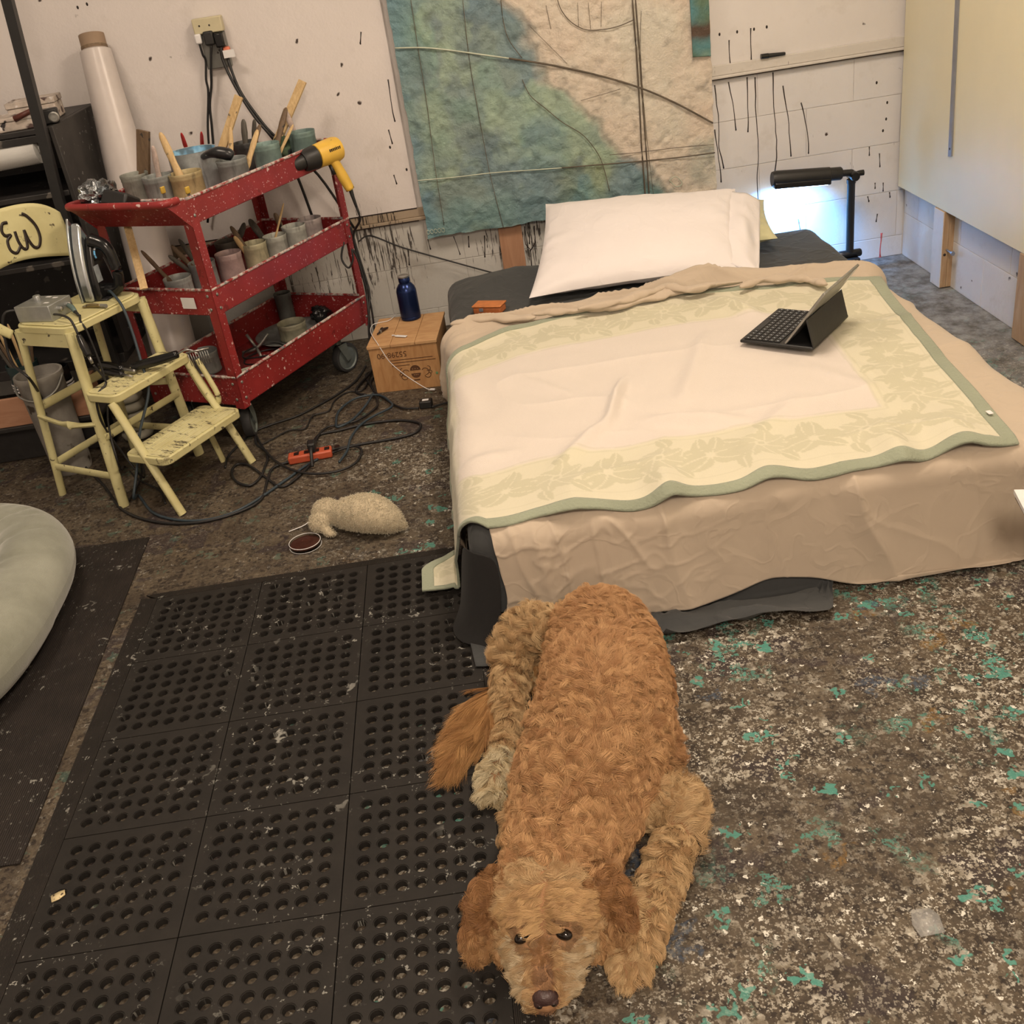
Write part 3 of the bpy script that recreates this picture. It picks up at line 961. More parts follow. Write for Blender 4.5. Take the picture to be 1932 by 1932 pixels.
BW = .155
for row, sh_ in ((.152, 0),):
    for k in range(13): motif((k + .5 + sh_) * Wd / 13, row, 0.0, k + int(sh_ * 2))
    for k in range(13): motif((k + .5 + sh_) * Wd / 13, Hd - row, 0.0, k + 1)
    for k in range(8): motif(row, .28 + (k + .5) * (Hd - .56) / 8, PI / 2, k + 1)
    for k in range(8): motif(Wd - row, .28 + (k + .5) * (Hd - .56) / 8, PI / 2, k)
for d0 in (.265, .285): pat = np.where(np.abs(ed - d0 - .006 * np.sin((eu + ev) * 9)) < .0035, np.maximum(pat, .45), pat)
pat = np.where(np.abs(ed - .052) < .0025, np.maximum(pat, .4), pat)
inner = sstep(.27, .29, ed)
bm = MB().grid(P[::-1], mask=(~trim_mask)[::-1][:-1, :-1])
M_BLK = NT('cream_blanket_weave')
c0 = M_BLK.attr('weave')
M_BLK.bump(M_BLK.math('ADD', M_BLK.noise(260, 2), M_BLK.math('MULTIPLY', M_BLK.noise(40, 3), .6)), .25, .004)
M_BLK = M_BLK.end(c0, .9, Sheen_Weight=.3, Specular_IOR_Level=.15)
cream_o = np.array(pc(244, 222, 180, .74))
cream_i = np.array(pc(248, 222, 194, .74))
green = np.array(pc(216, 198, 152, .68))
cols = cream_o * (1 - inner[..., None]) + cream_i * inner[..., None]
cols = cols * (1 - .52 * pat[..., None]) + green * .52 * pat[..., None]
ob = bm.build('blanket_cloth', M_BLK, blk, True, smooth=180, solid=.004)
set_color(ob.data, 'weave', cols[::-1].reshape(-1, 3))
Pt = P + N_ * .003
tm = (ed2 < TR + .006)
ob = MB().grid(Pt[::-1], mask=tm[::-1][:-1, :-1]).build('green_binding', fabric('green_binding_cloth', pc(172, 168, 134, .75), var=.12, weave=140, bump=.8), blk, True, smooth=180, solid=.007)
MB().cbox((1.222, 2.325, 0.330), (.012, .02, .001)).build('care_tag', M_WHITEC, blk, True)

# pillows
def pillow(name, corners, thick, mat, label, nu=64, nv=48, seed=0, flange=0.0):
    bl, br, tr, tl = [np.array(q, float) for q in corners]
    base = (bl + br + tr + tl) / 4
    th = thing(name, label, 'pillow', (base[0], base[1], min(bl[2], br[2])))
    out = []
    for sgn in (1, -1):
        u = np.linspace(0, 1, nu)[:, None] * np.ones((1, nv))
        v = np.linspace(0, 1, nv)[None, :] * np.ones((nu, 1))
        pu = 1 - np.abs(2 * u - 1) ** 2.6
        pv = 1 - np.abs(2 * v - 1) ** 2.6
        h = thick / 2 * (np.clip(pu * pv, 0, 1)) ** .5
        # pinch the sides between the corners
        uu = u + (.5 - u) * .05 * (1 - np.abs(2 * v - 1) ** 2)
        vv = v + (.5 - v) * .06 * (1 - np.abs(2 * u - 1) ** 2)
        Q = (bl * ((1 - uu) * (1 - vv))[..., None] + br * (uu * (1 - vv))[..., None] + tr * (uu * vv)[..., None] + tl * ((1 - uu) * vv)[..., None])
        nrm = np.cross(br - bl, tl - bl)
        nrm /= np.linalg.norm(nrm)
        edge = np.clip(1 - np.minimum(np.minimum(u, 1 - u), np.minimum(v, 1 - v)) * 6, 0, 1)
        wr = .005 * fbm(u * 4, v * 4, seed, 3) + edge * .006 * vnoise(u * 14, v * 14, seed + 1)
        wr = wr * np.clip(h / thick * 5, 0, 1)
        out.append(Q + nrm * (sgn * h + wr * 1.0)[..., None])
    m = MB()
    m.grid(out[0])
    m.grid(out[1][::-1])
    bmesh_o = m.build('pillow_body', mat, th, True, smooth=180)
    return th, nrm


wp, nrm = pillow('pillow', [(.19, 3.73, .345), (.955, 3.70, .345), (1.075, 4.17, .51), (.335, 4.30, .535)], .13, M_WHITEC, 'plump white pillow propped at the head of the bed', seed=2)
# open end of the pillowcase, hanging past the stuffing
n_, m_ = 22, 34
uu = np.linspace(0, 1, n_)[:, None] * np.ones((1, m_))
vv = np.linspace(0, 1, m_)[None, :] * np.ones((n_, 1))
A0, A1 = np.array((.915, 3.73, .365)), np.array((1.035, 4.15, .515))
B0, B1 = np.array((1.02, 3.66, .325)), np.array((1.155, 4.11, .475))
Q = (A0 * (1 - vv)[..., None] + A1 * vv[..., None]) * (1 - uu)[..., None] + (B0 * (1 - vv)[..., None] + B1 * vv[..., None]) * uu[..., None]
Q[..., 2] += .020 * np.sin(uu * PI) * np.sin(vv * PI) + uu * .022 * vnoise(vv * 4.5 + uu, uu * 2, 3) + .008 * vnoise(vv * 9, uu * 4, 1) * uu
Q[..., 2] = np.maximum(Q[..., 2], .335)
MB().grid(Q).build('pillowcase_opening', M_WHITEC, wp, True, smooth=180, solid=.002)
pillow('pillow', [(.50, 3.96, .36), (1.17, 3.93, .36), (1.22, 4.28, .42), (.56, 4.36, .47)], .12, M_YELC, 'pale yellow pillow half hidden behind the white pillow', seed=5)

# orange-brown box lying on the charcoal sheet
ob_ = thing('leather_case', 'small orange-brown case lying on the charcoal sheet beside the pillow', 'case', (0.042, 3.756, 0.305), math.radians(-25))
M_LEA = basic('orange_leather', pc(178, 96, 48), .5, var=.25, scale=30, bump=.2)
MB().box((-.055, -.03, .003), (.055, .03, .03)).build('case_body', M_LEA, ob_, bevel=.006)
MB().box((-.057, -.032, .030), (.057, .034, .036)).build('flap', basic('worn_orange_leather', pc(196, 112, 56), .5, var=.2, scale=30), ob_, bevel=.002)
MB().cbox((-.02, -.0325, .022), (.016, .003, .012)).build('clasp', M_GALV, ob_, bevel=.001)

# ------------------------------------------------------------------ the dog
from mathutils.kdtree import KDTree

dog = thing('dog', 'curly golden-brown dog lying with its chin on the floor', 'dog', (.05, 1.6, 0))


def sweep(m, pts, seg=24, k=8):
    """pts: (x, y, z, half width, half height); ends closed round"""
    C_ = [Vector(p[:3]) for p in pts]
    W = [Vector((p[3], p[4], 0)) for p in pts]
    C_, W = crom(C_, k), crom(W, k)
    n = len(C_)
    vs, fs = [], []
    for i in range(n):
        d = (C_[min(i + 1, n - 1)] - C_[max(i - 1, 0)]).normalized()
        a = d.cross(Vector((0, 0, 1)))
        if a.length < .05: a = Vector((1, 0, 0))
        a.normalize()
        b = a.cross(d)
        for q in range(seg):
            th_ = 2 * PI * q / seg
            vs.append(C_[i] + a * (math.cos(th_) * W[i][0]) + b * (math.sin(th_) * W[i][1]))
    for i in range(n - 1):
        for q in range(seg):
            l = (q + 1) % seg
            fs.append((i * seg + q, i * seg + l, (i + 1) * seg + l, (i + 1) * seg + q))
    fs.append(tuple(range(seg - 1, -1, -1)))
    fs.append(tuple((n - 1) * seg + q for q in range(seg)))
    m.add(vs, fs)
    m.ell(C_[0], (W[0][0] * .98, W[0][0] * .8, W[0][1] * .98))
    m.ell(C_[-1], (W[-1][0] * .98, W[-1][0] * .8, W[-1][1] * .98))


TRUNK = [(.145, 2.01, .105, .075, .075), (.155, 1.93, .125, .112, .118), (.150, 1.82, .130, .126, .124), (.122, 1.68, .132, .130, .126),
         (.085, 1.55, .132, .124, .124), (.040, 1.44, .130, .112, .112), (.002, 1.35, .122, .088, .092), (-.020, 1.29, .118, .080, .080)]
ARM_R = [(.120, 1.45, .110, .05, .06), (.185, 1.465, .075, .044, .048), (.232, 1.45, .052, .036, .038), (.195, 1.36, .046, .031, .032), (.145, 1.272, .040, .027, .029), (.112, 1.215, .034, .030, .028), (.082, 1.165, .028, .031, .022)]
ARM_L = [(-.05, 1.46, .08, .045, .05), (-.075, 1.44, .05, .03, .035), (-.07, 1.34, .043, .028, .028), (-.075, 1.24, .036, .026, .024), (-.08, 1.18, .036, .026, .020)]
HIND_L = [(.09, 1.95, .12, .07, .07), (.01, 1.985, .125, .048, .055), (-.040, 1.955, .105, .040, .046), (-.062, 1.87, .075, .028, .032), (-.075, 1.77, .052, .020, .024), (-.100, 1.68, .042, .023, .024), (-.120, 1.625, .038, .026, .022)]
HIND_R = [(.20, 1.95, .085, .06, .07), (.235, 1.84, .075, .05, .065), (.225, 1.72, .055, .04, .045), (.235, 1.62, .035, .03, .025)]
TAIL = [(.06, 1.985, .06, .022, .022), (-.03, 1.93, .048, .022, .020), (-.095, 1.855, .046, .034, .020), (-.135, 1.80, .042, .030, .017), (-.165, 1.755, .036, .018, .012), (-.19, 1.72, .030, .006, .006)]
HEAD = Vector((-.042, 1.238, .112))
NOSE = Vector((-.066, 1.098, .056))
EYES = [Vector((-.089, 1.161, .128)), Vector((-.021, 1.154, .128))]
EAR_L = [(-.108, 1.268, .142, .018, .026), (-.140, 1.252, .112, .016, .036), (-.158, 1.235, .075, .014, .040), (-.165, 1.222, .046, .010, .028)]
EAR_R = [(.032, 1.250, .142, .018, .026), (.060, 1.232, .112, .016, .036), (.072, 1.212, .080, .014, .038), (.068, 1.196, .055, .010, .026)]
m = MB()
for part_ in (TRUNK, ARM_R, ARM_L, HIND_L, HIND_R, TAIL): sweep(m, part_)
m.ell(HEAD, (.088, .084, .076))
m.ell(HEAD + Vector((-.035, -.045, .012)), (.036, .032, .036))
m.ell(HEAD + Vector((.030, -.050, .012)), (.036, .032, .036))
m.ell(HEAD + Vector((-.052, -.012, -.042)), (.046, .060, .052))
m.ell(HEAD + Vector((.050, -.018, -.042)), (.046, .060, .052))
sweep(m, [(-.046, 1.205, .088, .072, .052), (-.056, 1.165, .072, .066, .046), (-.063, 1.125, .054, .050, .036), (-.066, 1.106, .050, .034, .028)])
sweep(m, EAR_L)
sweep(m, EAR_R)
for q in range(4):
    m.ell((.060 + q * .014, 1.140 + q * .004 + (.004 if q in (1, 2) else .010), .022), (.010, .020, .014))
    m.ell((-.142 + q * .012, 1.600 - q * .004, .034), (.008, .018, .012))
tmp = link('dog_tmp', m.mesh('dog_tmp', [], 180))
md = tmp.modifiers.new('r', 'REMESH')
md.mode = 'VOXEL'
md.voxel_size = .0075
md = tmp.modifiers.new('s', 'SMOOTH')
md.factor = .5
md.iterations = 5
dg = bpy.context.evaluated_depsgraph_get()
body_me = bpy.data.meshes.new_from_object(tmp.evaluated_get(dg))
bpy.data.objects.remove(tmp)
body_me.name = 'dog_body'
body_me.polygons.foreach_set('use_smooth', [True] * len(body_me.polygons))
M_SKIN = basic('dog_undercoat', pc(150, 104, 66), .9, var=.2, scale=40)
body_me.materials.clear()
body_me.materials.append(M_SKIN)
nv_ = len(body_me.vertices)
VV = np.zeros(nv_ * 3, np.float32)
body_me.vertices.foreach_get('co', VV)
VV = VV.reshape(-1, 3).astype(float)
VV[:, 2] = np.maximum(VV[:, 2], np.where(VV[:, 0] < -.06, .0155, .0025))
body_me.vertices.foreach_set('co', VV.ravel())
body_me.update()
link('dog_body', body_me, dog, True)
# triangles in world space
body_me.calc_loop_triangles()
nt3 = len(body_me.loop_triangles)
TI = np.zeros(nt3 * 3, np.int32)
body_me.loop_triangles.foreach_get('vertices', TI)
TI = TI.reshape(-1, 3)
A, B, Cc = VV[TI[:, 0]], VV[TI[:, 1]], VV[TI[:, 2]]
FN = np.cross(B - A, Cc - A)
AR = np.linalg.norm(FN, axis=1)
FN /= np.maximum(AR, 1e-12)[:, None]
# smooth vertex normals
VN = np.zeros_like(VV)
for k in range(3): np.add.at(VN, TI[:, k], FN * AR[:, None])
VN /= np.maximum(np.linalg.norm(VN, axis=1), 1e-9)[:, None]


def seg_dist(p, pts):
    P_ = np.array([q[:3] for q in pts])
    r_ = np.array([(q[3] + q[4]) / 2 for q in pts])
    best = np.full(len(p), 1e9)
    dirs = np.zeros_like(p)
    for i in range(len(P_) - 1):
        d = P_[i + 1] - P_[i]
        tt = np.clip(((p - P_[i]) @ d) / (d @ d), 0, 1)
        D = np.linalg.norm(p - (P_[i] + tt[:, None] * d), axis=1) - (r_[i] * (1 - tt) + r_[i + 1] * tt)
        w = D < best
        best[w] = D[w]
        dirs[w] = d / np.linalg.norm(d)
    return best, dirs


def fur(n, rng, tail_boost=2.2):
    w = AR * (1.0)
    cen = (A + B + Cc) / 3
    w = w * np.where(FN[:, 2] < -.55, .15, 1.0)
    dt, _ = seg_dist(cen, TAIL)
    w = w * np.where(dt < .01, tail_boost, 1.0)
    hd = np.linalg.norm(cen - np.array(HEAD), axis=1) < .16
    w = w * np.where(hd, 1.6, 1.0)
    idx = rng.choice(len(w), n, p=w / w.sum())
    r1, r2 = np.sqrt(rng.random(n)), rng.random(n)
    a_, b_, c_ = 1 - r1, r1 * (1 - r2), r1 * r2
    p = A[idx] * a_[:, None] + B[idx] * b_[:, None] + Cc[idx] * c_[:, None]
    nn = VN[TI[idx, 0]] * a_[:, None] + VN[TI[idx, 1]] * b_[:, None] + VN[TI[idx, 2]] * c_[:, None]
    nn /= np.maximum(np.linalg.norm(nn, axis=1), 1e-9)[:, None]
    return p, nn


def unit(v): return v / np.maximum(np.linalg.norm(v, axis=-1, keepdims=True), 1e-9)


NS = 240000
roots, rn = fur(NS, RNG)
# keep the eyes and the nose leather clear
ok = np.ones(NS, bool)
for e_ in EYES: ok &= np.linalg.norm(roots - np.array(e_), axis=1) > .0120
ok &= np.linalg.norm((roots - np.array(NOSE)) / np.array([1, .9, .9]), axis=1) > .0235
roots, rn = roots[ok], rn[ok]
NS = len(roots)
# regions
dists, dirs = [], []
for pts in (TRUNK, ARM_R, ARM_L, HIND_L, HIND_R, TAIL, EAR_L, EAR_R):
    a_, b_ = seg_dist(roots, pts)
    dists.append(a_)
    dirs.append(b_)
hd = np.linalg.norm((roots - np.array(HEAD)) / np.array([1.0, 1.0, 1.0]), axis=1) - .075
mz = seg_dist(roots, [(-.050, 1.19, .085, .052, .05), (-.066, 1.104, .052, .028, .028)])[0]
D_ = np.stack(dists + [hd, mz], 1)
D_[:, 3] -= .004
D_[:, 5] -= .003
D_[:, 6:8] -= .006
reg = D_.argmin(1)
T_R, T_AR, T_AL, T_HL, T_HR, T_T, T_EL, T_ER, T_H, T_M = range(10)
NAMES = {}
L = np.zeros(NS)
curl = np.zeros(NS)
freq = np.zeros(NS)
lift = np.zeros(NS)
flow = np.zeros((NS, 3))
c_a = np.zeros((NS, 3))
c_b = np.zeros((NS, 3))


def setr(msk, length, curl_, f_, lift_, fl, ca, cb):
    L[msk] = length
    curl[msk] = curl_
    freq[msk] = f_
    lift[msk] = lift_
    flow[msk] = fl[msk] if isinstance(fl, np.ndarray) and fl.shape == flow.shape else np.array(fl)
    c_a[msk] = ca
    c_b[msk] = cb


sx = np.sign(roots[:, 0] - np.interp(roots[:, 1], [1.3, 1.55, 1.8, 2.0], [-.01, .085, .15, .15]))
n1 = np.stack([vnoise(roots[:, 0] * 11, roots[:, 1] * 11, 1), vnoise(roots[:, 0] * 11, roots[:, 1] * 11, 2), roots[:, 0] * 0], 1)
trunk_flow = np.stack([sx * .55, np.full(NS, .45), np.full(NS, -.75)], 1) + 1.15 * n1
setr(reg == T_R, .044, .0080, 1.0, .46, trunk_flow, pc(222, 166, 110), pc(176, 122, 76))
rr = reg == T_R
fr = rr & (roots[:, 1] < 1.42)
L[fr] = .036
curl[fr] = .0095
rear = rr & (roots[:, 1] > 1.62)
curl[rear] = .0035
L[rear] = .034
lift[rear] = .36
freq[rear] = .9
c_a[rear] = pc(218, 162, 108)
c_b[rear] = pc(186, 130, 82)
PALE_A, PALE_B = pc(224, 180, 126), pc(192, 144, 94)
for k, rid in ((1, T_AR), (2, T_AL), (3, T_HL)):
    fl = dirs[k] * .8 + np.array([0, 0, -.5])
    setr(reg == rid, .036, .005, .8, .42, fl, PALE_A, PALE_B)
el = (reg == T_AR) & (np.linalg.norm(roots - np.array((.235, 1.455, .05)), axis=1) < .075)
flow[el] = np.array((.8, .45, -.1))
L[el] = .046
hk = (reg == T_HL) & (np.linalg.norm(roots - np.array((-.02, 1.97, .12)), axis=1) < .085)
flow[hk] = unit(roots[hk] - np.array((.03, 1.93, .09))) + np.array((-.3, .25, 0))
L[hk] = .042
curl[hk] = .007
hp = (reg == T_HL) & (roots[:, 1] < 1.70)
L[hp] = .034
c_a[hp] = pc(232, 204, 158)
c_b[hp] = pc(206, 170, 120)
setr(reg == T_HR, .036, .005, .9, .4, dirs[4] * .3 + np.array([.5, .2, -.6]), pc(202, 146, 94), pc(166, 112, 68))
setr(reg == T_T, .125, .004, .55, .20, dirs[5] + np.array([-.12, -.18, -.10]) + .45 * n1, pc(212, 154, 94), pc(172, 116, 66))
for k, rid, sd in ((6, T_EL, -1), (7, T_ER, 1)):
    setr(reg == rid, .040, .0075, 1.0, .35, dirs[k] + np.array([sd * .35, 0, 0]), pc(200, 148, 96), pc(160, 110, 66))
tp = ((reg == T_EL) | (reg == T_ER)) & (roots[:, 2] > .10)
c_a[tp] = pc(176, 122, 74)
c_b[tp] = pc(138, 90, 52)
# head: parted along the middle, swept out and back; brows sweep sideways
h_ = reg == T_H
mid = np.interp(roots[:, 1], [1.15, 1.33], [-.055, -.02])
side_ = np.sign(roots[:, 0] - mid)
head_flow = np.stack([side_ * .9, .25 + 3.0 * (roots[:, 1] - 1.24), -.35 + 0 * mid], 1) + .35 * n1
setr(h_, .034, .0055, .9, .38, head_flow, pc(224, 180, 126), pc(184, 136, 88))
brow = h_ & (roots[:, 1] < 1.215) & (roots[:, 2] > .11)
flow[brow] = np.stack([side_[brow] * 1.0, np.full(brow.sum(), -.05), np.full(brow.sum(), -.12)], 1)
L[brow] = .032
curl[brow] = .0025
c_a[brow] = pc(222, 172, 114)
cap = h_ & (roots[:, 1] > 1.27)
L[cap] = .036
curl[cap] = .008
# cheeks
ck = h_ & (roots[:, 2] < .085)
L[ck] = .03
flow[ck] = np.stack([side_[ck] * .7, np.full(ck.sum(), -.25), np.full(ck.sum(), -.6)], 1)
# muzzle
m_ = reg == T_M
mz_side = roots[:, 0] - np.interp(roots[:, 1], [1.10, 1.20], [-.066, -.052])
fl = np.stack([mz_side * 26, .25 + 0 * mid, -.55 + 0 * mid], 1)
setr(m_, .020, .0025, .6, .34, fl, pc(204, 158, 106), pc(164, 120, 76))
br = m_ & (np.abs(mz_side) < .014)
L[br] = .010
c_a[br] = pc(176, 124, 76)
c_b[br] = pc(142, 96, 58)
lowm = m_ & (np.abs(mz_side) > .026)
L[lowm] = .027
c_a[lowm] = pc(222, 190, 146)
c_b[lowm] = pc(184, 144, 98)
nb_ = m_ & (roots[:, 1] < 1.128) & (np.abs(mz_side) < .012)
L[nb_] = .009
c_a[nb_] = pc(160, 114, 76)
c_b[nb_] = pc(124, 86, 58)
for e_ in EYES:
    de = np.linalg.norm(roots - np.array(e_), axis=1)
    ne = de < .026
    L[ne] = np.minimum(L[ne], .013)
    lift[ne] = .25
    c_a[ne] = pc(170, 126, 84)
    c_b[ne] = pc(128, 92, 60)
    flow[ne] = unit(roots[ne] - np.array(e_))
    up_ = (de < .040) & (roots[:, 1] > e_[1] + .012)
    L[up_] = np.minimum(L[up_], .030)
    curl[up_] = .001
    flow[up_] = np.stack([side_[up_] * .9, np.full(up_.sum(), -.25), np.full(up_.sum(), .0)], 1)
# clumps
NCL = 5600
ci = RNG.choice(NS, NCL, replace=False)
kd = KDTree(NCL)
for i, k in enumerate(ci): kd.insert(roots[k] + rn[k] * .0, i)
kd.balance()
near = np.array([kd.find(p)[1] for p in roots])
cc = ci[near]
# clump direction shared, plus a little of each strand's own
jit = RNG.normal(0, .38, (NS, 3))
calm = np.isin(reg, (T_T, T_M)) | brow
jit[calm] *= .35
dirv = flow + jit[cc] + RNG.normal(0, .16, (NS, 3))
dirv = dirv[cc] * .82 + dirv * .18
dirv = unit(dirv - (dirv * rn).sum(1, keepdims=True) * rn)
bin_ = np.cross(rn, dirv)
ph = (RNG.random(NS) * 2 * PI)[cc] + RNG.normal(0, .35, NS)
sgn = np.where(RNG.random(NS) < .5, -1, 1)[cc]
Lc = L * (.85 + .3 * RNG.random(NS)[cc]) * (.85 + .3 * RNG.random(NS))
fq = freq * (.8 + .5 * RNG.random(NS)[cc])
lf = lift * (.75 + .5 * RNG.random(NS)[cc])
KP = 9
tt = np.linspace(0, 1, KP)
pos = np.zeros((NS, KP, 3), np.float32)
coff = roots[cc] - roots
cl = np.where(np.isin(reg, (T_T,)), .30, .55)
cl[rear] = .35
cl[np.isin(reg, (T_H, T_M))] = .40
cl[np.linalg.norm(coff, axis=1) > .03] = 0
for k, u_ in enumerate(tt):
    env = u_ ** .8
    ang = 2 * PI * fq * u_ * sgn + ph
    up = lf * Lc * (1.5 * u_ - .75 * u_ * u_)
    al = Lc * (u_ - .12 * u_ * u_)
    cr = curl * env
    q_ = roots + rn * (up + cr * (np.sin(ang) - np.sin(ph)) * .8)[:, None] + dirv * (al * .85)[:, None] + bin_ * (cr * (np.cos(ang) - np.cos(ph)) * 1.2)[:, None]
    q_ = q_ + coff * (cl * u_ ** 1.3)[:, None]
    pos[:, k] = q_
zmin = np.where(pos[..., 0] < -.064, .0165, .003)
pos[..., 2] = np.maximum(pos[..., 2], zmin)
mixf = np.clip(.5 + .33 * RNG.normal(0, 1, NS)[cc] + .18 * RNG.normal(0, 1, NS), 0, 1)[:, None]
col = (c_a * (1 - mixf) + c_b * mixf) * np.array([.84, .83, .80])


def hair_object(name, pos, col, rad, mat, parent, tip=.25):
    n, kp, _ = pos.shape
    hc = bpy.data.hair_curves.new(name)
    hc.add_curves([kp] * n)
    hc.points.foreach_set('position', np.ascontiguousarray(pos, np.float32).reshape(-1))
    at = hc.attributes.get('radius') or hc.attributes.new('radius', 'FLOAT', 'POINT')
    prof = np.interp(np.linspace(0, 1, kp), [0, .5, 1], [1, .85, tip])
    rr_ = (np.asarray(rad).reshape(-1, 1) * prof[None, :] * np.ones((n, 1))).astype(np.float32)
    at.data.foreach_set('value', rr_.ravel())
    ca = hc.attributes.new('hue', 'FLOAT_COLOR', 'POINT')
    cc_ = np.ones((n, kp, 4), np.float32)
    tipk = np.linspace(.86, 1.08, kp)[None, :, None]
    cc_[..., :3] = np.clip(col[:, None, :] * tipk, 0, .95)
    ca.data.foreach_set('color', cc_.ravel())
    hc.materials.append(mat)
    o = bpy.data.objects.new(name, hc)
    COL.objects.link(o)
    if parent:
        o.parent = parent
        o.matrix_parent_inverse = wm(parent).inverted()
    return o


def hair_mat(name, rough=.55):
    t = NT(name)
    return t.end(t.attr('hue'), rough, Specular_IOR_Level=.35)


M_FUR = hair_mat('dog_fur', .5)
rad = np.where(np.isin(reg, (T_M, T_H)), .00033, .00040)
rad = np.where(reg == T_T, .00036, rad)
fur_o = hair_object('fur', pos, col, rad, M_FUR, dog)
fur_o['kind'] = 'stuff'
# eyes and nose
M_EYE = basic('dog_eye', (.012, .008, .006), .08, var=.1)
M_NOSE = basic('dog_nose_leather', pc(62, 40, 34), .35, var=.3, scale=60, bump=.35, bscale=300)
for e_, tl in zip(EYES, (.45, -.45)):
    Mx = Matrix.Rotation(tl, 4, 'Z') @ Matrix.Rotation(.5, 4, 'X')
    MB().ell(e_ + Vector((0, .001, -.001)), (.0145, .0095, .0095), Mx).build('eye', M_EYE, dog, True, smooth=180)
m = MB()
prof = [(.0, .019, .010, .006), (.35, .023, .014, .011), (.7, .022, .016, .014), (1, .012, .012, .010)]
m.ell(NOSE + Vector((0, -.002, .004)), (.0225, .015, .0165))
m.ell(NOSE + Vector((-.010, -.006, -.001)), (.0115, .0105, .0115))
m.ell(NOSE + Vector((.010, -.006, -.001)), (.0115, .0105, .0115))
nose = m.build('nose', M_NOSE, dog, True, smooth=180)
for sx_ in (-1, 1):
    MB().ell(NOSE + Vector((sx_ * .0115, -.0150, -.001)), (.0040, .0022, .0036)).build('nostril', M_EYE, nose, True, smooth=180)

# ------------------------------------------------------------------ shared materials
M_BLACKP = basic('black_plastic', pc(34, 31, 28), .45, var=.15, bump=.1)
M_BLACKG = basic('glossy_black_plastic', pc(26, 24, 22), .2, var=.15)
M_CORD = basic('black_cord_rubber', pc(30, 27, 25), .5, var=.2)
M_TEALCORD = basic('blue_grey_cord', pc(50, 58, 60), .5, var=.15)
M_WHITEP = basic('white_plastic', pc(232, 216, 198), .4, var=.04)
M_CHROME = basic('worn_steel', pc(170, 158, 142), .3, .9, var=.2, scale=30)
M_DULLSTEEL = basic('dull_steel', pc(150, 140, 124), .45, .7, var=.2, scale=25)


def cord(name, label, pts, r=.004, mat=None, parent=None, cat='cord', k=8, **kw):
    o = MB().tube(pts, r, 8, k).build(name, mat or M_CORD, parent, world=bool(parent), smooth=180)
    if not parent: tag(o, label, cat, **kw)
    return o


# ------------------------------------------------------------------ large painting on the back wall
pt = thing('painting', 'large abstract painting in teal green and cream hung behind the bed', 'painting', (.47, 4.55, .405))
PX0, PX1, PZ0, PZ1, PYF = -.163, 1.085, .415, 2.05, 4.528
nx, nz_ = 260, 330
gx = np.linspace(PX0, PX1, nx)[:, None] * np.ones((1, nz_))
gz = np.linspace(PZ0, PZ1, nz_)[None, :] * np.ones((nx, 1))
# edge between the green side and the cream side
bz = np.array([-.2, .43, .50, .60, .72, .80, .95, 1.05, 1.15, 1.30, 1.8, 2.3])
bx = np.array([.88, .86, .81, .74, .62, .56, .44, .40, .36, .24, .20, .30])
edge_ = np.interp(gz, bz, bx) + .035 * fbm(gx * 9, gz * 9, 3, 4)
green_w = sstep(.045, -.045, gx - edge_)
pal = [np.array(pc(*c)) for c in ((134, 146, 130), (104, 130, 136), (130, 166, 138), (178, 190, 148), (92, 108, 110), (78, 128, 146), (88, 134, 128), (152, 146, 74))]
wts = [np.clip(.45 + .5 * fbm(gx * 5, gz * 5, 1, 4), 0, 1), np.clip(.9 * fbm(gx * 5, gz * 5, 2, 4), 0, 1) * 1.5, np.clip(.9 * fbm(gx * 4 + 4, gz * 4, 3, 4), 0, 1) * 1.5,
       np.clip(fbm(gx * 6, gz * 6 + 7, 4, 4) - .05, 0, 1) * 2.2, np.clip(fbm(gx * 5 + 9, gz * 6, 5, 4) - .1, 0, 1) * 1.8,
       sstep(.10, .0, gx - PX0 + .03 * fbm(gx * 8, gz * 8, 6, 3)) * 1.4, sstep(.16, .0, gz - PZ0 + .06 * fbm(gx * 6, gz * 6, 7, 3)) * 1.5,
       np.exp(-((gx - .52) / .10) ** 2 - ((gz - .53) / .10) ** 2) * 1.6 * np.clip(.7 + fbm(gx * 9, gz * 9, 2, 3), 0, 1)]
wts[0] = wts[0] + .15
tot = sum(wts)
gcol = sum(w[..., None] * c for w, c in zip(wts, pal)) / tot[..., None]
gcol = gcol * .72 + np.array(pc(138, 140, 122)) * .28
cp = np.clip(.5 + .5 * fbm(gx * 4, gz * 4, 5, 4), 0, 1)[..., None]
ccol = np.array(pc(222, 202, 172, .95)) * (1 - cp) + np.array(pc(226, 194, 162, .95)) * cp
gr = np.clip(fbm(gx * 5 + 3, gz * 5 + 3, 6, 4) - .05, 0, 1)[..., None]
ccol = ccol * (1 - .55 * gr) + np.array(pc(176, 172, 146)) * .55 * gr
fine_ = np.clip(fbm(gx * 26, gz * 26, 3, 3) - .45, 0, 1)[..., None]
pcol = gcol * green_w[..., None] + ccol * (1 - green_w[..., None])
pcol = pcol * (1 - .35 * fine_)
rim = sstep(.02, .0, np.abs(gx - edge_ - .01))[..., None]
pcol = pcol * (1 - .28 * rim)
dy = .006 * fbm(gx * 7, gz * 7, 2, 4) + .0025 * fbm(gx * 40, gz * 40, 4, 2) + .006 * (1 - np.abs(fbm(gx * 5, gz * 3, 7, 3))) ** 4
ex = .004 * fbm(gz * 18, gz * 0, 5, 3)
gx2 = gx + np.where(gx < PX0 + .02, ex, 0) + np.where(gx > PX1 - .02, ex, 0)
gz2 = gz + np.where(gz < PZ0 + .02, .004 * fbm(gx * 18, gx * 0, 6, 3), 0)
P = np.stack([gx2, PYF - np.clip(dy, -.004, .02), gz2], -1)
t_ = NT('abstract_paint')
c_ = t_.attr('paint')
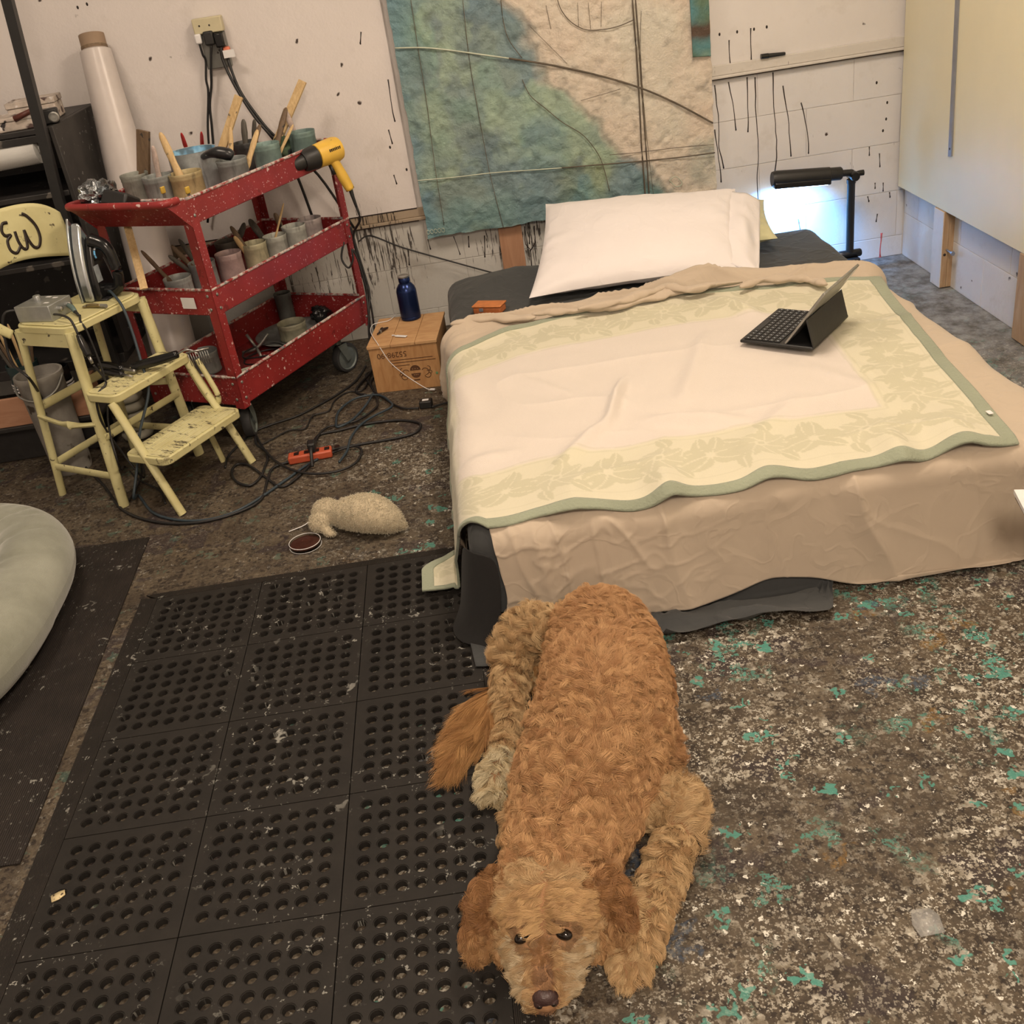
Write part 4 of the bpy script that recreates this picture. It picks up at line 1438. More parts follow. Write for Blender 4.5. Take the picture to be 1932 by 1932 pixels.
nzz = t_.noise(60, 4, .7)
c_ = t_.mix(t_.ramp(nzz, .35, .7), t_.mix(.12, c_, (.05, .06, .05)), c_)
t_.bump(t_.math('ADD', t_.noise(30, 5, .7), t_.noise(120, 3, .6)), .5, .006)
M_PAINTING = t_.end(c_, .55)
ob = MB().grid(P).build('painted_surface', M_PAINTING, pt, True, smooth=180)
set_color(ob.data, 'paint', pcol.reshape(-1, 3))
MB().box((PX0 + .006, PYF + .006, PZ0 + .006), (PX1 - .006, YB - .0225, PZ1)).build('stretcher', M_STUD, pt, True)
M_LINE = basic('dark_thread', pc(96, 80, 62), .7, var=.3)
M_PALELINE = basic('pale_thread', pc(196, 190, 158), .7, var=.2)
YP = 4.516
for nm, L, r, mt_ in (
    ('glued_string', [(-0.162, 4.516, 1.171), (-0.049, 4.516, 1.156), (0.052, 4.516, 1.132), (0.153, 4.516, 1.104), (0.276, 4.516, 1.070)], .0032, M_PALELINE), ('glued_string', [(0.276, 4.516, 1.070), (0.440, 4.516, 1.021), (0.605, 4.516, 0.963), (0.772, 4.516, 0.892), (0.919, 4.516, 0.811), (1.079, 4.516, 0.704)], .0040, M_LINE),
    ('glued_string', [(-0.165, 4.516, 0.660), (-0.006, 4.516, 0.650), (0.149, 4.516, 0.644), (0.304, 4.516, 0.631), (0.437, 4.516, 0.620)], .0022, M_PALELINE), ('glued_string', [(0.437, 4.516, 0.620), (0.593, 4.516, 0.609), (0.749, 4.516, 0.598), (0.928, 4.516, 0.588), (1.083, 4.516, 0.584)], .0024, M_LINE),
    ('glued_string', [(0.783, 4.516, 1.209), (0.784, 4.516, 1.036), (0.782, 4.516, 0.856), (0.777, 4.516, 0.648), (0.778, 4.516, 0.410)], .0034, M_LINE), ('glued_string', [(0.795, 4.516, 1.207), (0.796, 4.516, 1.034), (0.795, 4.516, 0.854), (0.795, 4.516, 0.645), (0.794, 4.516, 0.412)], .0030, M_LINE),
    ('stitched_line', [(-0.070, 4.517, 1.329), (-0.073, 4.517, 1.140), (-0.075, 4.517, 0.942), (-0.084, 4.517, 0.714), (-0.087, 4.517, 0.461)], .0014, M_LINE), ('stitched_line', [(0.128, 4.517, 1.301), (0.120, 4.517, 1.093), (0.125, 4.517, 0.892), (0.137, 4.517, 0.637), (0.161, 4.517, 0.411)], .0014, M_LINE),
    ('stitched_line', [(0.318, 4.517, 0.985), (0.342, 4.517, 0.921), (0.399, 4.517, 0.861), (0.458, 4.517, 0.801), (0.539, 4.517, 0.736), (0.593, 4.517, 0.654), (0.613, 4.517, 0.586), (0.628, 4.517, 0.496)], .0016, M_LINE), ('stitched_line', [(1.080, 4.517, 0.617), (0.931, 4.517, 0.628), (0.752, 4.517, 0.634), (0.641, 4.517, 0.642)], .0012, M_LINE),
    ('stitched_line', [(0.492, 4.517, 1.250), (0.504, 4.517, 1.210), (0.537, 4.517, 1.164), (0.590, 4.517, 1.130), (0.653, 4.517, 1.121), (0.717, 4.517, 1.123), (0.781, 4.517, 1.137)], .0018, M_LINE), ('stitched_line', [(0.815, 4.517, 0.411), (0.805, 4.517, 0.600), (0.799, 4.517, 0.812), (0.801, 4.517, 1.033), (0.815, 4.517, 1.166)], .0009, M_LINE),
    ('stitched_line', [(0.274, 4.517, 1.281), (0.273, 4.517, 1.205), (0.285, 4.517, 1.137), (0.328, 4.517, 1.063)], .0016, M_LINE), ('stitched_line', [(0.544, 4.517, 0.871), (0.619, 4.517, 0.880), (0.707, 4.517, 0.891)], .0010, M_LINE), ('stitched_line', [(0.445, 4.517, 1.238), (0.455, 4.517, 1.151)], .0010, M_LINE),
    ('stitched_line', [(0.569, 4.517, 1.230), (0.564, 4.517, 1.145)], .0009, M_LINE), ('stitched_line', [(0.610, 4.517, 1.224), (0.611, 4.517, 1.128)], .0009, M_LINE), ('stitched_line', [(0.662, 4.517, 1.220), (0.652, 4.517, 1.132)], .0009, M_LINE),
    ('stitched_line', [(0.374, 4.517, 1.172), (0.448, 4.517, 1.084), (0.504, 4.517, 1.017)], .0009, M_LINE), ('raised_mark', [(0.884, 4.516, 0.501), (0.912, 4.516, 0.512), (0.938, 4.516, 0.481), (0.912, 4.516, 0.470), (0.884, 4.516, 0.501)], .0018, M_PALELINE)):
    MB().tube(L, r, 6, 6).build(nm, mt_, pt, True, smooth=180)
for q in ((-0.159, 4.519, 0.442), (-0.143, 4.519, 0.442), (-0.127, 4.519, 0.442), (-0.111, 4.519, 0.442), (-0.095, 4.519, 0.441)):
    MB().tube([(q[0] + .006 * math.cos(a), q[1], q[2] + .009 * math.sin(a)) for a in np.linspace(0, 2 * PI, 10)[:-1]], .0012, 5, 2, closed=True).build('raised_loop', M_PALELINE, pt, True, smooth=180)
# pasted strip at the upper right of it
c0, c1, c2, c3 = (1.009, 4.517, 0.968), (1.082, 4.517, 0.961), (1.084, 4.517, 1.166), (1.007, 4.517, 1.177)
gu, gv = 24, 70
u = np.linspace(0, 1, gu)[:, None, None]
v = np.linspace(0, 1, gv)[None, :, None]
tz = 1.45
A_, B_ = np.array(c0), np.array(c1)
Cq, Dq = np.array(c2) + np.array([0, 0, .25]), np.array(c3) + np.array([0, 0, .25])
Q = A_ * (1 - u) * (1 - v) + B_ * u * (1 - v) + Cq * u * v + Dq * (1 - u) * v
Q[..., 1] += .0025 * fbm(Q[..., 0] * 30, Q[..., 2] * 30, 3, 2)
zz, xx = Q[..., 2], Q[..., 0]
w1 = np.clip(.5 + .6 * fbm(xx * 12, zz * 14, 1, 3), 0, 1)[..., None]
colp = np.array(pc(84, 128, 124)) * (1 - w1) + np.array(pc(92, 112, 84)) * w1
w2 = np.clip(np.exp(-((zz - 1.055 - .01 * fbm(xx * 20, zz * 0, 2)) / .028) ** 2) * 1.3, 0, 1)[..., None]
colp = colp * (1 - w2) + np.array(pc(84, 60, 44)) * w2
w3 = np.clip(fbm(xx * 10, zz * 10, 4, 3), 0, 1)[..., None]
colp = colp * (1 - w3 * .5) + np.array(pc(176, 178, 130)) * w3 * .5
ob = MB().grid(Q).build('pasted_strip', M_PAINTING, pt, True, smooth=180, solid=.003)
set_color(ob.data, 'paint', colp.reshape(-1, 3))

# raw plank standing behind the bed under the painting
pk = MB().prism([((0.140, 4.560, 0.385)[0], 0.0), ((0.226, 4.560, 0.178)[0] + .012, 0.0), ((0.239, 4.560, 0.383)[0], .413), ((0.138, 4.560, 0.388)[0], .413)], -4.572, -4.553, Matrix(((1, 0, 0, 0), (0, 0, -1, 0), (0, 1, 0, 0), (0, 0, 0, 1)))).build(
    'plank', wood('plank_wood', pc(198, 144, 104), pc(170, 116, 80), (5, 5, 1)), bevel=.002)
tag(pk, 'short raw wooden plank propping the painting up against the wall', 'plank')

# dark marker on the ledge
mk = thing('marker', 'dark tapered marker lying on the narrow wall ledge', 'marker', (1.342, 4.566, 0.920))
MB().lathe([(.009, 0), (.0095, .012), (.0065, .095), (.005, .1)], 14, aim((1.299, 4.564, 0.923), (1.383, 4.564, 0.921))).build('barrel', M_BLACKP, mk, True)
MB().lathe([(.0102, -.001), (.0102, .03)], 14, aim((1.299, 4.564, 0.923), (1.383, 4.564, 0.921))).build('cap', M_BLACKG, mk, True)

# ------------------------------------------------------------------ desk lamp beside the bed
lp = thing('desk_lamp', 'black adjustable lamp shining a cold light onto the wall', 'lamp', (1.635, 4.44, 0))
LY = 4.44
b = MB().box((1.59, LY - .05, .0), (1.69, LY + .06, .035)).box((1.605, LY - .035, .035), (1.675, LY + .04, .07))
b.build('base', M_BLACKP, lp, True, bevel=.006)
MB().lathe([(.014, -.05), (.017, -.045), (.017, .045), (.014, .05)], 18, Matrix.Translation((1.638, LY, .085)) @ Matrix.Rotation(PI / 2, 4, 'Y')).build('lower_joint', M_BLACKG, lp, True)
MB().lathe([(.016, .08), (.0165, .09), (.0165, .385), (.019, .39), (.019, .405)], 18, Matrix.Translation((1.638, LY, 0))).build('pole', M_BLACKP, lp, True)
MB().lathe([(.017, -.035), (.02, -.03), (.02, .03), (.017, .035)], 18, Matrix.Translation((1.645, LY, .42)) @ Matrix.Rotation(PI / 2, 4, 'X')).lathe([(.010, 0), (.012, .012), (.012, .03)], 14, Matrix.Translation((1.66, LY, .425)) @ Matrix.Rotation(PI / 2, 4, 'Y')).build('elbow', M_BLACKG, lp, True)
A0, A1 = Vector((1.645, LY, .432)), Vector((1.30, LY, .457))
MB().lathe([(.012, 0), (.014, .02), (.014, .06)], 16, aim(A0, A1)).build('neck', M_BLACKP, lp, True)
Mh = aim(A0, A1)
hp_ = MB().lathe([(.024, .05), (.027, .055), (.027, .10), (.030, .102), (.033, .33), (.029, .345)], 20, Mh)
hp_.build('lamp_head', M_BLACKP, lp, True)
Mhx = Matrix.Translation((1.42, LY, .425)) @ Matrix.Rotation(math.radians(4.1), 4, 'Y')
hood = MB()
hood.box((-.115, -.030, -.014), (.125, .030, .012), Mhx).build('hood', M_BLACKG, lp, True, bevel=.005)
te = NT('cold_light_tube')
em = te.n('Emission', {'Color': (.62, .82, 1.0, 1), 'Strength': 20.0})
te.t.links.new(em.outputs[0], te.out.inputs[0])
MB().box((-.105, -.016, -.0165), (.115, .016, -.0142), Mhx).build('light_strip', te.mat, lp, True)
ll = area_light('lamp_light', (1.40, LY + .0, .404), .20, .03, 4.2, (.10, .42, 1.0), (math.radians(26), 0, math.radians(0)))
ll.data.spread = math.radians(115)
ll.parent = lp
ll.matrix_parent_inverse = wm(lp).inverted()

# ------------------------------------------------------------------ tablet in a keyboard case on the blanket
tb = thing('tablet', 'tablet propped in a black keyboard case on the blanket', 'tablet', (.774, 3.008, .343), math.atan2(.223, .19))
# local: x along the keyboard's width (away from the viewer), -y is towards the screen's back
MB().box((0, -.232, -.004), (.285, 0, .006)).build('keyboard_base', M_BLACKP, tb, bevel=.004)
M_KEY = basic('black_key', pc(30, 28, 26), .35, var=.1)
M_GLYPH = basic('key_print', pc(200, 196, 186), .5, var=.02)
key = MB().box((-.0083, -.0083, 0), (.0083, .0083, .0028)).mesh('key', M_KEY, 30)
gly = MB().box((-.0017, -.0017, .0029), (.0017, .0017, .0031)).mesh('key_print', M_GLYPH, 0)
for r_ in range(6):
    for k in range(14):
        if r_ == 0 and 4 <= k <= 8: continue
        o = link('key', key, tb)
        o.location = (.018 + k * .0192, -.020 - r_ * .0192, .006)
        g_ = link('key_print', gly, o)
MB().box((.018 + 4 * .0192 - .0083, -.0283, .006), (.018 + 8 * .0192 + .0083, -.0117, .0088)).build('space_bar', M_KEY, tb, bevel=.001)
Mt = Matrix.Translation((.006, -.140, .008)) @ Matrix.Rotation(math.radians(36), 4, 'X')
# panel in its own frame: x width, z up; leans back over -y
MB().box((0, -.0075, 0), (.268, 0, .205), Mt).build('tablet_body', M_DULLSTEEL, tb, bevel=.002)
MB().box((.006, .0002, .006), (.262, .0010, .199), Mt).build('screen', M_BLACKG, tb)
MB().box((.225, -.0085, .150), (.262, -.0077, .2), Mt).build('camera_strip', M_WHITEP, tb)
top_pt = Mt @ Vector((0, -.009, .105))
foot_y = -.230
sup = MB()
pA, pB = Vector((.003, foot_y, .004)), Vector((.003, top_pt.y, top_pt.z))
dX = Vector((.272, 0, 0))
th_ = Vector((0, -.0035, .0015))
sup.add([pA, pA + dX, pB + dX, pB, pA + th_, pA + dX + th_, pB + dX + th_, pB + th_], [(0, 1, 2, 3), (4, 7, 6, 5), (0, 4, 5, 1), (1, 5, 6, 2), (2, 6, 7, 3), (3, 7, 4, 0)])
sup.build('stand_flap', M_BLACKP, tb, bevel=.001)

# ------------------------------------------------------------------ wooden wine crate with things on it
CR = math.radians(-7)
cr = thing('wooden_crate', 'upturned wooden wine crate beside the bed', 'crate', (-.446, 3.908, 0), CR)
CW, CD, CH = .268, .315, .195
M_CRATE = wood('crate_pine', pc(196, 142, 88), pc(172, 116, 66), (14, 3, 3))
M_CRATET = wood('crate_pine_top', pc(206, 154, 100), pc(184, 130, 80), (3, 9, 3))
MB().box((0, 0, 0), (CW, .012, CH - .012)).build('front_panel', M_CRATE, cr, bevel=.001)
MB().box((0, CD - .012, 0), (CW, CD, CH - .012)).build('back_panel', M_CRATE, cr, bevel=.001)
MB().box((0, .0125, 0), (.012, CD - .0125, CH - .012)).build('side_panel', M_CRATE, cr, bevel=.001)
MB().box((CW - .012, .0125, 0), (CW, CD - .0125, CH - .012)).build('side_panel', M_CRATE, cr, bevel=.001)
for k, (a0, a1) in enumerate(((-.004, .088), (.0895, .185), (.1865, CW + .004))):
    MB().box((a0, -.004, CH - .0115), (a1, CD + .004, CH)).build('top_board', M_CRATET, cr, bevel=.0012)
M_BRAND = basic('burnt_print', pc(92, 54, 28), .7, var=.2)


def text(body, size, mat, parent, M, name='lettering', ext=.0003):
    cu = bpy.data.curves.new(name, 'FONT')
    cu.body = body
    cu.size = size
    cu.extrude = ext
    cu.align_x = 'CENTER'
    cu.align_y = 'CENTER'
    cu.materials.append(mat)
    o = bpy.data.objects.new('text_tmp', cu)
    COL.objects.link(o)
    me = bpy.data.meshes.new_from_object(o.evaluated_get(bpy.context.evaluated_depsgraph_get()))
    bpy.data.objects.remove(o)
    me.name = name
    o = link(name, me, parent)
    o.matrix_basis = M
    return o


FRONT = Matrix.Translation((0, -.0006, 0)) @ Matrix.Rotation(PI / 2, 4, 'X')   # text plane on the front face
text('55298-90', .031, M_BRAND, cr, Matrix.Translation((.088, -.0006, .152)) @ Matrix.Rotation(PI / 2, 4, 'X') @ Matrix.Rotation(PI, 4, 'Z'))
for (x0, x1, z_) in ((.075, .245, .128), (.078, .255, .117), (.080, .15, .104)):
    MB().box((x0, -.0008, z_ - .0012), (x1, 0, z_ + .0012)).build('printed_rule', M_BRAND, cr)
# crest: domed shield with pale studs and scrollwork either side
def arc(cx, cz, r, a0, a1, n=12): return [(cx + r * math.cos(a), cz + r * math.sin(a)) for a in np.linspace(a0, a1, n)]
Mx_ = Matrix(((1, 0, 0, 0), (0, 0, 1, 0), (0, 1, 0, 0), (0, 0, 0, 1)))
crest = MB()
crest.prism([(q[0], q[1]) for q in arc(.168, .079, .021, 0, PI)], -.0009, -.0002, Mx_)
crest.prism([(q[0], q[1]) for q in arc(.168, .066, .019, PI, 2 * PI)], -.0009, -.0002, Mx_)
crest.box((.156, -.0009, .036), (.180, -.0002, .041))
cs = crest.build('printed_crest', M_BRAND, cr, smooth=0)
for (dx, dz) in ((-.010, .085), (0, .085), (.010, .085), (-.007, .060), (0, .060), (.007, .060)):
    MB().ell((.168 + dx, -.001, dz), (.0018, .0004, .0018), nu=8, nv=6).build('pale_stud', M_CRATET, cs)
for sg in (-1, 1):
    for (r0, cx, cz, a0, a1) in ((.014, .038, .070, -1.5, 2.6), (.010, .050, .082, -2.2, 1.6), (.012, .046, .056, -3.0, .9), (.006, .058, .066, -2.5, 2.2)):
        L = [(.168 + sg * (cx + r0 * math.cos(a)), -.0008, cz + r0 * math.sin(a)) for a in np.linspace(a0, a1, 10)]
        MB().tube(L, .0013, 5, 2, up=(0, 1, 0), flat=.3).build('scrollwork', M_BRAND, cr, smooth=180)
MB().ell((.250, -.0006, .058), (.005, .0006, .006), nu=10, nv=6).build('paint_dab', basic('green_dab', pc(110, 140, 92), .6), cr)

bt = thing('water_bottle', 'dark blue metal water bottle standing on the wooden crate', 'bottle', (-.275, 4.17, CH))
M_BLUE = basic('blue_metal', pc(36, 48, 82), .25, .75, var=.08)
R0 = .041
MB().lathe([(R0 - .004, 0), (R0, .004), (R0, .012), (R0 - .0015, .0135), (R0, .015), (R0, .118), (R0 - .004, .132), (R0 - .014, .146), (R0 - .019, .150), (R0 - .019, .156)], 32).build('bottle_body', M_BLUE, bt)
MB().lathe([(.0235, .156), (.0235, .172), (.022, .174)], 28).build('cap', M_BLUE, bt)
MB().lathe([(.0245, .174), (.0245, .179), (.019, .181)], 28).build('steel_rim', M_CHROME, bt)

# small clip, adapter and white charging lead on the crate
clp = thing('spring_clip', 'small dark brown spring clip lying on the crate', 'clip', (-0.398, 4.044, 0.197), 1.2)
M_RUST = basic('rusty_brown', pc(58, 38, 28), .5, .3, var=.3)
MB().tube([(0, 0, .004), (.02, .004, .007), (.045, .010, .004)], [.004, .006, .003], 6, 3).build('jaw', M_RUST, clp, smooth=180)
MB().tube([(0, 0, .004), (.02, -.006, .007), (.045, -.014, .004)], [.004, .006, .003], 6, 3).build('jaw', M_RUST, clp, smooth=180)
MB().lathe([(.006, .001), (.006, .011)], 10).build('spring', M_DULLSTEEL, clp)
MB().tube([(0, 0, .005), (-.03, .0, .006)], [.004, .003], 6).build('handle', M_RUST, clp, smooth=180)
ad = thing('sachet', 'thin white plastic sleeve lying on the crate', 'sleeve', (-0.314, 3.961, 0.197), -.55)
MB().cbox((0, 0, .002), (.05, .016, .003)).build('sleeve', M_WHITEP, ad, bevel=.001)
MB().tube([(-.025, 0, .002), (-.035, .004, .002), (-.045, .002, .002)], .0025, 6, 3).build('twisted_end', M_WHITEP, ad, smooth=180)
L = [(-0.337, 4.245, 0.199), (-0.365, 4.177, 0.199), (-0.408, 4.165, 0.199), (-0.436, 4.145, 0.199)] + [(-0.437, 4.056, 0.199), (-0.406, 3.919, 0.199)]
fx = Vector((-.446, 3.908, 0))
L2 = [RZ(CR) @ Vector(q) + fx for q in ((.055, -.006, .175), (.075, -.008, .13), (.105, -.009, .09), (.15, -.012, .045), (.20, -.03, .012), (.222, -.04, .006))]
wl = thing('charging_lead', 'thin white charging lead trailing down the front of the crate', 'cable', L2[-1])
MB().tube([Vector(q) for q in L] + L2, .0016, 6, 5).build('lead', M_WHITEP, wl, True, smooth=180)
MB().cbox((0, 0, 0), (.02, .008, .006), Matrix.Translation(L2[-1] + Vector((.006, -.003, .002))) @ RZ(-.4)).build('plug', M_WHITEP, wl, True, bevel=.001)

# ------------------------------------------------------------------ plush toy, dish, scraps on the floor
toy = thing('plush_toy', 'worn cream plush dog toy lying on the painted floor', 'toy', (-0.483, 2.900, 0.000))
tx = [(-0.571, 2.872, 0.042), (-0.506, 2.857, 0.048), (-0.438, 2.829, 0.055), (-0.383, 2.797, 0.048), (-0.344, 2.784, 0.030), (-0.326, 2.779, 0.020)]
m = MB()
sweep(m, [(*tx[1], .046, .046), (tx[2][0], tx[2][1], .057, .066, .055), (tx[3][0], tx[3][1], .050, .056, .048), (*tx[4], .034, .032), (*tx[5], .014, .014)], 20, 5)
hd_ = Vector(tx[0])
m.ell(hd_ + Vector((.012, .010, .008)), (.046, .042, .042))
m.ell(hd_ + Vector((-.010, -.026, -.004)), (.034, .032, .030))
sweep(m, [(hd_.x + .0, hd_.y - .040, .034, .014, .014), (hd_.x + .016, hd_.y - .060, .018, .015, .010), (hd_.x + .028, hd_.y - .068, .013, .010, .008)], 12, 4)
sweep(m, [(hd_.x + .010, hd_.y + .040, .060, .016, .012), (hd_.x - .016, hd_.y + .058, .05, .012, .010)], 12, 4)
tmp = link('toy_tmp', m.mesh('toy_tmp', [], 180))
md = tmp.modifiers.new('r', 'REMESH')
md.mode = 'VOXEL'
md.voxel_size = .005
md = tmp.modifiers.new('s', 'SMOOTH')
md.iterations = 4
dg = bpy.context.evaluated_depsgraph_get()
tm_ = bpy.data.meshes.new_from_object(tmp.evaluated_get(dg))
bpy.data.objects.remove(tmp)
tm_.name = 'toy_body'
tm_.materials.clear()
tm_.materials.append(basic('cream_plush', pc(196, 170, 132), .95, var=.15, scale=40))
tm_.polygons.foreach_set('use_smooth', [True] * len(tm_.polygons))
n_ = len(tm_.vertices)
tv = np.zeros(n_ * 3, np.float32)
tm_.vertices.foreach_get('co', tv)
tv = tv.reshape(-1, 3)
tv[:, 2] = np.maximum(tv[:, 2], .002)
tm_.vertices.foreach_set('co', tv.ravel())
tm_.update()
tnv = np.zeros(n_ * 3, np.float32)
tm_.vertices.foreach_get('normal', tnv)
tnv = tnv.reshape(-1, 3)
link('toy_body', tm_, toy, True)
rg = np.random.default_rng(9)
ii = rg.choice(n_, 16000)
rp = tv[ii] + rg.normal(0, .0015, (16000, 3))
dv = unit(tnv[ii] + rg.normal(0, .95, (16000, 3)))
tpos = rp[:, None, :] + dv[:, None, :] * (np.linspace(0, 1, 4)[None, :, None] * (.0035 + .003 * rg.random((16000, 1, 1))))
tpos[..., 2] = np.maximum(tpos[..., 2], .002)
tcol = np.array(pc(214, 190, 152))[None] * (.8 + .3 * rg.random((16000, 1)))
pile = hair_object('plush_pile', tpos, tcol, .0006, M_FUR, toy)
pile['kind'] = 'stuff'
MB().cbox(Vector(tx[3]) + Vector((-.012, -.036, -.012)), (.022, .002, .014)).build('sewn_tag', M_WHITEC, toy, True)
MB().ell(hd_ + Vector((-.028, -.034, .0)), (.005, .005, .004), nu=10, nv=8).build('stitched_nose', M_BRAND, toy, True)
MB().tube([(-0.630, 2.923, 0.004), (-0.646, 2.905, 0.004), (-0.665, 2.894, 0.004), (-0.689, 2.882, 0.004)], .0016, 6, 4).build('loose_thread', M_WHITEP, toy, True, smooth=180)

ds = thing('petri_dish', 'clear shallow dish of dark brown dried paint on the floor', 'dish', (-0.627, 2.783, 0.000))
t_ = NT('clear_plastic')
M_CLEAR = t_.end((.95, .93, .9), .05, Transmission_Weight=1.0, IOR=1.3, Alpha=1.0)
MB().lathe([(.0, .001), (.047, .001), (.0485, .003), (.0485, .016), (.0465, .016), (.0465, .004), (.0, .004)], 40, cap0=False, cap1=False).build('glass_dish', M_CLEAR, ds)
MB().tube([(.0478 * math.cos(a), .0478 * math.sin(a), .0165) for a in np.linspace(0, 2 * PI, 40)[:-1]], .0011, 6, closed=True).build('dish_rim_glint', M_WHITEP, ds, smooth=180)  # whitish ring painting the bright highlight along the clear rim
MB().tube([(.0487 * math.cos(a), .0487 * math.sin(a), .0025) for a in np.linspace(0, 2 * PI, 40)[:-1]], .0008, 6, closed=True).build('dish_foot_glint', M_WHITEP, ds, smooth=180)  # second whitish ring for the highlight round the base
MB().lathe([(.0, .0045), (.0455, .0045), (.0455, .010), (.0, .0105)], 40, cap0=False, cap1=False).build('dried_paint', basic('dried_brown_paint', pc(62, 32, 22), .3, var=.3, scale=40, bump=.3), ds)

sc = MB().cbox((0, 0, .001), (.055, .022, .001), RZ(.35)).build('paper_scrap', M_WHITEP)
sc.location = (-1.836, 3.973, 0.001)
tag(sc, 'small white paper scrap on the floor beside the step stool', 'paper scrap')
pf = MB().add([(-.022, -.026, .002), (.020, -.024, .002), (.024, .010, .003), (.014, .028, .002), (-.018, .026, .004), (-.026, 0, .002)], [(0, 1, 2, 3, 4, 5)]).build('plastic_scrap', M_CLEAR, solid=.0015)
t_ = NT('thin_clear_film')
pf.data.materials.clear()
pf.data.materials.append(t_.end(pc(214, 200, 180), .15, Alpha=.28))
pf.location = (0.588, 1.164, 0.000)
tag(pf, 'crumpled scrap of clear plastic stuck on the floor', 'plastic scrap')
ch = MB().add([(-.014, -.008, 0), (0, -.011, .001), (.013, -.006, 0), (.015, .006, .001), (.004, .010, 0), (-.012, .008, .001)], [(0, 1, 2, 3, 4, 5)]).build('paint_chip', basic('cream_paint_chip', pc(214, 184, 130), .6, splat=[(pc(80, 60, 40), 120, .3, .3)]), solid=.002)
ch.location = (-1.001, 1.519, 0.015)
ch.rotation_euler = (0, 0, .5)
tag(ch, 'cream chip of dried paint lying on the black drainage mat', 'paint chip')

# white board on a low table just at the frame's edge
lt = thing('low_table', 'low wooden table standing by the foot of the bed', 'table', (1.40, 1.80, 0))
MB().box((1.20, 1.62, .30), (1.85, 1.93, .325)).build('table_top', M_STUD, lt, True, bevel=.003)
for (x_, y_) in ((1.36, 1.66), (1.80, 1.66), (1.36, 1.88), (1.80, 1.88)):
    MB().box((x_ - .018, y_ - .018, 0), (x_ + .018, y_ + .018, .2995)).build('leg', M_STUD, lt, True, bevel=.002)
bd = thing('drawing_board', 'white board jutting into view past the foot of the bed', 'board', (1.3, 1.8, .326))
MB().prism([(1.082, 1.925), (1.062, 1.84), (1.45, 1.70), (1.50, 1.80)], .337, .347).build('board_sheet', M_WHITEP, bd, True)
MB().prism([(1.085, 1.922), (1.068, 1.845), (1.45, 1.71), (1.49, 1.80)], .3265, .3365).build('board_core', wood('board_core_wood', pc(120, 88, 62), pc(96, 68, 46)), bd, True)

# ------------------------------------------------------------------ grey dog bed
db = thing('dog_bed', 'oval grey plush dog bed with a thick bolster rim', 'dog bed', (-1.72, 2.5, .006))
t_ = NT('grey_velour')
vn = t_.noise(5, 4, .6)
cg = t_.mix(t_.ramp(vn, .35, .65), pc(134, 127, 104), pc(160, 151, 127))
t_.bump(t_.math('ADD', t_.noise(300, 2), t_.math('MULTIPLY', t_.noise(18, 3), .6)), .3, .004)
M_VEL = t_.end(cg, .9, Sheen_Weight=.6, Sheen_Roughness=.4, Specular_IOR_Level=.1)
nth, nph = 220, 40
th1 = np.linspace(0, 2 * PI, nth, endpoint=False)[:, None]
ph1 = np.linspace(0, 2 * PI, nph, endpoint=False)[None, :]
RX, RY, rt = .335, .49, .115
pw = 2 / 2.5
cxs = RX * np.sign(np.cos(th1)) * np.abs(np.cos(th1)) ** pw
cys = RY * np.sign(np.sin(th1)) * np.abs(np.sin(th1)) ** pw
nxv, nyv = np.cos(th1) / RX, np.sin(th1) / RY
ln = np.hypot(nxv, nyv)
nxv, nyv = nxv / ln, nyv / ln
rr_ = rt * (1 + .05 * vnoise(th1 * 2.2, ph1 * 0, 1)) - .010 * (1 - np.abs(vnoise(th1 * 7 + .5 * np.sin(ph1), ph1 * .8, 2))) ** 4 * (np.cos(ph1) < .5)
X_ = cxs + nxv * rr_ * np.cos(ph1) * 1.02
Y_ = cys + nyv * rr_ * np.cos(ph1) * 1.02
Z_ = rt * .86 + rr_ * .86 * np.sin(ph1)
ring = np.stack([X_, Y_, np.maximum(Z_, .001)], -1)
ringc = np.concatenate([ring, ring[:1]], 0)
ringc = np.concatenate([ringc, ringc[:, :1]], 1)
MB().grid(ringc).build('bolster', M_VEL, db, smooth=180)
m = MB()
m.ell((0, 0, .045), (RX * .95, RY * .95, .05), nu=40, nv=14)
m.build('cushion', M_VEL, db, smooth=180)

# ------------------------------------------------------------------ red service cart
CA = math.radians(60.1)
CO = Vector((-.886, 3.564, 0))
CLn, CWd = .857, .43


def red_paint(name, chips):
    t = NT(name)
    c = t.mix(t.ramp(t.noise(6, 4, .6), .3, .7), pc(128, 34, 32), pc(158, 46, 42))
    for sc, d, r_, o, k in ((75, .16, .16, 1, .9), (34, .09, .14, 2, .9), (150, .15, .2, 3, .8)):
        m_, _ = t.spots(sc, d * chips, r_, warp=.5, off=(o, o * .7, o * 1.3))
        c = t.mix(t.math('MULTIPLY', m_, k), c, pc(226, 190, 170))
    st = t.noise(1, 3, .6, t.map((70, 70, 9)), dist=.6)
    c = t.mix(t.math('MULTIPLY', t.ramp(st, .735, .76), min(1, chips)), c, pc(220, 178, 158))
    m_, _ = t.spots(22, .18, .3, warp=.8, off=(4, 4, 4))
    c = t.mix(t.math('MULTIPLY', m_, .5), c, pc(84, 26, 24))
    return t.end(c, .42)


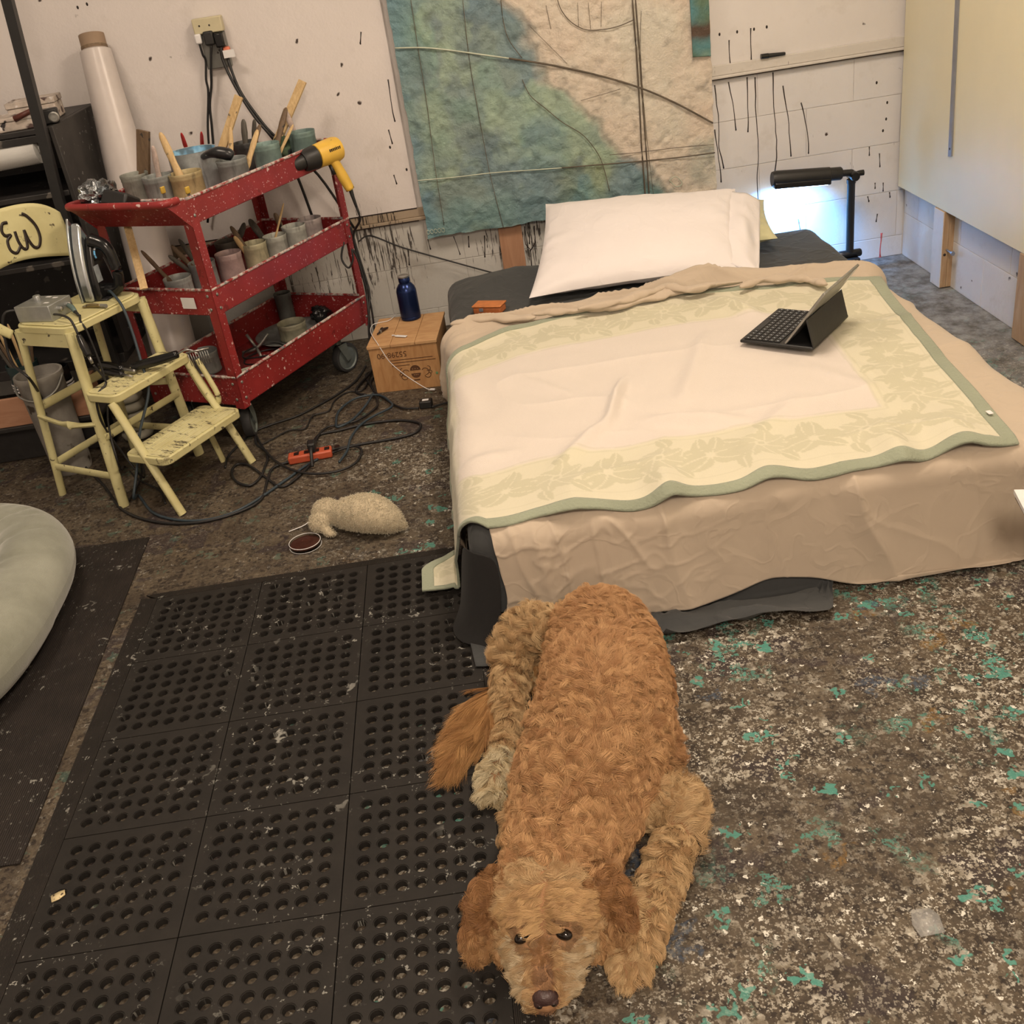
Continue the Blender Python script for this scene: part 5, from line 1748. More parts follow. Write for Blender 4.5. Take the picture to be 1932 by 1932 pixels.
M_RED = red_paint('chipped_red_paint', 1.0)
M_RED2 = red_paint('splashed_red_paint', 1.7)
t_ = NT('worn_rim_paint')
c_ = t_.mix(t_.ramp(t_.noise(45, 4, .7), .42, .56), pc(150, 46, 42), pc(206, 186, 164))
c_ = t_.mix(t_.ramp(t_.noise(20, 3, .6, t_.map(loc=(3, 2, 1))), .56, .66), c_, pc(120, 124, 118))
t_.bump(t_.noise(90, 3), .4, .003)
M_RIM = t_.end(c_, .5)
cart = thing('service_cart', 'paint-chipped red steel service cart loaded with cans and brushes', 'cart', CO, CA)


def tray(z0, z1, mat, rim_ends=True):
    m = MB()
    e = .0025
    m.box((0, 0, z0), (CLn, CWd, z0 + e))
    m.box((0, 0, z0), (CLn, e, z1)).box((0, CWd - e, z0), (CLn, CWd, z1))
    m.box((CLn - e, 0, z0), (CLn, CWd, z1)).box((0, 0, z0), (e, CWd, z1))
    o = m.build('tray', mat, cart, smooth=0)
    rim_ = MB()
    for y_ in (0, CWd): rim_.tube([(0.0, y_, z1), (CLn * .25, y_, z1), (CLn * .5, y_, z1), (CLn * .75, y_, z1), (CLn, y_, z1)], .0055, 8, 4)
    for x_ in ((0, CLn) if rim_ends else (CLn,)): rim_.tube([(x_, 0, z1), (x_, CWd * .5, z1), (x_, CWd, z1)], .0055, 8, 4)
    rim_.build('rolled_rim', M_RIM, o, smooth=60)
    return o


T1 = tray(.170, .280, M_RED)
T2 = tray(.510, .601, M_RED)
T3 = tray(.822, .907, M_RED2)
for (x_, y_, sx, sy) in ((0, 0, 1, 1), (CLn, 0, -1, 1), (0, CWd, 1, -1), (CLn, CWd, -1, -1)):
    m = MB()
    w = .038
    x0, y0 = x_ - sx * .0032, y_ - sy * .0032
    m.box((min(x0, x0 + sx * w), min(y0, y0 + sy * .003), .158), (max(x0, x0 + sx * w), max(y0, y0 + sy * .003), .902))
    m.box((min(x0, x0 + sx * .003), min(y0, y0 + sy * w), .158), (max(x0, x0 + sx * .003), max(y0, y0 + sy * w), .902))
    lg = m.build('leg', M_RED2, cart, smooth=0, bevel=.001)
    for z_ in (.195, .255, .532, .580, .85):
        MB().ell((x_ + sx * .02, y0 - sy * .001, z_), (.006, .003, .006), nu=10, nv=6).ell((x0 - sx * .001, y_ + sy * .02, z_), (.003, .006, .006), nu=10, nv=6).build('bolt_head', M_DULLSTEEL, lg, smooth=180)
# push handle flaring out at the near end
m = MB()
m.add([(0, 0, .823), (0, CWd, .823), (-.098, CWd + .004, .910), (-.098, -.004, .910), (0.003, 0, .823), (.003, CWd, .823), (-.095, CWd + .004, .912), (-.095, -.004, .912)],
      [(0, 3, 2, 1), (4, 5, 6, 7), (0, 1, 5, 4), (2, 3, 7, 6), (1, 2, 6, 5), (3, 0, 4, 7)])
for y_ in (-.003, CWd):
    m.add([(.03, y_, .903), (-.1, y_, .917), (-.004, y_, .817), (.03, y_, .817), (.03, y_ + .003, .903), (-.1, y_ + .003, .917), (-.004, y_ + .003, .817), (.03, y_ + .003, .817)],
          [(0, 1, 2, 3), (4, 7, 6, 5), (0, 4, 5, 1), (1, 5, 6, 2), (2, 6, 7, 3), (3, 7, 4, 0)])
m.build('handle_shelf', M_RED2, cart, smooth=0)
MB().tube([(-.04, -.004, .915), (-.085, -.002, .917), (-.102, .02, .917), (-.105, .10, .917), (-.105, CWd * .5, .917), (-.105, CWd - .1, .917), (-.102, CWd - .02, .917), (-.085, CWd + .002, .917), (-.04, CWd + .004, .915)], .0125, 12, 5).build('push_handle', red_paint('handle_red_paint', .8), cart, smooth=60)
MB().box((-.0065, .082, .535), (-.0048, .142, .574)).build('paper_label', M_WHITEP, cart)
M_TYRE = basic('grey_tyre', pc(52, 48, 44), .7, var=.15)
M_HUB = basic('grey_green_wheel', pc(112, 112, 100), .5, .3, var=.15, scale=30)
for (x_, y_, a_) in ((.075, .075, .5), (CLn - .17, .06, -.2), (.075, CWd - .065, .9), (CLn - .13, CWd - .065, .2)):
    m = MB().box((-.024, -.03, .163), (.024, .03, .1685)).lathe([(.016, .128), (.016, .163)], 12)
    for s_ in (-1, 1):
        m.add([(-.024, s_ * .027, .130), (.024, s_ * .027, .130), (.034, s_ * .027, .055), (.012, s_ * .027, .05), (-.024, s_ * .0235, .130), (.024, s_ * .0235, .130), (.034, s_ * .0235, .055), (.012, s_ * .0235, .05)],
              [(0, 1, 2, 3), (7, 6, 5, 4), (0, 4, 5, 1), (1, 5, 6, 2), (2, 6, 7, 3), (3, 7, 4, 0)])
    MM = Matrix.Translation((x_, y_, 0)) @ RZ(a_)
    m.v = [tuple(MM @ Vector(q)) for q in m.v]
    cst = m.build('caster', M_HUB, cart, smooth=0, bevel=.002)
    Mw = MM @ Matrix.Translation((.024, 0, .0625)) @ Matrix.Rotation(PI / 2, 4, 'X')
    MB().lathe([(.050, -.018), (.060, -.016), (.0622, -.008), (.0622, .008), (.060, .016), (.050, .018)], 32, Mw, False, False).build('tyre', M_TYRE, cst, smooth=60)
    MB().lathe([(.008, -.022), (.012, -.016), (.046, -.012), (.051, -.0175), (.051, .0175), (.046, .012), (.012, .016), (.008, .022)], 32, Mw).build('wheel_hub', M_HUB, cst, smooth=40)

# ------------------------------------------------------------------ cans
def cl(x, y, z): return CO + RZ(CA) @ Vector((x, y, z))
def unl(p): return RZ(-CA) @ (Vector(p) - CO)


def tin(name, c):
    t = NT(name)
    c = tuple(min(250, v * 1.28) for v in c)
    k = t.mix(t.ramp(t.noise(25, 4, .65), .35, .65), pc(*c), pc(*[v * .86 for v in c]))
    st = t.noise(1, 3, .6, t.map((40, 40, 7)))
    k = t.mix(t.math('MULTIPLY', t.ramp(st, .58, .70), .6), k, pc(*[v * .55 for v in c]))
    return t.end(k, .5, .12)


TINS = {}
def tin_mat(c):
    if c not in TINS: TINS[c] = tin('tin_%d_%d_%d' % c, c)
    return TINS[c]


CANW = ['silver', 'grey', 'amber-stained', 'dull']


def can(pos, z0, h, r, c, paint, label, group, name='paint_can'):
    o = thing(name, label, 'can', (pos[0], pos[1], z0), random.random() * 6, group)
    MB().lathe([(r * .96, 0), (r, .003), (r, .008), (r * .975, .011), (r * .975, h - .022), (r, h - .020), (r * .985, h - .015), (r, h - .010), (r * 1.02, h - .002), (r * 1.0, h), (r * .96, h - .003), (r * .955, h - .02), (r * .955, .006), (0, .006)], 32, cap1=False).build('can_wall', tin_mat(c), o, smooth=50)
    MB().lathe([(0, .004), (r * .95, .004), (r * .95, h * .62), (r * .6, h * .6), (0, h * .6)], 28, cap0=False, cap1=False).build('paint_inside', basic('paint_%d_%d_%d' % paint, pc(*paint), .35, var=.25, scale=40), o, smooth=50)
    return o


ZT, ZM, ZB = .8250, .5130, .1730
GT, GM = 'open paint cans on the top tray', 'open paint cans on the middle tray'
can((-1.133, 3.947, 0.948), ZT, .126, .049, (120, 114, 98), (74, 70, 60), 'grey open can holding a broad wooden paddle on the top tray', GT)
can((-1.035, 3.863, 0.948), ZT, .122, .050, (118, 114, 102), (92, 92, 86), 'grey open can between the paddle can and the amber can', GT)
can((-0.936, 3.866, 0.943), ZT, .118, .058, (150, 128, 88), (150, 120, 76), 'amber-stained open can at the near corner of the top tray', GT)
can((-0.790, 3.982, 0.948), ZT, .120, .055, (112, 108, 98), (50, 48, 44), 'dark grey can with smeared black lip beside the big pot', GT)
can((-0.688, 4.157, 0.948), ZT, .126, .053, (112, 124, 110), (76, 118, 104), 'grey-green can in the middle of the top tray', GT)
can((-0.565, 4.294, 0.951), ZT, .130, .052, (98, 110, 98), (70, 128, 108), 'green-rimmed can nearest the yellow heat gun', GT)
can((-0.788, 4.318, 0.943), ZT, .120, .050, (64, 60, 54), (40, 38, 36), 'blackened can crowded with brushes behind the green cans', GT)
can((-0.892, 3.987, 0.617), ZM, .104, .049, (150, 122, 110), (122, 74, 66), 'pink-stained can on the middle tray', GM)
can((-0.806, 4.072, 0.617), ZM, .106, .047, (156, 142, 108), (120, 104, 74), 'yellowed can right of the pink-stained can on the middle tray', GM)
can((-0.734, 4.139, 0.617), ZM, .106, .045, (150, 142, 124), (110, 104, 92), 'pale can in the middle of the middle tray row', GM)
can((-0.669, 4.235, 0.620), ZM, .110, .047, (158, 150, 132), (96, 90, 80), 'tall pale can fourth along the middle tray', GM)
can((-0.611, 4.307, 0.625), ZM, .112, .047, (148, 130, 118), (84, 78, 70), 'brownish can at the far end of the middle tray', GM)
can((-0.979, 3.914, 0.617), ZM, .104, .049, (122, 118, 108), (70, 66, 60), 'grey can behind the near leg on the middle tray', GM)
can((-1.049, 3.796, 0.606), ZM, .092, .050, (138, 132, 120), (84, 80, 72), 'shiny low can at the near end of the middle tray', GM)
can((-0.934, 4.196, 0.617), ZM, .100, .046, (72, 62, 52), (44, 38, 32), 'dark brown can behind the pink-stained can', GM)

# large pot smeared with pale blue paint
pot = thing('paint_pot', 'large metal pot with pale blue paint smeared round its inside', 'pot', ((-0.942, 4.080, 0.978)[0], (-0.942, 4.080, 0.978)[1], ZT), .4)
PR, PH = .088, .155
MB().lathe([(PR * .9, 0), (PR * .96, .004), (PR, .02), (PR, PH - .004), (PR * 1.02, PH), (PR * .98, PH - .001), (PR * .975, .02), (0, .008)], 40, cap1=False).build('pot_wall', tin_mat((150, 146, 134)), pot, smooth=50)
t_ = NT('pale_blue_smear')
cb_ = t_.mix(t_.ramp(t_.noise(16, 4, .7), .40, .55), pc(126, 172, 190), pc(164, 200, 208))
cb_ = t_.mix(t_.ramp(t_.noise(9, 3, .6, t_.map(loc=(2, 4, 1))), .54, .62), cb_, pc(104, 120, 122))
MB().lathe([(PR * .97, PH - .001), (PR * .965, PH * .55), (PR * .9, PH * .5), (0, PH * .48)], 40, cap0=False, cap1=False).build('blue_paint', t_.end(cb_, .5), pot, smooth=50)
M_TAPE = basic('black_tape', pc(38, 36, 34), .3, var=.3, scale=40, splat=[(pc(150, 144, 130), 60, .2, .3)])
hd0 = Vector(((-0.942, 4.080, 0.978)[0], (-0.942, 4.080, 0.978)[1], ZT + PH - .02))
MB().tube([hd0 + Vector((.05, -.07, 0)), hd0 + Vector((.085, -.10, .012)), hd0 + Vector((.115, -.115, .014)), hd0 + Vector((.15, -.12, .004)), hd0 + Vector((.165, -.122, -.006))], [.010, .015, .021, .022, .016], 10, 4).build('taped_handle', M_TAPE, pot, True, smooth=180)

# ------------------------------------------------------------------ brushes and sticks standing in them
M_HANDLE = wood('light_handle_wood', pc(220, 180, 122), pc(192, 148, 94), (30, 30, 4), splat=[(pc(110, 90, 66), 60, .12, .25)])
M_HANDLE2 = wood('dark_handle_wood', pc(120, 92, 64), pc(92, 68, 46), (30, 30, 4), splat=[(pc(60, 50, 40), 50, .2, .3)])
M_HANDLE3 = wood('grey_handle_wood', pc(98, 88, 74), pc(72, 62, 50), (30, 30, 4))
M_REDH = basic('red_handle', pc(190, 44, 36), .35)
M_PALEH = basic('paint_caked_handle', pc(190, 160, 138), .6, var=.25, scale=60)
M_BRIS = basic('stiff_bristle', pc(96, 76, 52), .8, var=.3, scale=90)


def brush(base, tip, r, mat, label, group, kind='round', flat=.55):
    base, tip = Vector(base), Vector(tip)
    o = thing('paintbrush', label, 'brush', base, group=group)
    d = (tip - base)
    L = d.length
    r = r * 1.3
    dz_ = d.normalized()
    wx_ = dz_.cross(Vector((.25, .85, -.45))).normalized()
    wy_ = dz_.cross(wx_)
    M_ = Matrix(((wx_.x, wy_.x, dz_.x, 0), (wx_.y, wy_.y, dz_.y, 0), (wx_.z, wy_.z, dz_.z, 0), (0, 0, 0, 1)))
    if kind == 'stick':
        m = MB()
        m.add([M_ @ Vector(q) for q in ((-r, -r * .28, 0), (r, -r * .28, 0), (r, r * .28, 0), (-r, r * .28, 0), (-r, -r * .28, L), (r, -r * .28, L), (r, r * .28, L), (-r, r * .28, L))],
              [(0, 3, 2, 1), (4, 5, 6, 7), (0, 1, 5, 4), (1, 2, 6, 5), (2, 3, 7, 6), (3, 0, 4, 7)])
        o.name = 'stirring_stick'
        o['category'] = 'stick'
        m.build('blade', mat, o, bevel=.001)
        return o
    hb = .30
    pts = [M_ @ Vector((0, 0, L * k)) for k in (hb, hb + .08, .55, .75, .93, 1.0)]
    upv = (M_.to_3x3() @ Vector((0, 1, 0)))
    MB().tube(pts, [r * .8, r, r * .8, r * .95, r * .75, r * .25], 10, 3, flat=flat, up=tuple(upv)).build('handle', mat, o, smooth=180)
    MB().tube([M_ @ Vector((0, 0, L * k)) for k in (.17, .25, hb + .01)], [r * 1.3, r * 1.2, r * .85], 10, flat=.6, up=tuple(upv)).build('ferrule', M_DULLSTEEL, o, smooth=60)
    MB().tube([M_ @ Vector((0, 0, L * k)) for k in (.02, .10, .18)], [r * .9, r * 1.5, r * 1.3], 10, flat=.5, up=tuple(upv)).build('bristles', M_BRIS, o, smooth=60)
    return o


GB, GB2 = 'brushes and sticks in the top cans', 'brushes in the middle tray cans'
def inz(p, z): return (p[0], p[1], z)
def toY(base, t): return t
brush(inz((-1.138, 3.993, 0.943), ZT + .02), (-1.068, 3.994, 1.081), .019, M_HANDLE2, 'broad dark wooden paddle standing in the leftmost grey can', GB, 'stick')
brush(inz((-1.048, 3.915, 0.943), ZT + .02), (-1.025, 3.896, 1.039), .010, M_PALEH, 'small paint-caked spatula in the second grey can', GB)
brush(inz((-0.940, 3.861, 0.943), ZT + .02), (-0.998, 3.936, 1.073), .012, M_HANDLE, 'pale pointed brush handle leaning out of the amber can', GB)
brush(inz((-0.994, 4.249, 0.943), ZT + .03), (-0.977, 4.151, 1.033), .008, M_REDH, 'red-handled brush in the pot, on its near side', GB)
brush(inz((-0.970, 4.294, 0.943), ZT + .03), (-0.904, 4.151, 1.026), .008, M_REDH, 'red-handled brush in the pot, beside the tall stick', GB)
brush(inz((-0.920, 4.167, 0.943), ZT + .02), (-0.748, 4.210, 1.120), .013, M_HANDLE, 'long pale stirring stick leaning out of the blue pot', GB, 'stick')
brush(inz((-0.828, 4.091, 0.943), ZT + .02), (-0.804, 4.190, 1.023), .009, M_HANDLE, 'slim pale brush handle rising from the dark grey can', GB)
brush(inz((-0.797, 4.280, 0.943), ZT + .02), (-0.771, 4.308, 1.027), .011, M_HANDLE3, 'dark grey brush handle in the blackened can', GB)
brush(inz((-0.792, 4.020, 0.943), ZT + .02), (-0.677, 4.092, 1.027), .010, M_HANDLE2, 'brown brush handle slanting right from the dark grey can', GB)
brush(inz((-0.779, 3.990, 0.943), ZT + .02), (-0.686, 4.063, 1.015), .010, M_HANDLE, 'tan brush handle slanting below the brown one', GB)
brush(inz((-0.728, 4.335, 0.943), ZT + .02), (-0.532, 4.425, 1.115), .013, M_HANDLE, 'longest pale stick rising above the green cans', GB, 'stick')
brush(inz((-0.701, 4.219, 0.943), ZT + .02), (-0.601, 4.308, 1.044), .011, M_HANDLE2, 'paint-stained brush handle below the longest stick', GB)
brush(inz((-0.577, 4.341, 0.943), ZT + .02), (-0.618, 4.366, 1.036), .010, M_PALEH, 'pinkish paint-caked handle leaning left out of the far green can', GB)
brush(inz((-0.693, 4.190, 0.943), ZT + .02), (-0.582, 4.249, 0.988), .006, M_HANDLE, 'thin stick laid across the grey-green can', GB)
brush(inz((-0.784, 4.349, 0.943), ZT + .02), (-0.733, 4.327, 1.018), .009, M_HANDLE3, 'short dark handle at the back of the blackened can', GB)
brush(inz((-0.811, 4.070, 0.611), ZM + .015), (-0.878, 4.092, 0.687), .009, M_HANDLE2, 'dark brush leaning left from the yellowed can', GB2)
brush(inz((-0.819, 4.067, 0.611), ZM + .015), (-0.862, 4.034, 0.661), .009, M_HANDLE, 'pale brush lying low over the yellowed can', GB2)
brush(inz((-0.748, 4.158, 0.611), ZM + .015), (-0.836, 4.259, 0.666), .012, M_HANDLE3, 'thick dark brush behind the middle cans', GB2)
brush(inz((-0.771, 4.140, 0.611), ZM + .015), (-0.683, 4.229, 0.713), .004, M_HANDLE, 'thin pale stick standing among the middle cans', GB2)
brush(inz((-0.701, 4.261, 0.611), ZM + .015), (-0.732, 4.259, 0.675), .010, M_HANDLE2, 'brown brush leaning left out of the tall pale can', GB2)
brush(inz((-0.985, 3.935, 0.611), ZM + .015), (-1.073, 3.936, 0.686), .009, M_HANDLE2, 'brown brush leaning left out of the grey can by the leg', GB2)
brush(inz((-0.977, 3.916, 0.611), ZM + .015), (-1.083, 3.896, 0.661), .008, M_HANDLE3, 'grey brush leaning low out of the grey can by the leg', GB2)
brush(inz((-0.982, 3.961, 0.611), ZM + .015), (-1.048, 3.965, 0.698), .008, M_HANDLE3, 'dark brush tip just above the grey can by the leg', GB2)
brush(inz((-1.039, 3.790, 0.606), ZM + .015), (-1.165, 3.867, 0.700), .007, M_HANDLE2, 'long thin brown handle sticking out of the shiny low can', GB2)
brush(inz((-0.943, 4.227, 0.611), ZM + .015), (-0.834, 4.151, 0.677), .012, M_HANDLE3, 'broad dark brush lying across the dark brown can', GB2)

# rag, foil and odd bits on the top tray
def lump(c, r, seed, amp=.35, n=26):
    m = MB()
    m.ell((0, 0, 0), (1, 1, 1), nu=n, nv=n // 2)
    q = np.array(m.v)
    d = 1 + amp * (fbm(q[:, 0] * 2.2 + seed, q[:, 1] * 2.2 + q[:, 2] * 1.7, seed, 3))
    q = q * d[:, None] * np.array(r)
    q[:, 2] = np.maximum(q[:, 2], -r[2] * .75)
    m.v = [tuple(v + np.array(c)) for v in q]
    return m


rgp = (-0.694, 4.526, 0.914)
rag = lump((rgp[0] + .045, rgp[1] - .20, .880), (.05, .06, .062), 4).build('rag', basic('green_stained_rag', pc(70, 82, 56), .9, var=.4, scale=30, splat=[(pc(150, 150, 60), 30, .3, .4), (pc(40, 44, 40), 25, .3, .4)]), smooth=180)
tag(rag, 'green and yellow stained rag stuffed behind the green cans', 'rag')
M_FOIL = basic('crumpled_foil', pc(150, 144, 134), .22, .9, var=.4, scale=40, bump=.8, bscale=70)
fl_ = lump(cl(-.035, .325, .935), (.055, .06, .045), 8, .5, 40).build('foil', M_FOIL, smooth=30)
tag(fl_, 'crumpled grey foil on the handle shelf of the cart', 'foil')
bx_ = MB().box((-.034, -.055, -.025), (.034, .055, .025)).build('tape_block', M_BLACKP, bevel=.008)
bx_.location = cl(-.055, .225, .922)
bx_.rotation_euler = (.15, .55, CA)
tag(bx_, 'black taped block resting on the cart handle shelf', 'block')
gd = lump(cl(.81, .10, .912), (.024, .024, .022), 3, .4).build('paint_crust', basic('dark_paint_crust', pc(40, 32, 30), .3, var=.4, scale=50, splat=[(pc(190, 150, 70), 50, .3, .4), (pc(140, 60, 50), 40, .2, .4)]), smooth=180)
tag(gd, 'lump of dried multicoloured paint at the far corner of the cart', 'paint lump')
# yellow-handled scrapers hooked on the rim
for k, (p_, lb) in enumerate((((-0.985, 3.708, 0.934), 'small yellow-gripped scraper against the second grey can'), ((-0.887, 3.636, 0.934), 'small yellow-gripped scraper hung on the rim of the cart'))):
    o = thing('scraper', lb, 'scraper', (p_[0], p_[1], .857), CA, 'yellow scrapers on the cart')
    MB().cbox((0, 0, .065), (.018, .008, .022)).build('yellow_grip', basic('yellow_plastic', pc(206, 160, 60), .5), o, bevel=.002)
    MB().cbox((0, 0, .028), (.012, .002, .055)).build('blade', M_DULLSTEEL, o)

# heat gun hung over the far end of the rim
M_YELLOW = basic('yellow_tool_plastic', pc(232, 176, 66), .42, var=.1, splat=[(pc(70, 50, 30), 60, .12, .2)])
hg0, hg1, hg2 = Vector((-.599, 4.102, .867)), Vector((-.431, 4.227, .883)), Vector((-.415, 4.202, .730))
hg = thing('heat_gun', 'yellow heat gun with black nozzle hung on the cart rim', 'heat gun', hg2)
Ma = aim(hg0, hg1)
Lg = (hg1 - hg0).length
MB().lathe([(.030, Lg * .50), (.043, Lg * .52), (.046, Lg * .72), (.047, Lg * .92), (.042, Lg), (.02, Lg * 1.01)], 24, Ma).build('housing', M_YELLOW, hg, True, smooth=50)
MB().lathe([(.034, Lg * .22), (.040, Lg * .28), (.043, Lg * .50)], 24, Ma).build('collar', M_BLACKP, hg, True, smooth=50)
MB().lathe([(.022, 0), (.026, Lg * .03), (.028, Lg * .24)], 24, Ma).build('nozzle', M_BLACKP, hg, True, smooth=50)
g0 = hg0.lerp(hg1, .78)
MB().tube([g0, g0.lerp(hg2, .35), g0.lerp(hg2, .7), hg2], [.030, .025, .026, .022], 14, 4, flat=.8).build('grip', M_YELLOW, hg, True, smooth=180)
MB().tube([g0.lerp(hg2, .3) + Vector((-.018, -.014, 0)), g0.lerp(hg2, .55) + Vector((-.022, -.016, 0))], .008, 8).build('trigger', M_BLACKP, hg, True, smooth=180)
side_n = Vector((.57, -.78, .25)).normalized()
for k in range(7):
    c_ = hg0.lerp(hg1, .70 + k * .035) + side_n * .0465
    MB().cbox((0, 0, 0), (.0045, .003, .010), Matrix.Translation(c_) @ RZ(CA - .35)).build('brand_print', M_INK, hg, True)
MB().tube([hg2 + Vector((0, 0, .004)), hg2 + Vector((.004, -.004, -.03)), hg2 + Vector((.010, -.004, -.07))], [.009, .007, .005], 8, 4).build('strain_relief', M_CORD, hg, True, smooth=180)

# things on the bottom tray
pl_ = thing('metal_plate', 'large round dark metal plate on the bottom tray', 'plate', cl(.64, .22, ZB + .002))
MB().lathe([(0, .004), (.11, .004), (.125, .012), (.165, .022), (.168, .024), (.165, .026), (.125, .016), (.11, .008), (0, .008)], 48, cap0=False, cap1=False).build('plate_body', tin_mat((104, 100, 90)), pl_, smooth=50)
can(cl(.60, .20, 0), ZB + .0115, .07, .058, (122, 112, 88), (104, 96, 78), 'low wide tin standing on the large round plate', 'tins on the bottom tray')
can(cl(.80, .38, 0), ZB + .001, .13, .036, (78, 74, 66), (40, 38, 34), 'dark narrow tin at the back corner of the bottom tray', 'tins on the bottom tray')
can(cl(.26, .38, 0), ZB + .001, .085, .055, (108, 104, 94), (60, 56, 50), 'grey tin near the back of the bottom tray', 'tins on the bottom tray')
can(cl(.20, .11, 0), ZB + .001, .035, .068, (152, 144, 118), (140, 132, 104), 'shallow pale lid dish at the near corner of the bottom tray', 'tins on the bottom tray')
cord('wire_coil', 'dark wire coil lying on the bottom tray', [cl(.40 + .09 * math.cos(a) * (1 + .1 * math.sin(3 * a)), .19 + .09 * math.sin(a), ZB + .006 + .004 * a) for a in np.linspace(0, 11, 34)], .0032, M_CORD, cat='wire', k=3)
nz_t = thing('spray_nozzle', 'forked metal fitting lying on the bottom tray', 'fitting', cl(.44, .27, ZB + .03))
MB().tube([(-.06, 0, -.01), (0, 0, 0), (.055, .02, .045)], .006, 8, 4).build('arm', M_DULLSTEEL, nz_t, smooth=180)
MB().tube([(0, 0, 0), (-.03, .02, .055)], .006, 8).build('arm', M_DULLSTEEL, nz_t, smooth=180)
MB().tube([(0, 0, 0), (.02, -.05, -.022)], .006, 8).build('arm', M_DULLSTEEL, nz_t, smooth=180)
bg_ = lump(cl(.79, .19, ZB + .045), (.045, .05, .035), 6, .35).build('plastic_bag', M_BLACKG, smooth=180)
tag(bg_, 'shiny black plastic bag bunched on the bottom tray', 'bag')

# paint tubes lying at the near end of the middle tray
for k, (x_, y_, a_, c, lb) in enumerate(((.035, .19, 1.5, (186, 172, 150), 'crumpled pale paint tube at the near end of the middle tray'), (.040, .33, 1.75, (150, 66, 52), 'reddish paint tube at the near end of the middle tray'))):
    o = thing('paint_tube', lb, 'paint tube', cl(x_, y_, ZM + .001), CA + a_, 'paint tubes on the middle tray')
    m = MB()
    sweep(m, [(-.055, 0, .006, .017, .003), (-.02, 0, .011, .015, .009), (.03, 0, .0135, .0135, .0125), (.045, 0, .0135, .006, .006)], 14, 4)
    m.build('tube_body', basic('tube_%d' % k, pc(*c), .4, var=.3, scale=40, splat=[(pc(60, 40, 36), 40, .3, .35)]), o, smooth=60)
    MB().lathe([(.007, 0), (.0075, .014), (.006, .016)], 14, aim((.046, 0, .0135), (.062, 0, .0135))).build('cap', M_BLACKP, o, smooth=60)

# ------------------------------------------------------------------ yellow step stool
SA = math.radians(-30.5)
SO = Vector((-1.298, 3.253, 0))
t_ = NT('pale_yellow_enamel')
c_ = t_.mix(t_.ramp(t_.noise(7, 4, .6), .3, .7), pc(224, 204, 142, .95), pc(204, 182, 120, .95))
c_ = t_.mix(t_.math('MULTIPLY', t_.ramp(t_.noise(22, 4, .7, t_.map(loc=(2, 1, 3))), .62, .70), .75), c_, pc(110, 92, 60))
m_, _ = t_.spots(40, .12, .18, warp=.7)
c_ = t_.mix(m_, c_, pc(84, 70, 50))
M_CREAMY = t_.end(c_, .42)
t_ = NT('worn_tread_enamel')
c_ = t_.mix(t_.ramp(t_.noise(9, 4, .6), .3, .7), pc(226, 206, 148, .95), pc(206, 184, 124, .95))
st = t_.noise(1, 4, .7, t_.map((14, 60, 14)))
c_ = t_.mix(t_.math('MULTIPLY', t_.ramp(st, .55, .62), .9), c_, pc(74, 62, 46))
M_TREAD = t_.end(c_, .45)
stool = thing('step_stool', 'pale yellow metal step stool with a curved backrest', 'stool', SO, SA)


def sl(u, v, z): return SO + RZ(SA) @ Vector((u, v, z))


def rrect(x0, y0, x1, y1, r, n=5):
    out = []
    for cx, cy, a0 in ((x1 - r, y1 - r, 0), (x0 + r, y1 - r, PI / 2), (x0 + r, y0 + r, PI), (x1 - r, y0 + r, 1.5 * PI)):
        for k in range(n + 1):
            a = a0 + PI / 2 * k / n
            out.append((cx + r * math.cos(a), cy + r * math.sin(a)))
    return out


MB().prism(rrect(-.285, .045, -.012, .385, .05), .598, .622).prism(rrect(-.275, .055, -.022, .375, .045), .622, .628).build('seat', M_CREAMY, stool, bevel=.004, smooth=50)
MB().prism(rrect(-.02, .01, .125, .375, .03), .385, .412).build('step', M_CREAMY, stool, bevel=.004, smooth=50)
stp2 = MB().prism(rrect(-.012, .018, .117, .367, .026), .4122, .4150).build('tread', M_TREAD, stool, smooth=50)
MB().prism(rrect(.088, -.005, .275, .385, .03), .182, .210).build('step', M_CREAMY, stool, bevel=.004, smooth=50)
MB().prism(rrect(.096, .003, .267, .377, .026), .2102, .2130).build('tread', M_TREAD, stool, smooth=50)
for k in range(9):
    for (u0, u1, z_) in ((.110, .255, .2133), (.0, .105, .4153)):
        y_ = .03 + k * .041
        if k in (4,) : pass
for k in range(6):
    MB().box((.115 + k * .024, .025, .2130), (.123 + k * .024, .355, .2150)).build('grip_rib', M_TREAD, stool, bevel=.001)
for k in range(4):
    MB().box((.010 + k * .026, .04, .4150), (.018 + k * .026, .345, .4168)).build('grip_rib', M_TREAD, stool, bevel=.001)


def leg(p, q, r=.014, flat=.7, name='leg', mid=None):
    pts = [p] + ([mid] if mid else []) + [q]
    return MB().tube(pts, r, 10, 5 if mid else 0, flat=flat, up=(1, 0, 0)).build(name, M_CREAMY, stool, smooth=60)


leg((-.03, .055, .605), (0, 0, 0), .020)
leg((-.03, .375, .605), (0, .39, 0), .020)
leg((-.275, .06, .605), (-.315, .015, 0), .015)
leg((-.275, .37, .605), (-.315, .375, 0), .015)
for v_ in (.012, .368): leg((.10, v_, .388), (.262, v_ * 1.05 - .010, 0), .016)
leg((.11, .35, .186), (.14, .36, 0), .012)
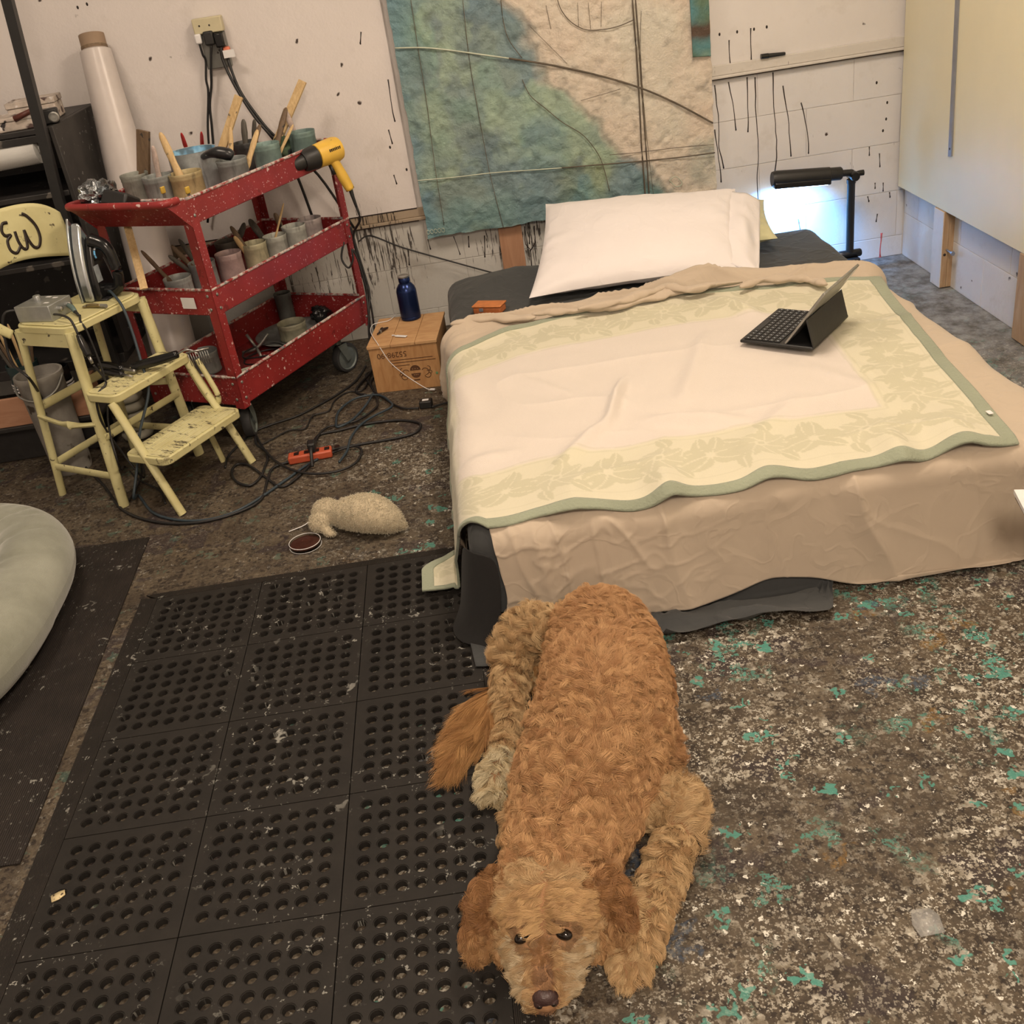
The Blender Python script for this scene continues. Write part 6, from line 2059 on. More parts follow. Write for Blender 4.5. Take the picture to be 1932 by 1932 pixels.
# rails
for v0, v1 in ((.03, .008), (.37, .382)):
    leg((-.292, v0, .30), (-.008, v1 + (.012 if v0 < .1 else -.006), .30), .016, .5, 'rail', (-.15, v0 - (.012 if v0 < .1 else -.012), .285))
    leg((-.308, v0 - .008, .11), (-.002, v1, .11), .014, .5, 'rail')
leg((-.31, .02, .12), (-.31, .37, .12), .014, .4, 'rail')
leg((-.297, .03, .33), (-.297, .37, .33), .016, .4, 'rail')
leg((.0, .02, .25), (.0, .38, .25), .013, .4, 'rail')
leg((.17, .012, .165), (.17, .375, .165), .012, .4, 'rail')
# looped step hangers
for v_ in (.385,):
    MB().tube([(.075, v_, .385), (.10, v_, .31), (.135, v_, .235), (.170, v_, .222), (.182, v_, .255), (.165, v_, .31), (.135, v_, .385)], .0095, 10, 6).build('hanger_loop', M_CREAMY, stool, smooth=180)
# seat apron
MB().box((-.285, .046, .555), (-.012, .052, .600)).build('apron', M_CREAMY, stool, smooth=0)
MB().box((-.285, .378, .555), (-.012, .384, .600)).build('apron', M_CREAMY, stool, smooth=0)
# backrest: a curved pressed panel on two bent straps
nb1, nb2 = 40, 14
vv_ = np.linspace(0, 1, nb1)[:, None] * np.ones((1, nb2))
hh = np.linspace(0, 1, nb2)[None, :] * np.ones((nb1, 1))
yv = -.045 + vv_ * .475
bow = -.325 - .055 * np.sin(vv_ * PI)
zl = .735 + .045 * np.sin(vv_ * PI) + .0 * hh
zu = .952 - .055 * np.abs(2 * vv_ - 1) ** 5 - .01 * np.abs(2 * vv_ - 1) ** 2
zz_ = zl + hh * (zu - zl)
Pb = np.stack([bow - .02 * hh, yv, zz_], -1)
o = MB().grid(Pb).build('backrest', M_CREAMY, stool, smooth=180, solid=.006)
for v_ in (-.04, .425):
    sg = 1 if v_ > .2 else -1
    MB().tube([(-.328, v_, .80), (-.322, v_ - sg * .004, .72), (-.290, v_ - sg * .025, .65), (-.270, v_ - sg * .065, .60)], [.02, .018, .018, .016], 10, 6, flat=.35, up=(1, 0, 0)).build('back_strap', M_CREAMY, stool, smooth=180)


def on_back(v_, z_):
    k = (v_ + .045) / .475
    h_ = (z_ - .76) / .18
    return (-.325 - .055 * math.sin(k * PI) - .02 * h_ + .0085, v_, z_)


# hand-painted letters
def stroke(pts): MB().tube([on_back(.216 + (p[0] - .18) * .70, p[1]) for p in pts], .0056, 8, 8, flat=.6, up=(1, 0, 0)).build('painted_letter', M_INK, stool, smooth=180)
stroke([(.222, .905), (.196, .905), (.178, .885), (.186, .868), (.212, .864), (.184, .850), (.180, .820), (.204, .806), (.236, .822)])
stroke([(.240, .872), (.236, .838), (.246, .812), (.266, .812), (.280, .846), (.285, .866), (.286, .834), (.298, .806), (.322, .804), (.344, .832), (.346, .870), (.326, .905), (.306, .918)])

# ------------------------------------------------------------------ things on the stool
M_STEEL = basic('polished_soleplate', pc(190, 184, 172), .22, .9, var=.15, scale=20)
ir = thing('clothes_iron', 'black electric iron standing on its heel on the stool seat', 'iron', sl(-.120, .320, .6285), SA + math.radians(12))
ir.scale = (1.1, 1.1, 1.1)
# sole faces -x; outline in (y, z)
def iron_outline(w, h, n=16):
    pts = []
    for k in range(n + 1):
        t1 = k / n
        pts.append((w * (1 - t1 ** 2.2), h * t1))
    left_ = [(-y_, z_) for (y_, z_) in pts[::-1][1:]]
    return pts + left_
Msole = Matrix(((0, 0, 1, 0), (1, 0, 0, 0), (0, 1, 0, 0), (0, 0, 0, 1)))
MB().prism(iron_outline(.058, .245), -.055, -.047, Msole).build('soleplate', M_STEEL, ir, bevel=.002)
MB().prism(iron_outline(.055, .232), -.047, -.012, Msole).build('shell', M_STEEL, ir, bevel=.01)
MB().prism(iron_outline(.046, .190), -.0115, .012, Msole).build('body', M_BLACKG, ir, bevel=.008)
MB().tube([(.005, 0, .02), (.045, 0, .025), (.062, 0, .06), (.062, 0, .11), (.05, 0, .155), (.008, 0, .175)], [.022, .018, .016, .016, .018, .022], 14, 6).build('handle', M_BLACKG, ir, smooth=180)
MB().lathe([(.022, 0), (.022, .008), (.014, .012)], 20, Matrix.Translation((.012, 0, .135)) @ Matrix.Rotation(PI / 2, 4, 'Y')).build('dial', M_BLACKP, ir)
for a0, a1, c in ((.3, 1.4, (200, 120, 90)), (1.5, 2.4, (210, 200, 190)), (2.5, 3.6, (110, 170, 200))):
    MB().tube([(.020, .020 * math.cos(a), .135 + .020 * math.sin(a)) for a in np.linspace(a0, a1, 8)], .003, 6, 2).build('dial_band', basic('dial_%d' % c[0], pc(*c), .5), ir, smooth=180)
MB().box((.0122, -.036, .055), (.0128, -.010, .105)).build('rating_label', basic('grey_label', pc(150, 146, 138), .5, var=.2, scale=90), ir)
MB().box((-.040, -.045, .0), (.03, .045, .006)).build('heel', M_BLACKP, ir, bevel=.003)

ctl = thing('control_box', 'small grey metal control box with a knob on the stool seat', 'box', sl(-.205, .125, .6285), SA + math.radians(8))
M_ALU = basic('brushed_aluminium', pc(168, 160, 146), .4, .7, var=.12, scale=25)
MB().box((-.065, -.055, 0), (.075, .055, .052)).build('box_shell', M_ALU, ctl, bevel=.002)
MB().lathe([(.013, .052), (.013, .064), (.011, .068)], 18, Matrix.Translation((-.02, .01, 0))).build('knob', M_ALU, ctl)
for q in ((.035, .03), (.04, -.02), (.0, .04)):
    MB().cbox((q[0], q[1], .0523), (.018, .01, .0008)).build('print_mark', M_WHITEP, ctl)
MB().lathe([(.008, 0), (.008, .012), (.005, .014)], 14, aim((.075, -.01, .028), (.09, -.01, .028))).build('socket', M_CHROME, ctl)
MB().lathe([(.008, 0), (.008, .012), (.005, .014)], 14, aim((.075, .032, .028), (.09, .032, .028))).build('socket', M_CHROME, ctl)
jp = thing('jack_plug', 'green-grey cable jack hanging from the control box', 'plug', sl(-.10, .165, .64))
MB().tube([sl(-.125, .16, .655), sl(-.105, .155, .65), sl(-.085, .145, .64)], [.008, .009, .007], 10, 3).build('sleeve', basic('green_grey_plastic', pc(92, 104, 92), .4), jp, True, smooth=180)
MB().tube([sl(-.085, .145, .64), sl(-.07, .138, .636), sl(-.055, .130, .634)], [.006, .005, .004], 10, 3).build('plug_tail', M_CORD, jp, True, smooth=180)
jp2 = thing('jack_plug', 'black ribbed plug dangling over the near edge of the seat', 'plug', sl(-.01, .06, .56))
MB().tube([sl(-.112, .085, .652), sl(-.07, .075, .655), sl(-.02, .065, .645), sl(.004, .055, .60)], .004, 8, 5).build('lead', M_CORD, jp2, True, smooth=180)
MB().tube([sl(.004, .055, .60), sl(.014, .052, .565), sl(.024, .050, .53)], [.008, .013, .011], 12, 4).build('plug_body', M_BLACKG, jp2, True, smooth=180)
MB().tube([sl(.024, .050, .53), sl(.030, .049, .505)], [.006, .005], 10).build('metal_tip', M_CHROME, jp2, True, smooth=180)
nb_o = thing('brass_fitting', 'little brass hose fitting lying on the stool seat', 'fitting', sl(-.075, .215, .632))
M_BRASS = basic('dull_brass', pc(150, 126, 84), .35, .8, var=.2)
MB().tube([(-.025, .01, .003), (.0, 0, .004), (.03, -.018, .003)], [.006, .008, .005], 10, 3).build('stem', M_BRASS, nb_o, smooth=180)
MB().tube([(.03, -.018, .004), (.05, -.03, .004)], .007, 8).build('nut', M_DULLSTEEL, nb_o, smooth=60)
MB().lathe([(.014, 0), (.014, .003)], 16, Matrix.Translation((-.03, .02, -.002))).build('washer', M_BRASS, nb_o)

# hand tools on the upper step
tl1 = thing('heating_iron', 'black-handled heating tool lying at the back of the upper step', 'tool', sl(-.06, .18, .416))
MB().tube([sl(-.13, .205, .428), sl(-.07, .195, .428), sl(.0, .18, .428)], [.012, .015, .012], 12, 4).build('handle', M_BLACKG, tl1, True, smooth=180)
MB().tube([sl(.0, .18, .428), sl(.045, .172, .43), sl(.07, .168, .43)], [.007, .006, .006], 10, 2).build('shank', M_CHROME, tl1, True, smooth=180)
tl2 = thing('wire_comb_tool', 'black-handled tool ending in a comb of fine wires', 'tool', sl(.12, .215, .43))
MB().tube([sl(.045, .185, .436), sl(.09, .205, .442), sl(.15, .235, .452), sl(.19, .255, .460)], [.013, .017, .016, .013], 12, 4).build('handle', M_BLACKG, tl2, True, smooth=180)
MB().tube([sl(.19, .255, .460), sl(.215, .268, .470), sl(.235, .278, .466), sl(.25, .285, .45)], .0035, 8, 3).build('shank', M_CHROME, tl2, True, smooth=180)
for k in range(9):
    p = sl(.225 + k * .006, .265 + k * .005, .462)
    MB().tube([p, p + Vector((.006, -.008, -.045))], .0013, 5).build('wire', M_CHROME, tl2, True, smooth=180)
MB().tube([sl(.222, .262, .463), sl(.28, .31, .463)], .003, 6).build('wire_bar', M_CHROME, tl2, True, smooth=180)
tl3 = thing('soldering_iron', 'short black soldering iron under the seat on the upper step', 'tool', sl(-.02, .14, .416))
MB().tube([sl(-.07, .16, .424), sl(-.02, .155, .424), sl(.03, .148, .424)], [.009, .012, .009], 12, 4).build('handle', M_BLACKG, tl3, True, smooth=180)
MB().tube([sl(.03, .148, .424), sl(.085, .138, .424)], [.005, .003], 8).build('tip', M_CHROME, tl3, True, smooth=180)
stk = thing('paint_stick', 'flat wooden stick standing between the stool and the cart', 'stick', (-1.132, 3.646, 0.630))
MB().tube([(-1.104, 3.568, 0.640), (-1.162, 3.800, 0.858)], .013, 4, flat=.35).build('stick_body', M_HANDLE, stk, True)

# ------------------------------------------------------------------ storage rack at the left edge
M_RACK = basic('scuffed_black_paint', pc(40, 35, 31), .55, var=.25, scale=20, splat=[(pc(150, 140, 124), 60, .06, .16), (pc(104, 92, 78), 18, .14, .3)])
t_ = NT('worn_black_board')
c_ = t_.mix(t_.ramp(t_.noise(6, 4, .6), .35, .65), pc(36, 31, 27), pc(58, 51, 44))
c_ = t_.mix(t_.ramp(t_.noise(1, 3, .6, t_.map((5, 5, 1.6), (1, 2, 0))), .60, .64), c_, pc(128, 108, 88))
m_, _ = t_.spots(50, .12, .2, warp=.7)
c_ = t_.mix(m_, c_, pc(140, 130, 116))
M_RACK2 = t_.end(c_, .6)
rk = thing('storage_rack', 'scuffed black storage rack with an upright post at the left edge', 'rack', (-1.75, 4.2, 0))
MB().tube([(-1.337, 3.950, 1.857), (-1.4175, 3.95, .9), (-1.4175, 3.95, 0.0)], .0235, 4, up=(1, 1, 0), flat=1.0).build('post', M_BLACKP, rk, True, smooth=0)
MB().box((-1.385, 3.985, 0.30), (-1.367, 4.555, 1.142)).build('side_panel', M_RACK2, rk, True, bevel=.003)
MB().box((-2.4, 3.985, 1.122), (-1.386, 4.555, 1.142)).build('top_shelf', M_RACK, rk, True, bevel=.003)
MB().box((-2.4, 3.985, .905), (-1.386, 4.555, .925)).build('shelf', M_RACK, rk, True, bevel=.003)
MB().box((-2.4, 3.985, .66), (-1.386, 4.555, .68)).build('shelf', M_RACK, rk, True, bevel=.003)
MB().box((-2.4, 4.535, .30), (-1.386, 4.553, 1.12)).build('back_panel', M_RACK, rk, True)
MB().box((-2.4, 3.975, 1.096), (-1.386, 3.984, 1.121)).build('front_rail', M_RACK, rk, True, bevel=.002)
MB().box((-2.4, 3.985, .26), (-1.386, 4.555, .299)).build('bottom_shelf', M_RACK, rk, True, bevel=.003)
MB().box((-2.4, 3.74, .14), (-1.46, 3.955, .158)).build('lower_ledge', M_RACK, rk, True, bevel=.003)
for x_ in (-1.50, -2.3): MB().box((x_, 3.76, 0), (x_ + .03, 3.79, .139)).build('foot', M_RACK, rk, True)
M_MAG = basic('paint_caked_boxes', pc(196, 172, 148), .7, var=.35, scale=16, splat=[(pc(90, 66, 56), 22, .35, .4), (pc(40, 32, 30), 30, .2, .35), (pc(226, 206, 186), 40, .3, .3)])
for k, (x0, y0, w, d, h, r_, lb) in enumerate(((-1.52, 4.08, .16, .16, .045, .2, 'paint-crusted flat box lowest on top of the rack'), (-1.66, 4.06, .13, .14, .07, -.1, 'paint-crusted box at the left end of the rack top'), (-1.50, 4.26, .17, .13, .075, .1, 'paint-crusted box against the wall on the rack top'))):
    o = thing('carton', lb, 'box', (x0, y0, 1.1425), r_, 'crusted boxes on the rack')
    MB().box((-w / 2, -d / 2, 0), (w / 2, d / 2, h * .72)).build('box_body', M_MAG, o, bevel=.004)
    MB().box((-w / 2 - .003, -d / 2 - .003, h * .72), (w / 2 + .003, d / 2 + .003, h)).build('box_lid', M_MAG, o, bevel=.003)
o = thing('bottle_brush', 'dark red-handled brush lying on top of the rack', 'brush', (-1.45, 4.03, 1.15))
MB().tube([(-1.493, 4.005, 1.181), (-1.427, 4.010, 1.200)], [.014, .010], 12, flat=.8).build('handle', basic('dark_red_wood', pc(98, 48, 36), .5), o, True, smooth=180)
MB().tube([(-1.427, 4.010, 1.200), (-1.392, 4.010, 1.204)], [.007, .006], 10).build('ferrule', M_DULLSTEEL, o, True, smooth=180)
o = thing('black_camera', 'small black device with a round dial on top of the rack', 'device', (-1.40, 4.06, 1.143), .2)
MB().box((-.05, -.025, 0), (.04, .025, .05)).build('device_body', M_BLACKP, o, bevel=.006)
MB().lathe([(.018, 0), (.018, .008), (.014, .010), (.014, .003), (.006, .003), (.006, .008)], 20, Matrix.Translation((.025, -.025, .022)) @ Matrix.Rotation(PI / 2, 4, 'X')).build('dial', M_DULLSTEEL, o)
o = thing('towel_roll', 'rolled white ribbed towel on the rack shelf', 'towel', (-1.56, 4.02, .926))
m = MB()
A0_, A1_ = (-1.650, 4.020, 1.066), (-1.446, 4.020, 1.072)
Mr = aim(A0_, A1_)
Lr = (Vector(A1_) - Vector(A0_)).length
prof = [(.03, 0), (.045, .004)]
for k in range(46):
    prof.append((.0475 + (.0018 if k % 2 else 0), .006 + (Lr - .012) * k / 45))
prof += [(.044, Lr - .003), (.030, Lr), (.028, Lr - .006), (.012, Lr - .006), (.010, Lr - .001), (0, Lr)]
m.lathe(prof, 28, Mr, cap1=False).build('towel', fabric('white_towelling', pc(214, 200, 180)), o, True, smooth=50)
o = thing('dark_bundle', 'dark rolled bundle lying under the towel roll', 'bundle', (-1.56, 4.05, .681))
MB().tube([(-1.80, 4.10, .76), (-1.62, 4.08, .765), (-1.47, 4.06, .755)], [.05, .07, .06], 16, 5).build('cloth', M_BLACKC, o, True, smooth=180)

# stored under the rack, glimpsed through the stool
o = thing('wooden_tray', 'reddish wooden tray under the rack behind the stool', 'tray', (-1.75, 3.84, .1585))
M_PEACH = wood('reddish_ply', pc(186, 132, 96), pc(168, 112, 78), (2, 8, 8))
MB().box((-2.2, 3.75, .1585), (-1.50, 3.765, .268)).build('front_board', M_PEACH, o, True, bevel=.002)
MB().box((-2.2, 3.765, .1585), (-1.50, 3.93, .172)).build('tray_floor', M_PEACH, o, True)
MB().box((-1.515, 3.765, .172), (-1.50, 3.93, .268)).build('side_board', M_PEACH, o, True)
for k, (x_, y_, r_, h_, c, lb) in enumerate(((-1.71, 3.83, .055, .20, (44, 60, 56), 'dark green jar of brushes in the wooden tray'), (-1.60, 3.84, .045, .16, (30, 30, 30), 'black tub in the wooden tray behind the stool'))):
    o = thing('jar', lb, 'jar', (x_, y_, .1725))
    MB().lathe([(r_ * .9, 0), (r_, .006), (r_, h_ - .03), (r_ * 1.05, h_ - .028), (r_ * 1.05, h_), (r_ * .95, h_), (r_ * .95, h_ - .05), (0, h_ - .06)], 26, cap1=False).build('jar_wall', basic('jar_%d' % k, pc(*c), .35, var=.3), o, smooth=50)
    for q in range(3):
        MB().lathe([(r_ * 1.06, h_ * .62 - q * .012), (r_ * 1.09, h_ * .62 - q * .012 + .004), (r_ * 1.06, h_ * .62 - q * .012 + .008)], 26, cap0=False, cap1=False).build('label_ring', M_WHITEP, o, smooth=180)
for k in range(7):
    a = k * .9
    b0 = Vector((-1.71 + .02 * math.cos(a), 3.83 + .02 * math.sin(a), .28))
    b1 = b0 + Vector((.05 * math.cos(a), .03 * math.sin(a), .19 + .02 * (k % 3)))
    brush(b0, b1, .006, (M_HANDLE2, M_HANDLE3, M_HANDLE)[k % 3], 'paintbrush standing in the dark green jar under the rack', 'brushes in the green jar')
o = thing('grey_bucket', 'scuffed grey-white bucket behind the stool legs', 'bucket', (-1.585, 3.645, 0))
MB().lathe([(.066, .0), (.07, .01), (.08, .36), (.085, .365), (.085, .385), (.076, .385), (.074, .35), (0, .34)], 32, Matrix.Translation((-1.585, 3.645, 0.0)), cap1=False).build('bucket_wall', basic('scuffed_grey_plastic', pc(156, 142, 124), .6, var=.25, scale=14, splat=[(pc(80, 66, 52), 20, .15, .3)]), o, True, smooth=50)
MB().tube([(-1.672, 3.64, .37), (-1.65, 3.58, .33), (-1.585, 3.555, .31), (-1.52, 3.58, .33), (-1.498, 3.64, .37)], .004, 8, 6).build('bail', M_DULLSTEEL, o, True, smooth=180)
o = thing('ribbed_hose', 'coil of cream ribbed hose on the floor behind the stool', 'hose', (-1.385, 3.852, 0))
rp_ = []
m = MB()
for k in range(5):
    zc = .021 + k * .038
    m.tube([(-1.385 + .044 * math.cos(a), 3.852 + .044 * math.sin(a), zc) for a in np.linspace(0, 2 * PI, 24)[:-1]], .019, 8, closed=True)
m.build('hose_coils', basic('cream_hose', pc(196, 180, 150), .6, var=.1), o, True, smooth=180)
blk2 = MB().box((-2.3, 3.80, .0), (-1.50, 3.95, .125)).build('storage_box', basic('black_box_card', pc(36, 31, 27), .7, var=.3, scale=30, bump=.3), bevel=.004)
tag(blk2, 'black box on the floor under the rack ledge', 'box')

# ------------------------------------------------------------------ roll leaning on the wall, outlet, plugs
rl = thing('paper_roll', 'tall roll of white film on a cardboard core leaning on the wall', 'roll', (-1.30, 4.30, 0))
P0, P1 = Vector((-1.288, 4.490, 1.382)), Vector((-1.267, 4.340, 0.878))
dr = (P1 - P0).normalized()
t_b = (0.0 - P0.z) / dr.z
PB = P0 + dr * t_b
Mr = aim(P0, PB)
LB = (PB - P0).length
MB().lathe([(.045, 0), (.0475, -.001), (.0475, .09), (.0475, .12)], 36, Mr, cap0=False, cap1=False).lathe([(.044, .0), (.044, .12)], 36, Mr, False, False).build('cardboard_core', basic('brown_card', pc(160, 128, 98), .8, var=.08), rl, True, smooth=50)
MB().lathe([(.0485, .052), (.058, .058), (.064, .20), (.078, .45), (.088, .75), (.090, LB - .10)], 36, Mr).build('film', basic('white_film', pc(214, 192, 172), .3, var=.04), rl, True, smooth=50)
MB().lathe([(.049, .040), (.049, .050)], 36, Mr, False, False).build('printed_band', basic('brown_band', pc(128, 100, 72), .7, var=.3, scale=80), rl, True, smooth=50)

ot = thing('power_outlet', 'beige wall outlet box crowded with black plugs', 'outlet', (-0.858, 4.567, 1.307))
OC = Vector((-0.856, 4.550, 1.304))
M_BEIGE = basic('beige_plastic', pc(206, 184, 140), .45, var=.06)
MB().cbox(OC + Vector((.0, -.008, .048)), (.112, .05, .055)).build('box_top', M_BEIGE, ot, True, bevel=.004)
MB().cbox(OC + Vector((.005, .0, -.045)), (.095, .034, .125)).build('face_plate', basic('grey_plate', pc(120, 112, 98), .4, .3), ot, True, bevel=.003)
for q in ((-.03, .05), (.008, .048)):
    MB().ell(OC + Vector((q[0], -.034, q[1])), (.0035, .001, .0035), nu=8, nv=6).build('screw_hole', M_INK, ot, True)
for q in ((.02, -.045), (.03, -.065), (.012, -.052)):
    MB().ell(OC + Vector((q[0], -.018, q[1])), (.004, .001, .004), nu=8, nv=6).build('socket_hole', M_INK, ot, True)


def plug(c, sz, mat, label, pts, r=.005, cm=None):
    o = thing('power_plug', label, 'plug', c, group=None)
    MB().cbox(c, sz).build('plug_body', mat, o, True, bevel=.006)
    MB().tube(pts, r, 8, 6).build('lead', cm or M_CORD, o, True, smooth=180)
    return o


plug(OC + Vector((-.004, -.034, .004)), (.038, .034, .05), M_BLACKP, 'black plug at the centre of the outlet with a lead straight down', [OC + Vector((-.002, -.04, -.02)), (-0.884, 4.520, 1.200), (-0.900, 4.530, 1.142), (-0.927, 4.530, 1.067), (-0.943, 4.530, 0.978), (-0.970, 4.530, 0.867), (-1.063, 4.540, 0.620)])
plug(OC + Vector((.034, -.034, -.008)), (.036, .034, .052), M_BLACKG, 'shiny black plug with a lead running to the cart', [OC + Vector((.034, -.04, -.03)), (-0.826, 4.500, 1.222), (-0.798, 4.470, 1.125), (-0.749, 4.440, 1.013), (-0.697, 4.430, 0.923), (-0.653, 4.500, 0.783), (-0.627, 4.530, 0.576)], .0058)
plug(OC + Vector((-.046, -.030, .006)), (.026, .026, .036), M_WHITEP, 'white plug at the left of the outlet with a taped black lead', [OC + Vector((-.046, -.034, -.01)), OC + Vector((-.045, -.03, -.05)), (-0.898, 4.530, 1.230), (-0.915, 4.530, 1.164), (-0.920, 4.530, 1.115), (-0.957, 4.530, 0.990), (-0.983, 4.535, 0.869)], .0046)
o = plug(OC + Vector((.050, -.026, -.052)), (.026, .030, .035), basic('orange_plug', pc(226, 120, 84), .4), 'orange plug with a white paper tag on its black lead', [OC + Vector((.052, -.03, -.066)), (-0.806, 4.500, 1.214), (-0.787, 4.475, 1.113), (-0.740, 4.450, 1.014), (-0.687, 4.440, 0.927), (-0.562, 4.500, 0.748), (-0.467, 4.545, 0.502)], .0055)
MB().cbox((-0.796, 4.492, 1.245), (.044, .002, .028), None).build('paper_tag', M_WHITEP, o, True)

# ------------------------------------------------------------------ cords on the floor
def F(L, z=.006): return [(p[0], p[1], max(p[2], z)) for p in L]


cord('extension_lead', 'black cord dropping from the control box and looping round the stool feet',
     [sl(-.275, .10, .655), sl(-.31, .06, .66), sl(-.325, .04, .60), sl(-.315, .02, .50), (-1.472, 3.320, 0.464), (-1.691, 3.872, 0.120), (-1.563, 3.664, 0.020)] + [(-1.418, 3.439, 0.006), (-1.292, 3.214, 0.006), (-1.160, 3.092, 0.006), (-1.027, 3.039, 0.006), (-0.907, 3.050, 0.006), (-0.812, 3.120, 0.006), (-0.804, 3.270, 0.006), (-0.788, 3.367, 0.006), (-0.669, 3.400, 0.006)], .0048)
cord('iron_cable', 'blue-grey cord running from the iron across the floor to the power strip',
     [ir.location + Vector((.02, -.03, .022)), sl(-.06, .29, .655), sl(.01, .255, .62), sl(.04, .235, .54), sl(.075, .20, .44), sl(.10, .17, .36), sl(.085, .09, .24), sl(.06, .05, .12), sl(.06, .0, .04)] + [(-1.259, 3.306, 0.006), (-1.173, 3.153, 0.006), (-1.058, 3.066, 0.006), (-0.941, 3.047, 0.006), (-0.845, 3.105, 0.006), (-0.737, 3.248, 0.006), (-0.681, 3.329, 0.006), (-0.638, 3.372, 0.006)], .0048, M_TEALCORD)
cord('power_cable', 'black cord sagging from the upper step behind the blue-grey cord',
     [sl(.03, .05, .50), sl(.035, .07, .43), sl(.03, .02, .40), sl(.0, .03, .30), sl(.005, .06, .18), sl(.02, .10, .06)] + [(-1.350, 3.698, 0.006), (-1.293, 3.500, 0.006), (-1.283, 3.353, 0.006), (-1.288, 3.258, 0.006)], .004)
cord('power_cable', 'black cord hanging between the stool legs with a clear connector',
     [sl(-.05, .13, .634), sl(-.02, .10, .625), sl(-.005, .10, .58), sl(.01, .09, .42), sl(.0, .05, .28), sl(.02, .02, .14)] + [(-1.374, 3.572, 0.006), (-1.289, 3.436, 0.006), (-1.192, 3.323, 0.006), (-1.146, 3.211, 0.006)], .0036)
cord('extension_lead', 'long black loop of cord reaching furthest towards the bed',
     [(-0.660, 3.415, 0.006), (-0.666, 3.518, 0.006), (-0.647, 3.580, 0.006), (-0.577, 3.591, 0.006), (-0.479, 3.611, 0.006), (-0.359, 3.599, 0.006), (-0.284, 3.551, 0.006), (-0.274, 3.505, 0.006), (-0.299, 3.459, 0.006), (-0.375, 3.443, 0.006), (-0.490, 3.440, 0.006), (-0.604, 3.429, 0.006), (-0.628, 3.386, 0.006)], .0050)
cord('extension_lead', 'black cord curling tightly round behind the orange strip',
     [(-0.596, 3.388, 0.012), (-0.517, 3.420, 0.012), (-0.482, 3.373, 0.012), (-0.496, 3.285, 0.012), (-0.552, 3.240, 0.012), (-0.635, 3.245, 0.012), (-0.713, 3.296, 0.012), (-0.790, 3.397, 0.012), (-0.841, 3.502, 0.012), (-0.882, 3.571, 0.012), (-0.896, 3.650, 0.012)], .0046)
cord('extension_lead', 'small black cord ring beside the front foot of the stool',
     [(-0.639, 3.390, 0.006), (-0.701, 3.247, 0.006), (-0.750, 3.201, 0.006), (-0.816, 3.295, 0.006), (-0.888, 3.410, 0.006), (-0.934, 3.435, 0.006), (-0.946, 3.380, 0.006), (-0.918, 3.298, 0.006), (-0.865, 3.248, 0.006), (-0.835, 3.293, 0.006), (-0.827, 3.380, 0.006), (-0.829, 3.466, 0.006), (-0.874, 3.594, 0.006), (-0.909, 3.701, 0.006)], .0046)
cord('power_cable', 'black cord running from under the cart along the floor to the coil',
     [(-0.505, 4.218, 0.006), (-0.538, 4.065, 0.006), (-0.601, 3.956, 0.006), (-0.679, 3.864, 0.006), (-0.755, 3.791, 0.006), (-0.844, 3.750, 0.006), (-0.913, 3.703, 0.006), (-0.952, 3.609, 0.006), (-0.980, 3.512, 0.006), (-0.976, 3.424, 0.006)], .0044)
cord('power_cable', 'thin black cord wriggling beside the cart wheel',
     [(-0.478, 4.116, 0.006), (-0.504, 3.955, 0.006), (-0.568, 3.954, 0.006), (-0.613, 3.891, 0.006), (-0.631, 3.793, 0.006), (-0.691, 3.766, 0.006), (-0.710, 3.660, 0.006), (-0.773, 3.665, 0.006), (-0.818, 3.620, 0.006), (-0.862, 3.576, 0.006)], .0030)
cord('power_cable', 'black cord arching from the crate corner to the power strip',
     [(-0.456, 3.888, 0.010), (-0.439, 3.760, 0.010), (-0.500, 3.658, 0.010), (-0.559, 3.632, 0.010), (-0.622, 3.628, 0.010), (-0.655, 3.547, 0.010), (-0.659, 3.415, 0.010)], .0046)
cord('power_cable', 'blue-grey cord running from the crate corner down to the strip',
     [(-0.459, 3.880, 0.014), (-0.484, 3.768, 0.014), (-0.529, 3.651, 0.014), (-0.576, 3.606, 0.014), (-0.590, 3.636, 0.014), (-0.586, 3.757, 0.014), (-0.529, 3.854, 0.014), (-0.441, 3.856, 0.014), (-0.391, 3.773, 0.014), (-0.384, 3.714, 0.014), (-0.449, 3.654, 0.014), (-0.496, 3.590, 0.014), (-0.526, 3.490, 0.014), (-0.533, 3.387, 0.014), (-0.556, 3.302, 0.014)], .0046, M_TEALCORD)
ad2 = thing('power_adapter', 'small black power adapter on the floor between crate and bed', 'adapter', (-0.250, 3.693, 0.000), -.1)
MB().box((-.024, -.02, .001), (.024, .02, .03)).build('adapter_body', M_BLACKP, ad2, bevel=.004)
MB().box((-.012, -.008, .030), (.012, .008, .0305)).build('printed_label', M_WHITEP, ad2)
MB().tube([(-0.279, 3.676, 0.008), (-0.340, 3.700, 0.008), (-0.393, 3.782, 0.008), (-0.437, 3.869, 0.008), (-0.460, 3.916, 0.008)], .0042, 8, 6).build('lead', M_CORD, ad2, True, smooth=180)
MB().tube([(-0.229, 3.666, 0.008), (-0.188, 3.681, 0.008), (-0.137, 3.686, 0.008)], .0042, 8, 6).build('lead', M_CORD, ad2, True, smooth=180)
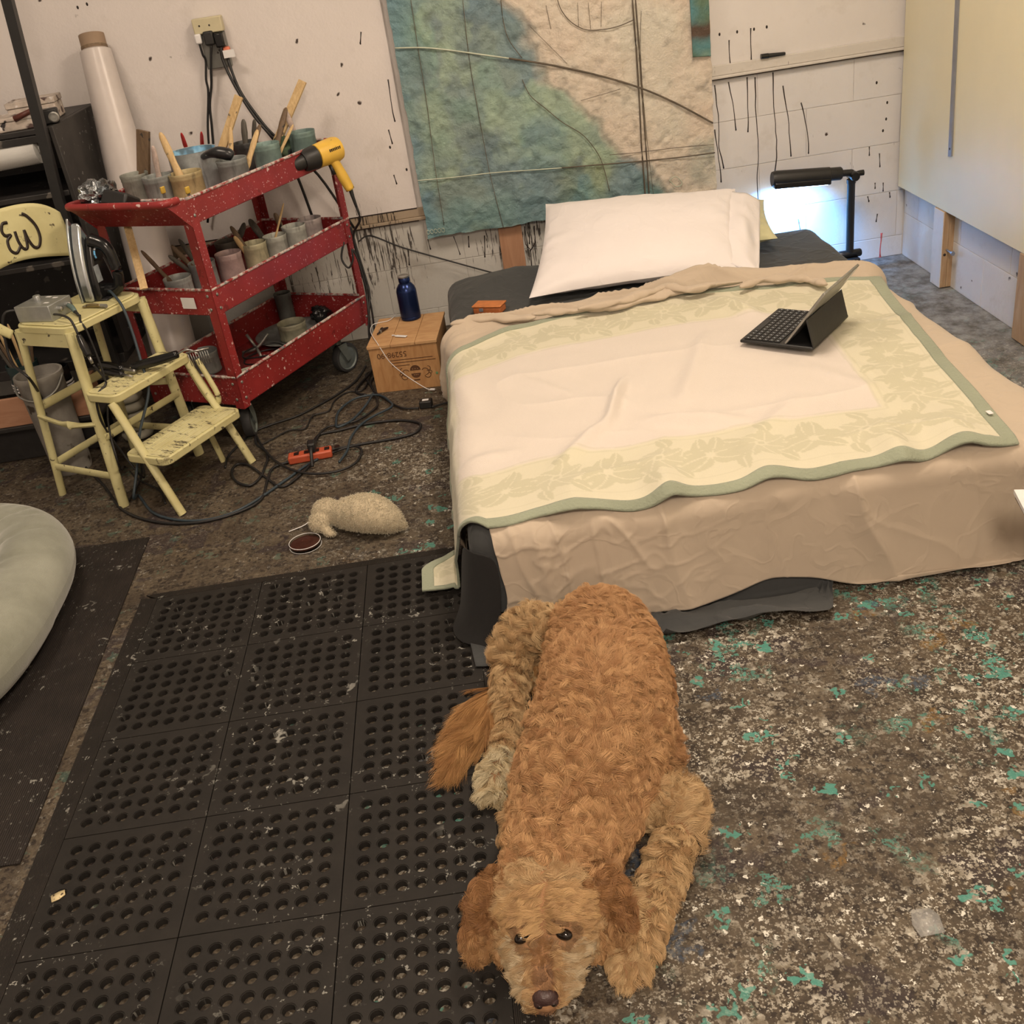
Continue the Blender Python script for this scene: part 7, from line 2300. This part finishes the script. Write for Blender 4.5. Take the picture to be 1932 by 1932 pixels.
# bundle down the cart's far leg
cord('heat_gun_cable', 'black cord hanging from the heat gun down the cart leg',
     [hg2 + Vector((.010, -.004, -.068)), hg2 + Vector((.012, -.004, -.12)), (-0.445, 4.239, 0.542), (-0.443, 4.234, 0.425), (-0.438, 4.227, 0.327), (-0.443, 4.190, 0.248), (-0.452, 4.180, 0.150), (-0.450, 4.171, 0.030)] + [(-0.533, 3.967, 0.006), (-0.491, 3.895, 0.006)], .0050)
cord('power_cable', 'black cord hooked round the cart leg below the middle tray',
     [(-0.489, 4.254, 0.522), (-0.509, 4.234, 0.464), (-0.489, 4.224, 0.425), (-0.465, 4.227, 0.454), (-0.460, 4.234, 0.493), (-0.445, 4.231, 0.444), (-0.436, 4.221, 0.346), (-0.431, 4.210, 0.248), (-0.436, 4.195, 0.131), (-0.426, 4.180, 0.020)] + [(-0.475, 4.028, 0.006), (-0.458, 3.920, 0.006)], .0042)
cord('power_cable', 'black cord twisted with the heat gun cord beside the crate',
     [(-0.449, 4.244, 0.581), (-0.442, 4.237, 0.483), (-0.430, 4.229, 0.366), (-0.427, 4.215, 0.307), (-0.445, 4.185, 0.229), (-0.460, 4.166, 0.131), (-0.455, 4.151, 0.020)] + [(-0.500, 4.108, 0.006), (-0.463, 3.938, 0.006)], .0046)
cord('power_cable', 'thin black wire stretched along the wall from the cart to the bed',
     [(-.445, 4.42, .475), (-0.403, 4.545, 0.458), (-0.279, 4.540, 0.389), (-0.086, 4.530, 0.301), (0.066, 4.500, 0.240), (0.131, 4.460, 0.223)], .0034)
# orange power strip
pa, pb = Vector((-0.742, 3.389, 0.012)), Vector((-0.587, 3.398, 0.012))
ps = thing('power_strip', 'orange power strip lying among the tangled cords', 'power strip', (pa + pb) / 2 - Vector((0, 0, .012)), math.atan2(pb.y - pa.y, pb.x - pa.x))
Lp = (pb - pa).length
M_ORANGE = basic('orange_plastic', pc(190, 82, 50), .4, var=.12, splat=[(pc(70, 40, 30), 50, .12, .25)])
MB().box((-Lp / 2, -.024, .001), (Lp / 2, .024, .030)).build('strip_body', M_ORANGE, ps, bevel=.006)
for k in range(5):
    MB().box((-Lp / 2 + .022 + k * .036, -.012, .0302), (-Lp / 2 + .040 + k * .036, .012, .031)).build('socket', M_INK, ps)
for (x_, lb) in ((.012, 'black plug standing in the middle of the orange strip'),):
    o = thing('power_plug', lb, 'plug', ps.location + RZ(ps.rotation_euler[2]) @ Vector((x_, 0, .0315)), ps.rotation_euler[2])
    MB().box((-.014, -.022, 0), (.014, .022, .035)).build('plug_body', M_BLACKP, o, bevel=.006)
    MB().tube([(0, -.02, .02), (0, -.045, .022), (-.002, -.07, .0), (-.004, -.085, -.022)], .006, 8, 4).build('lead', M_CORD, o, smooth=180)
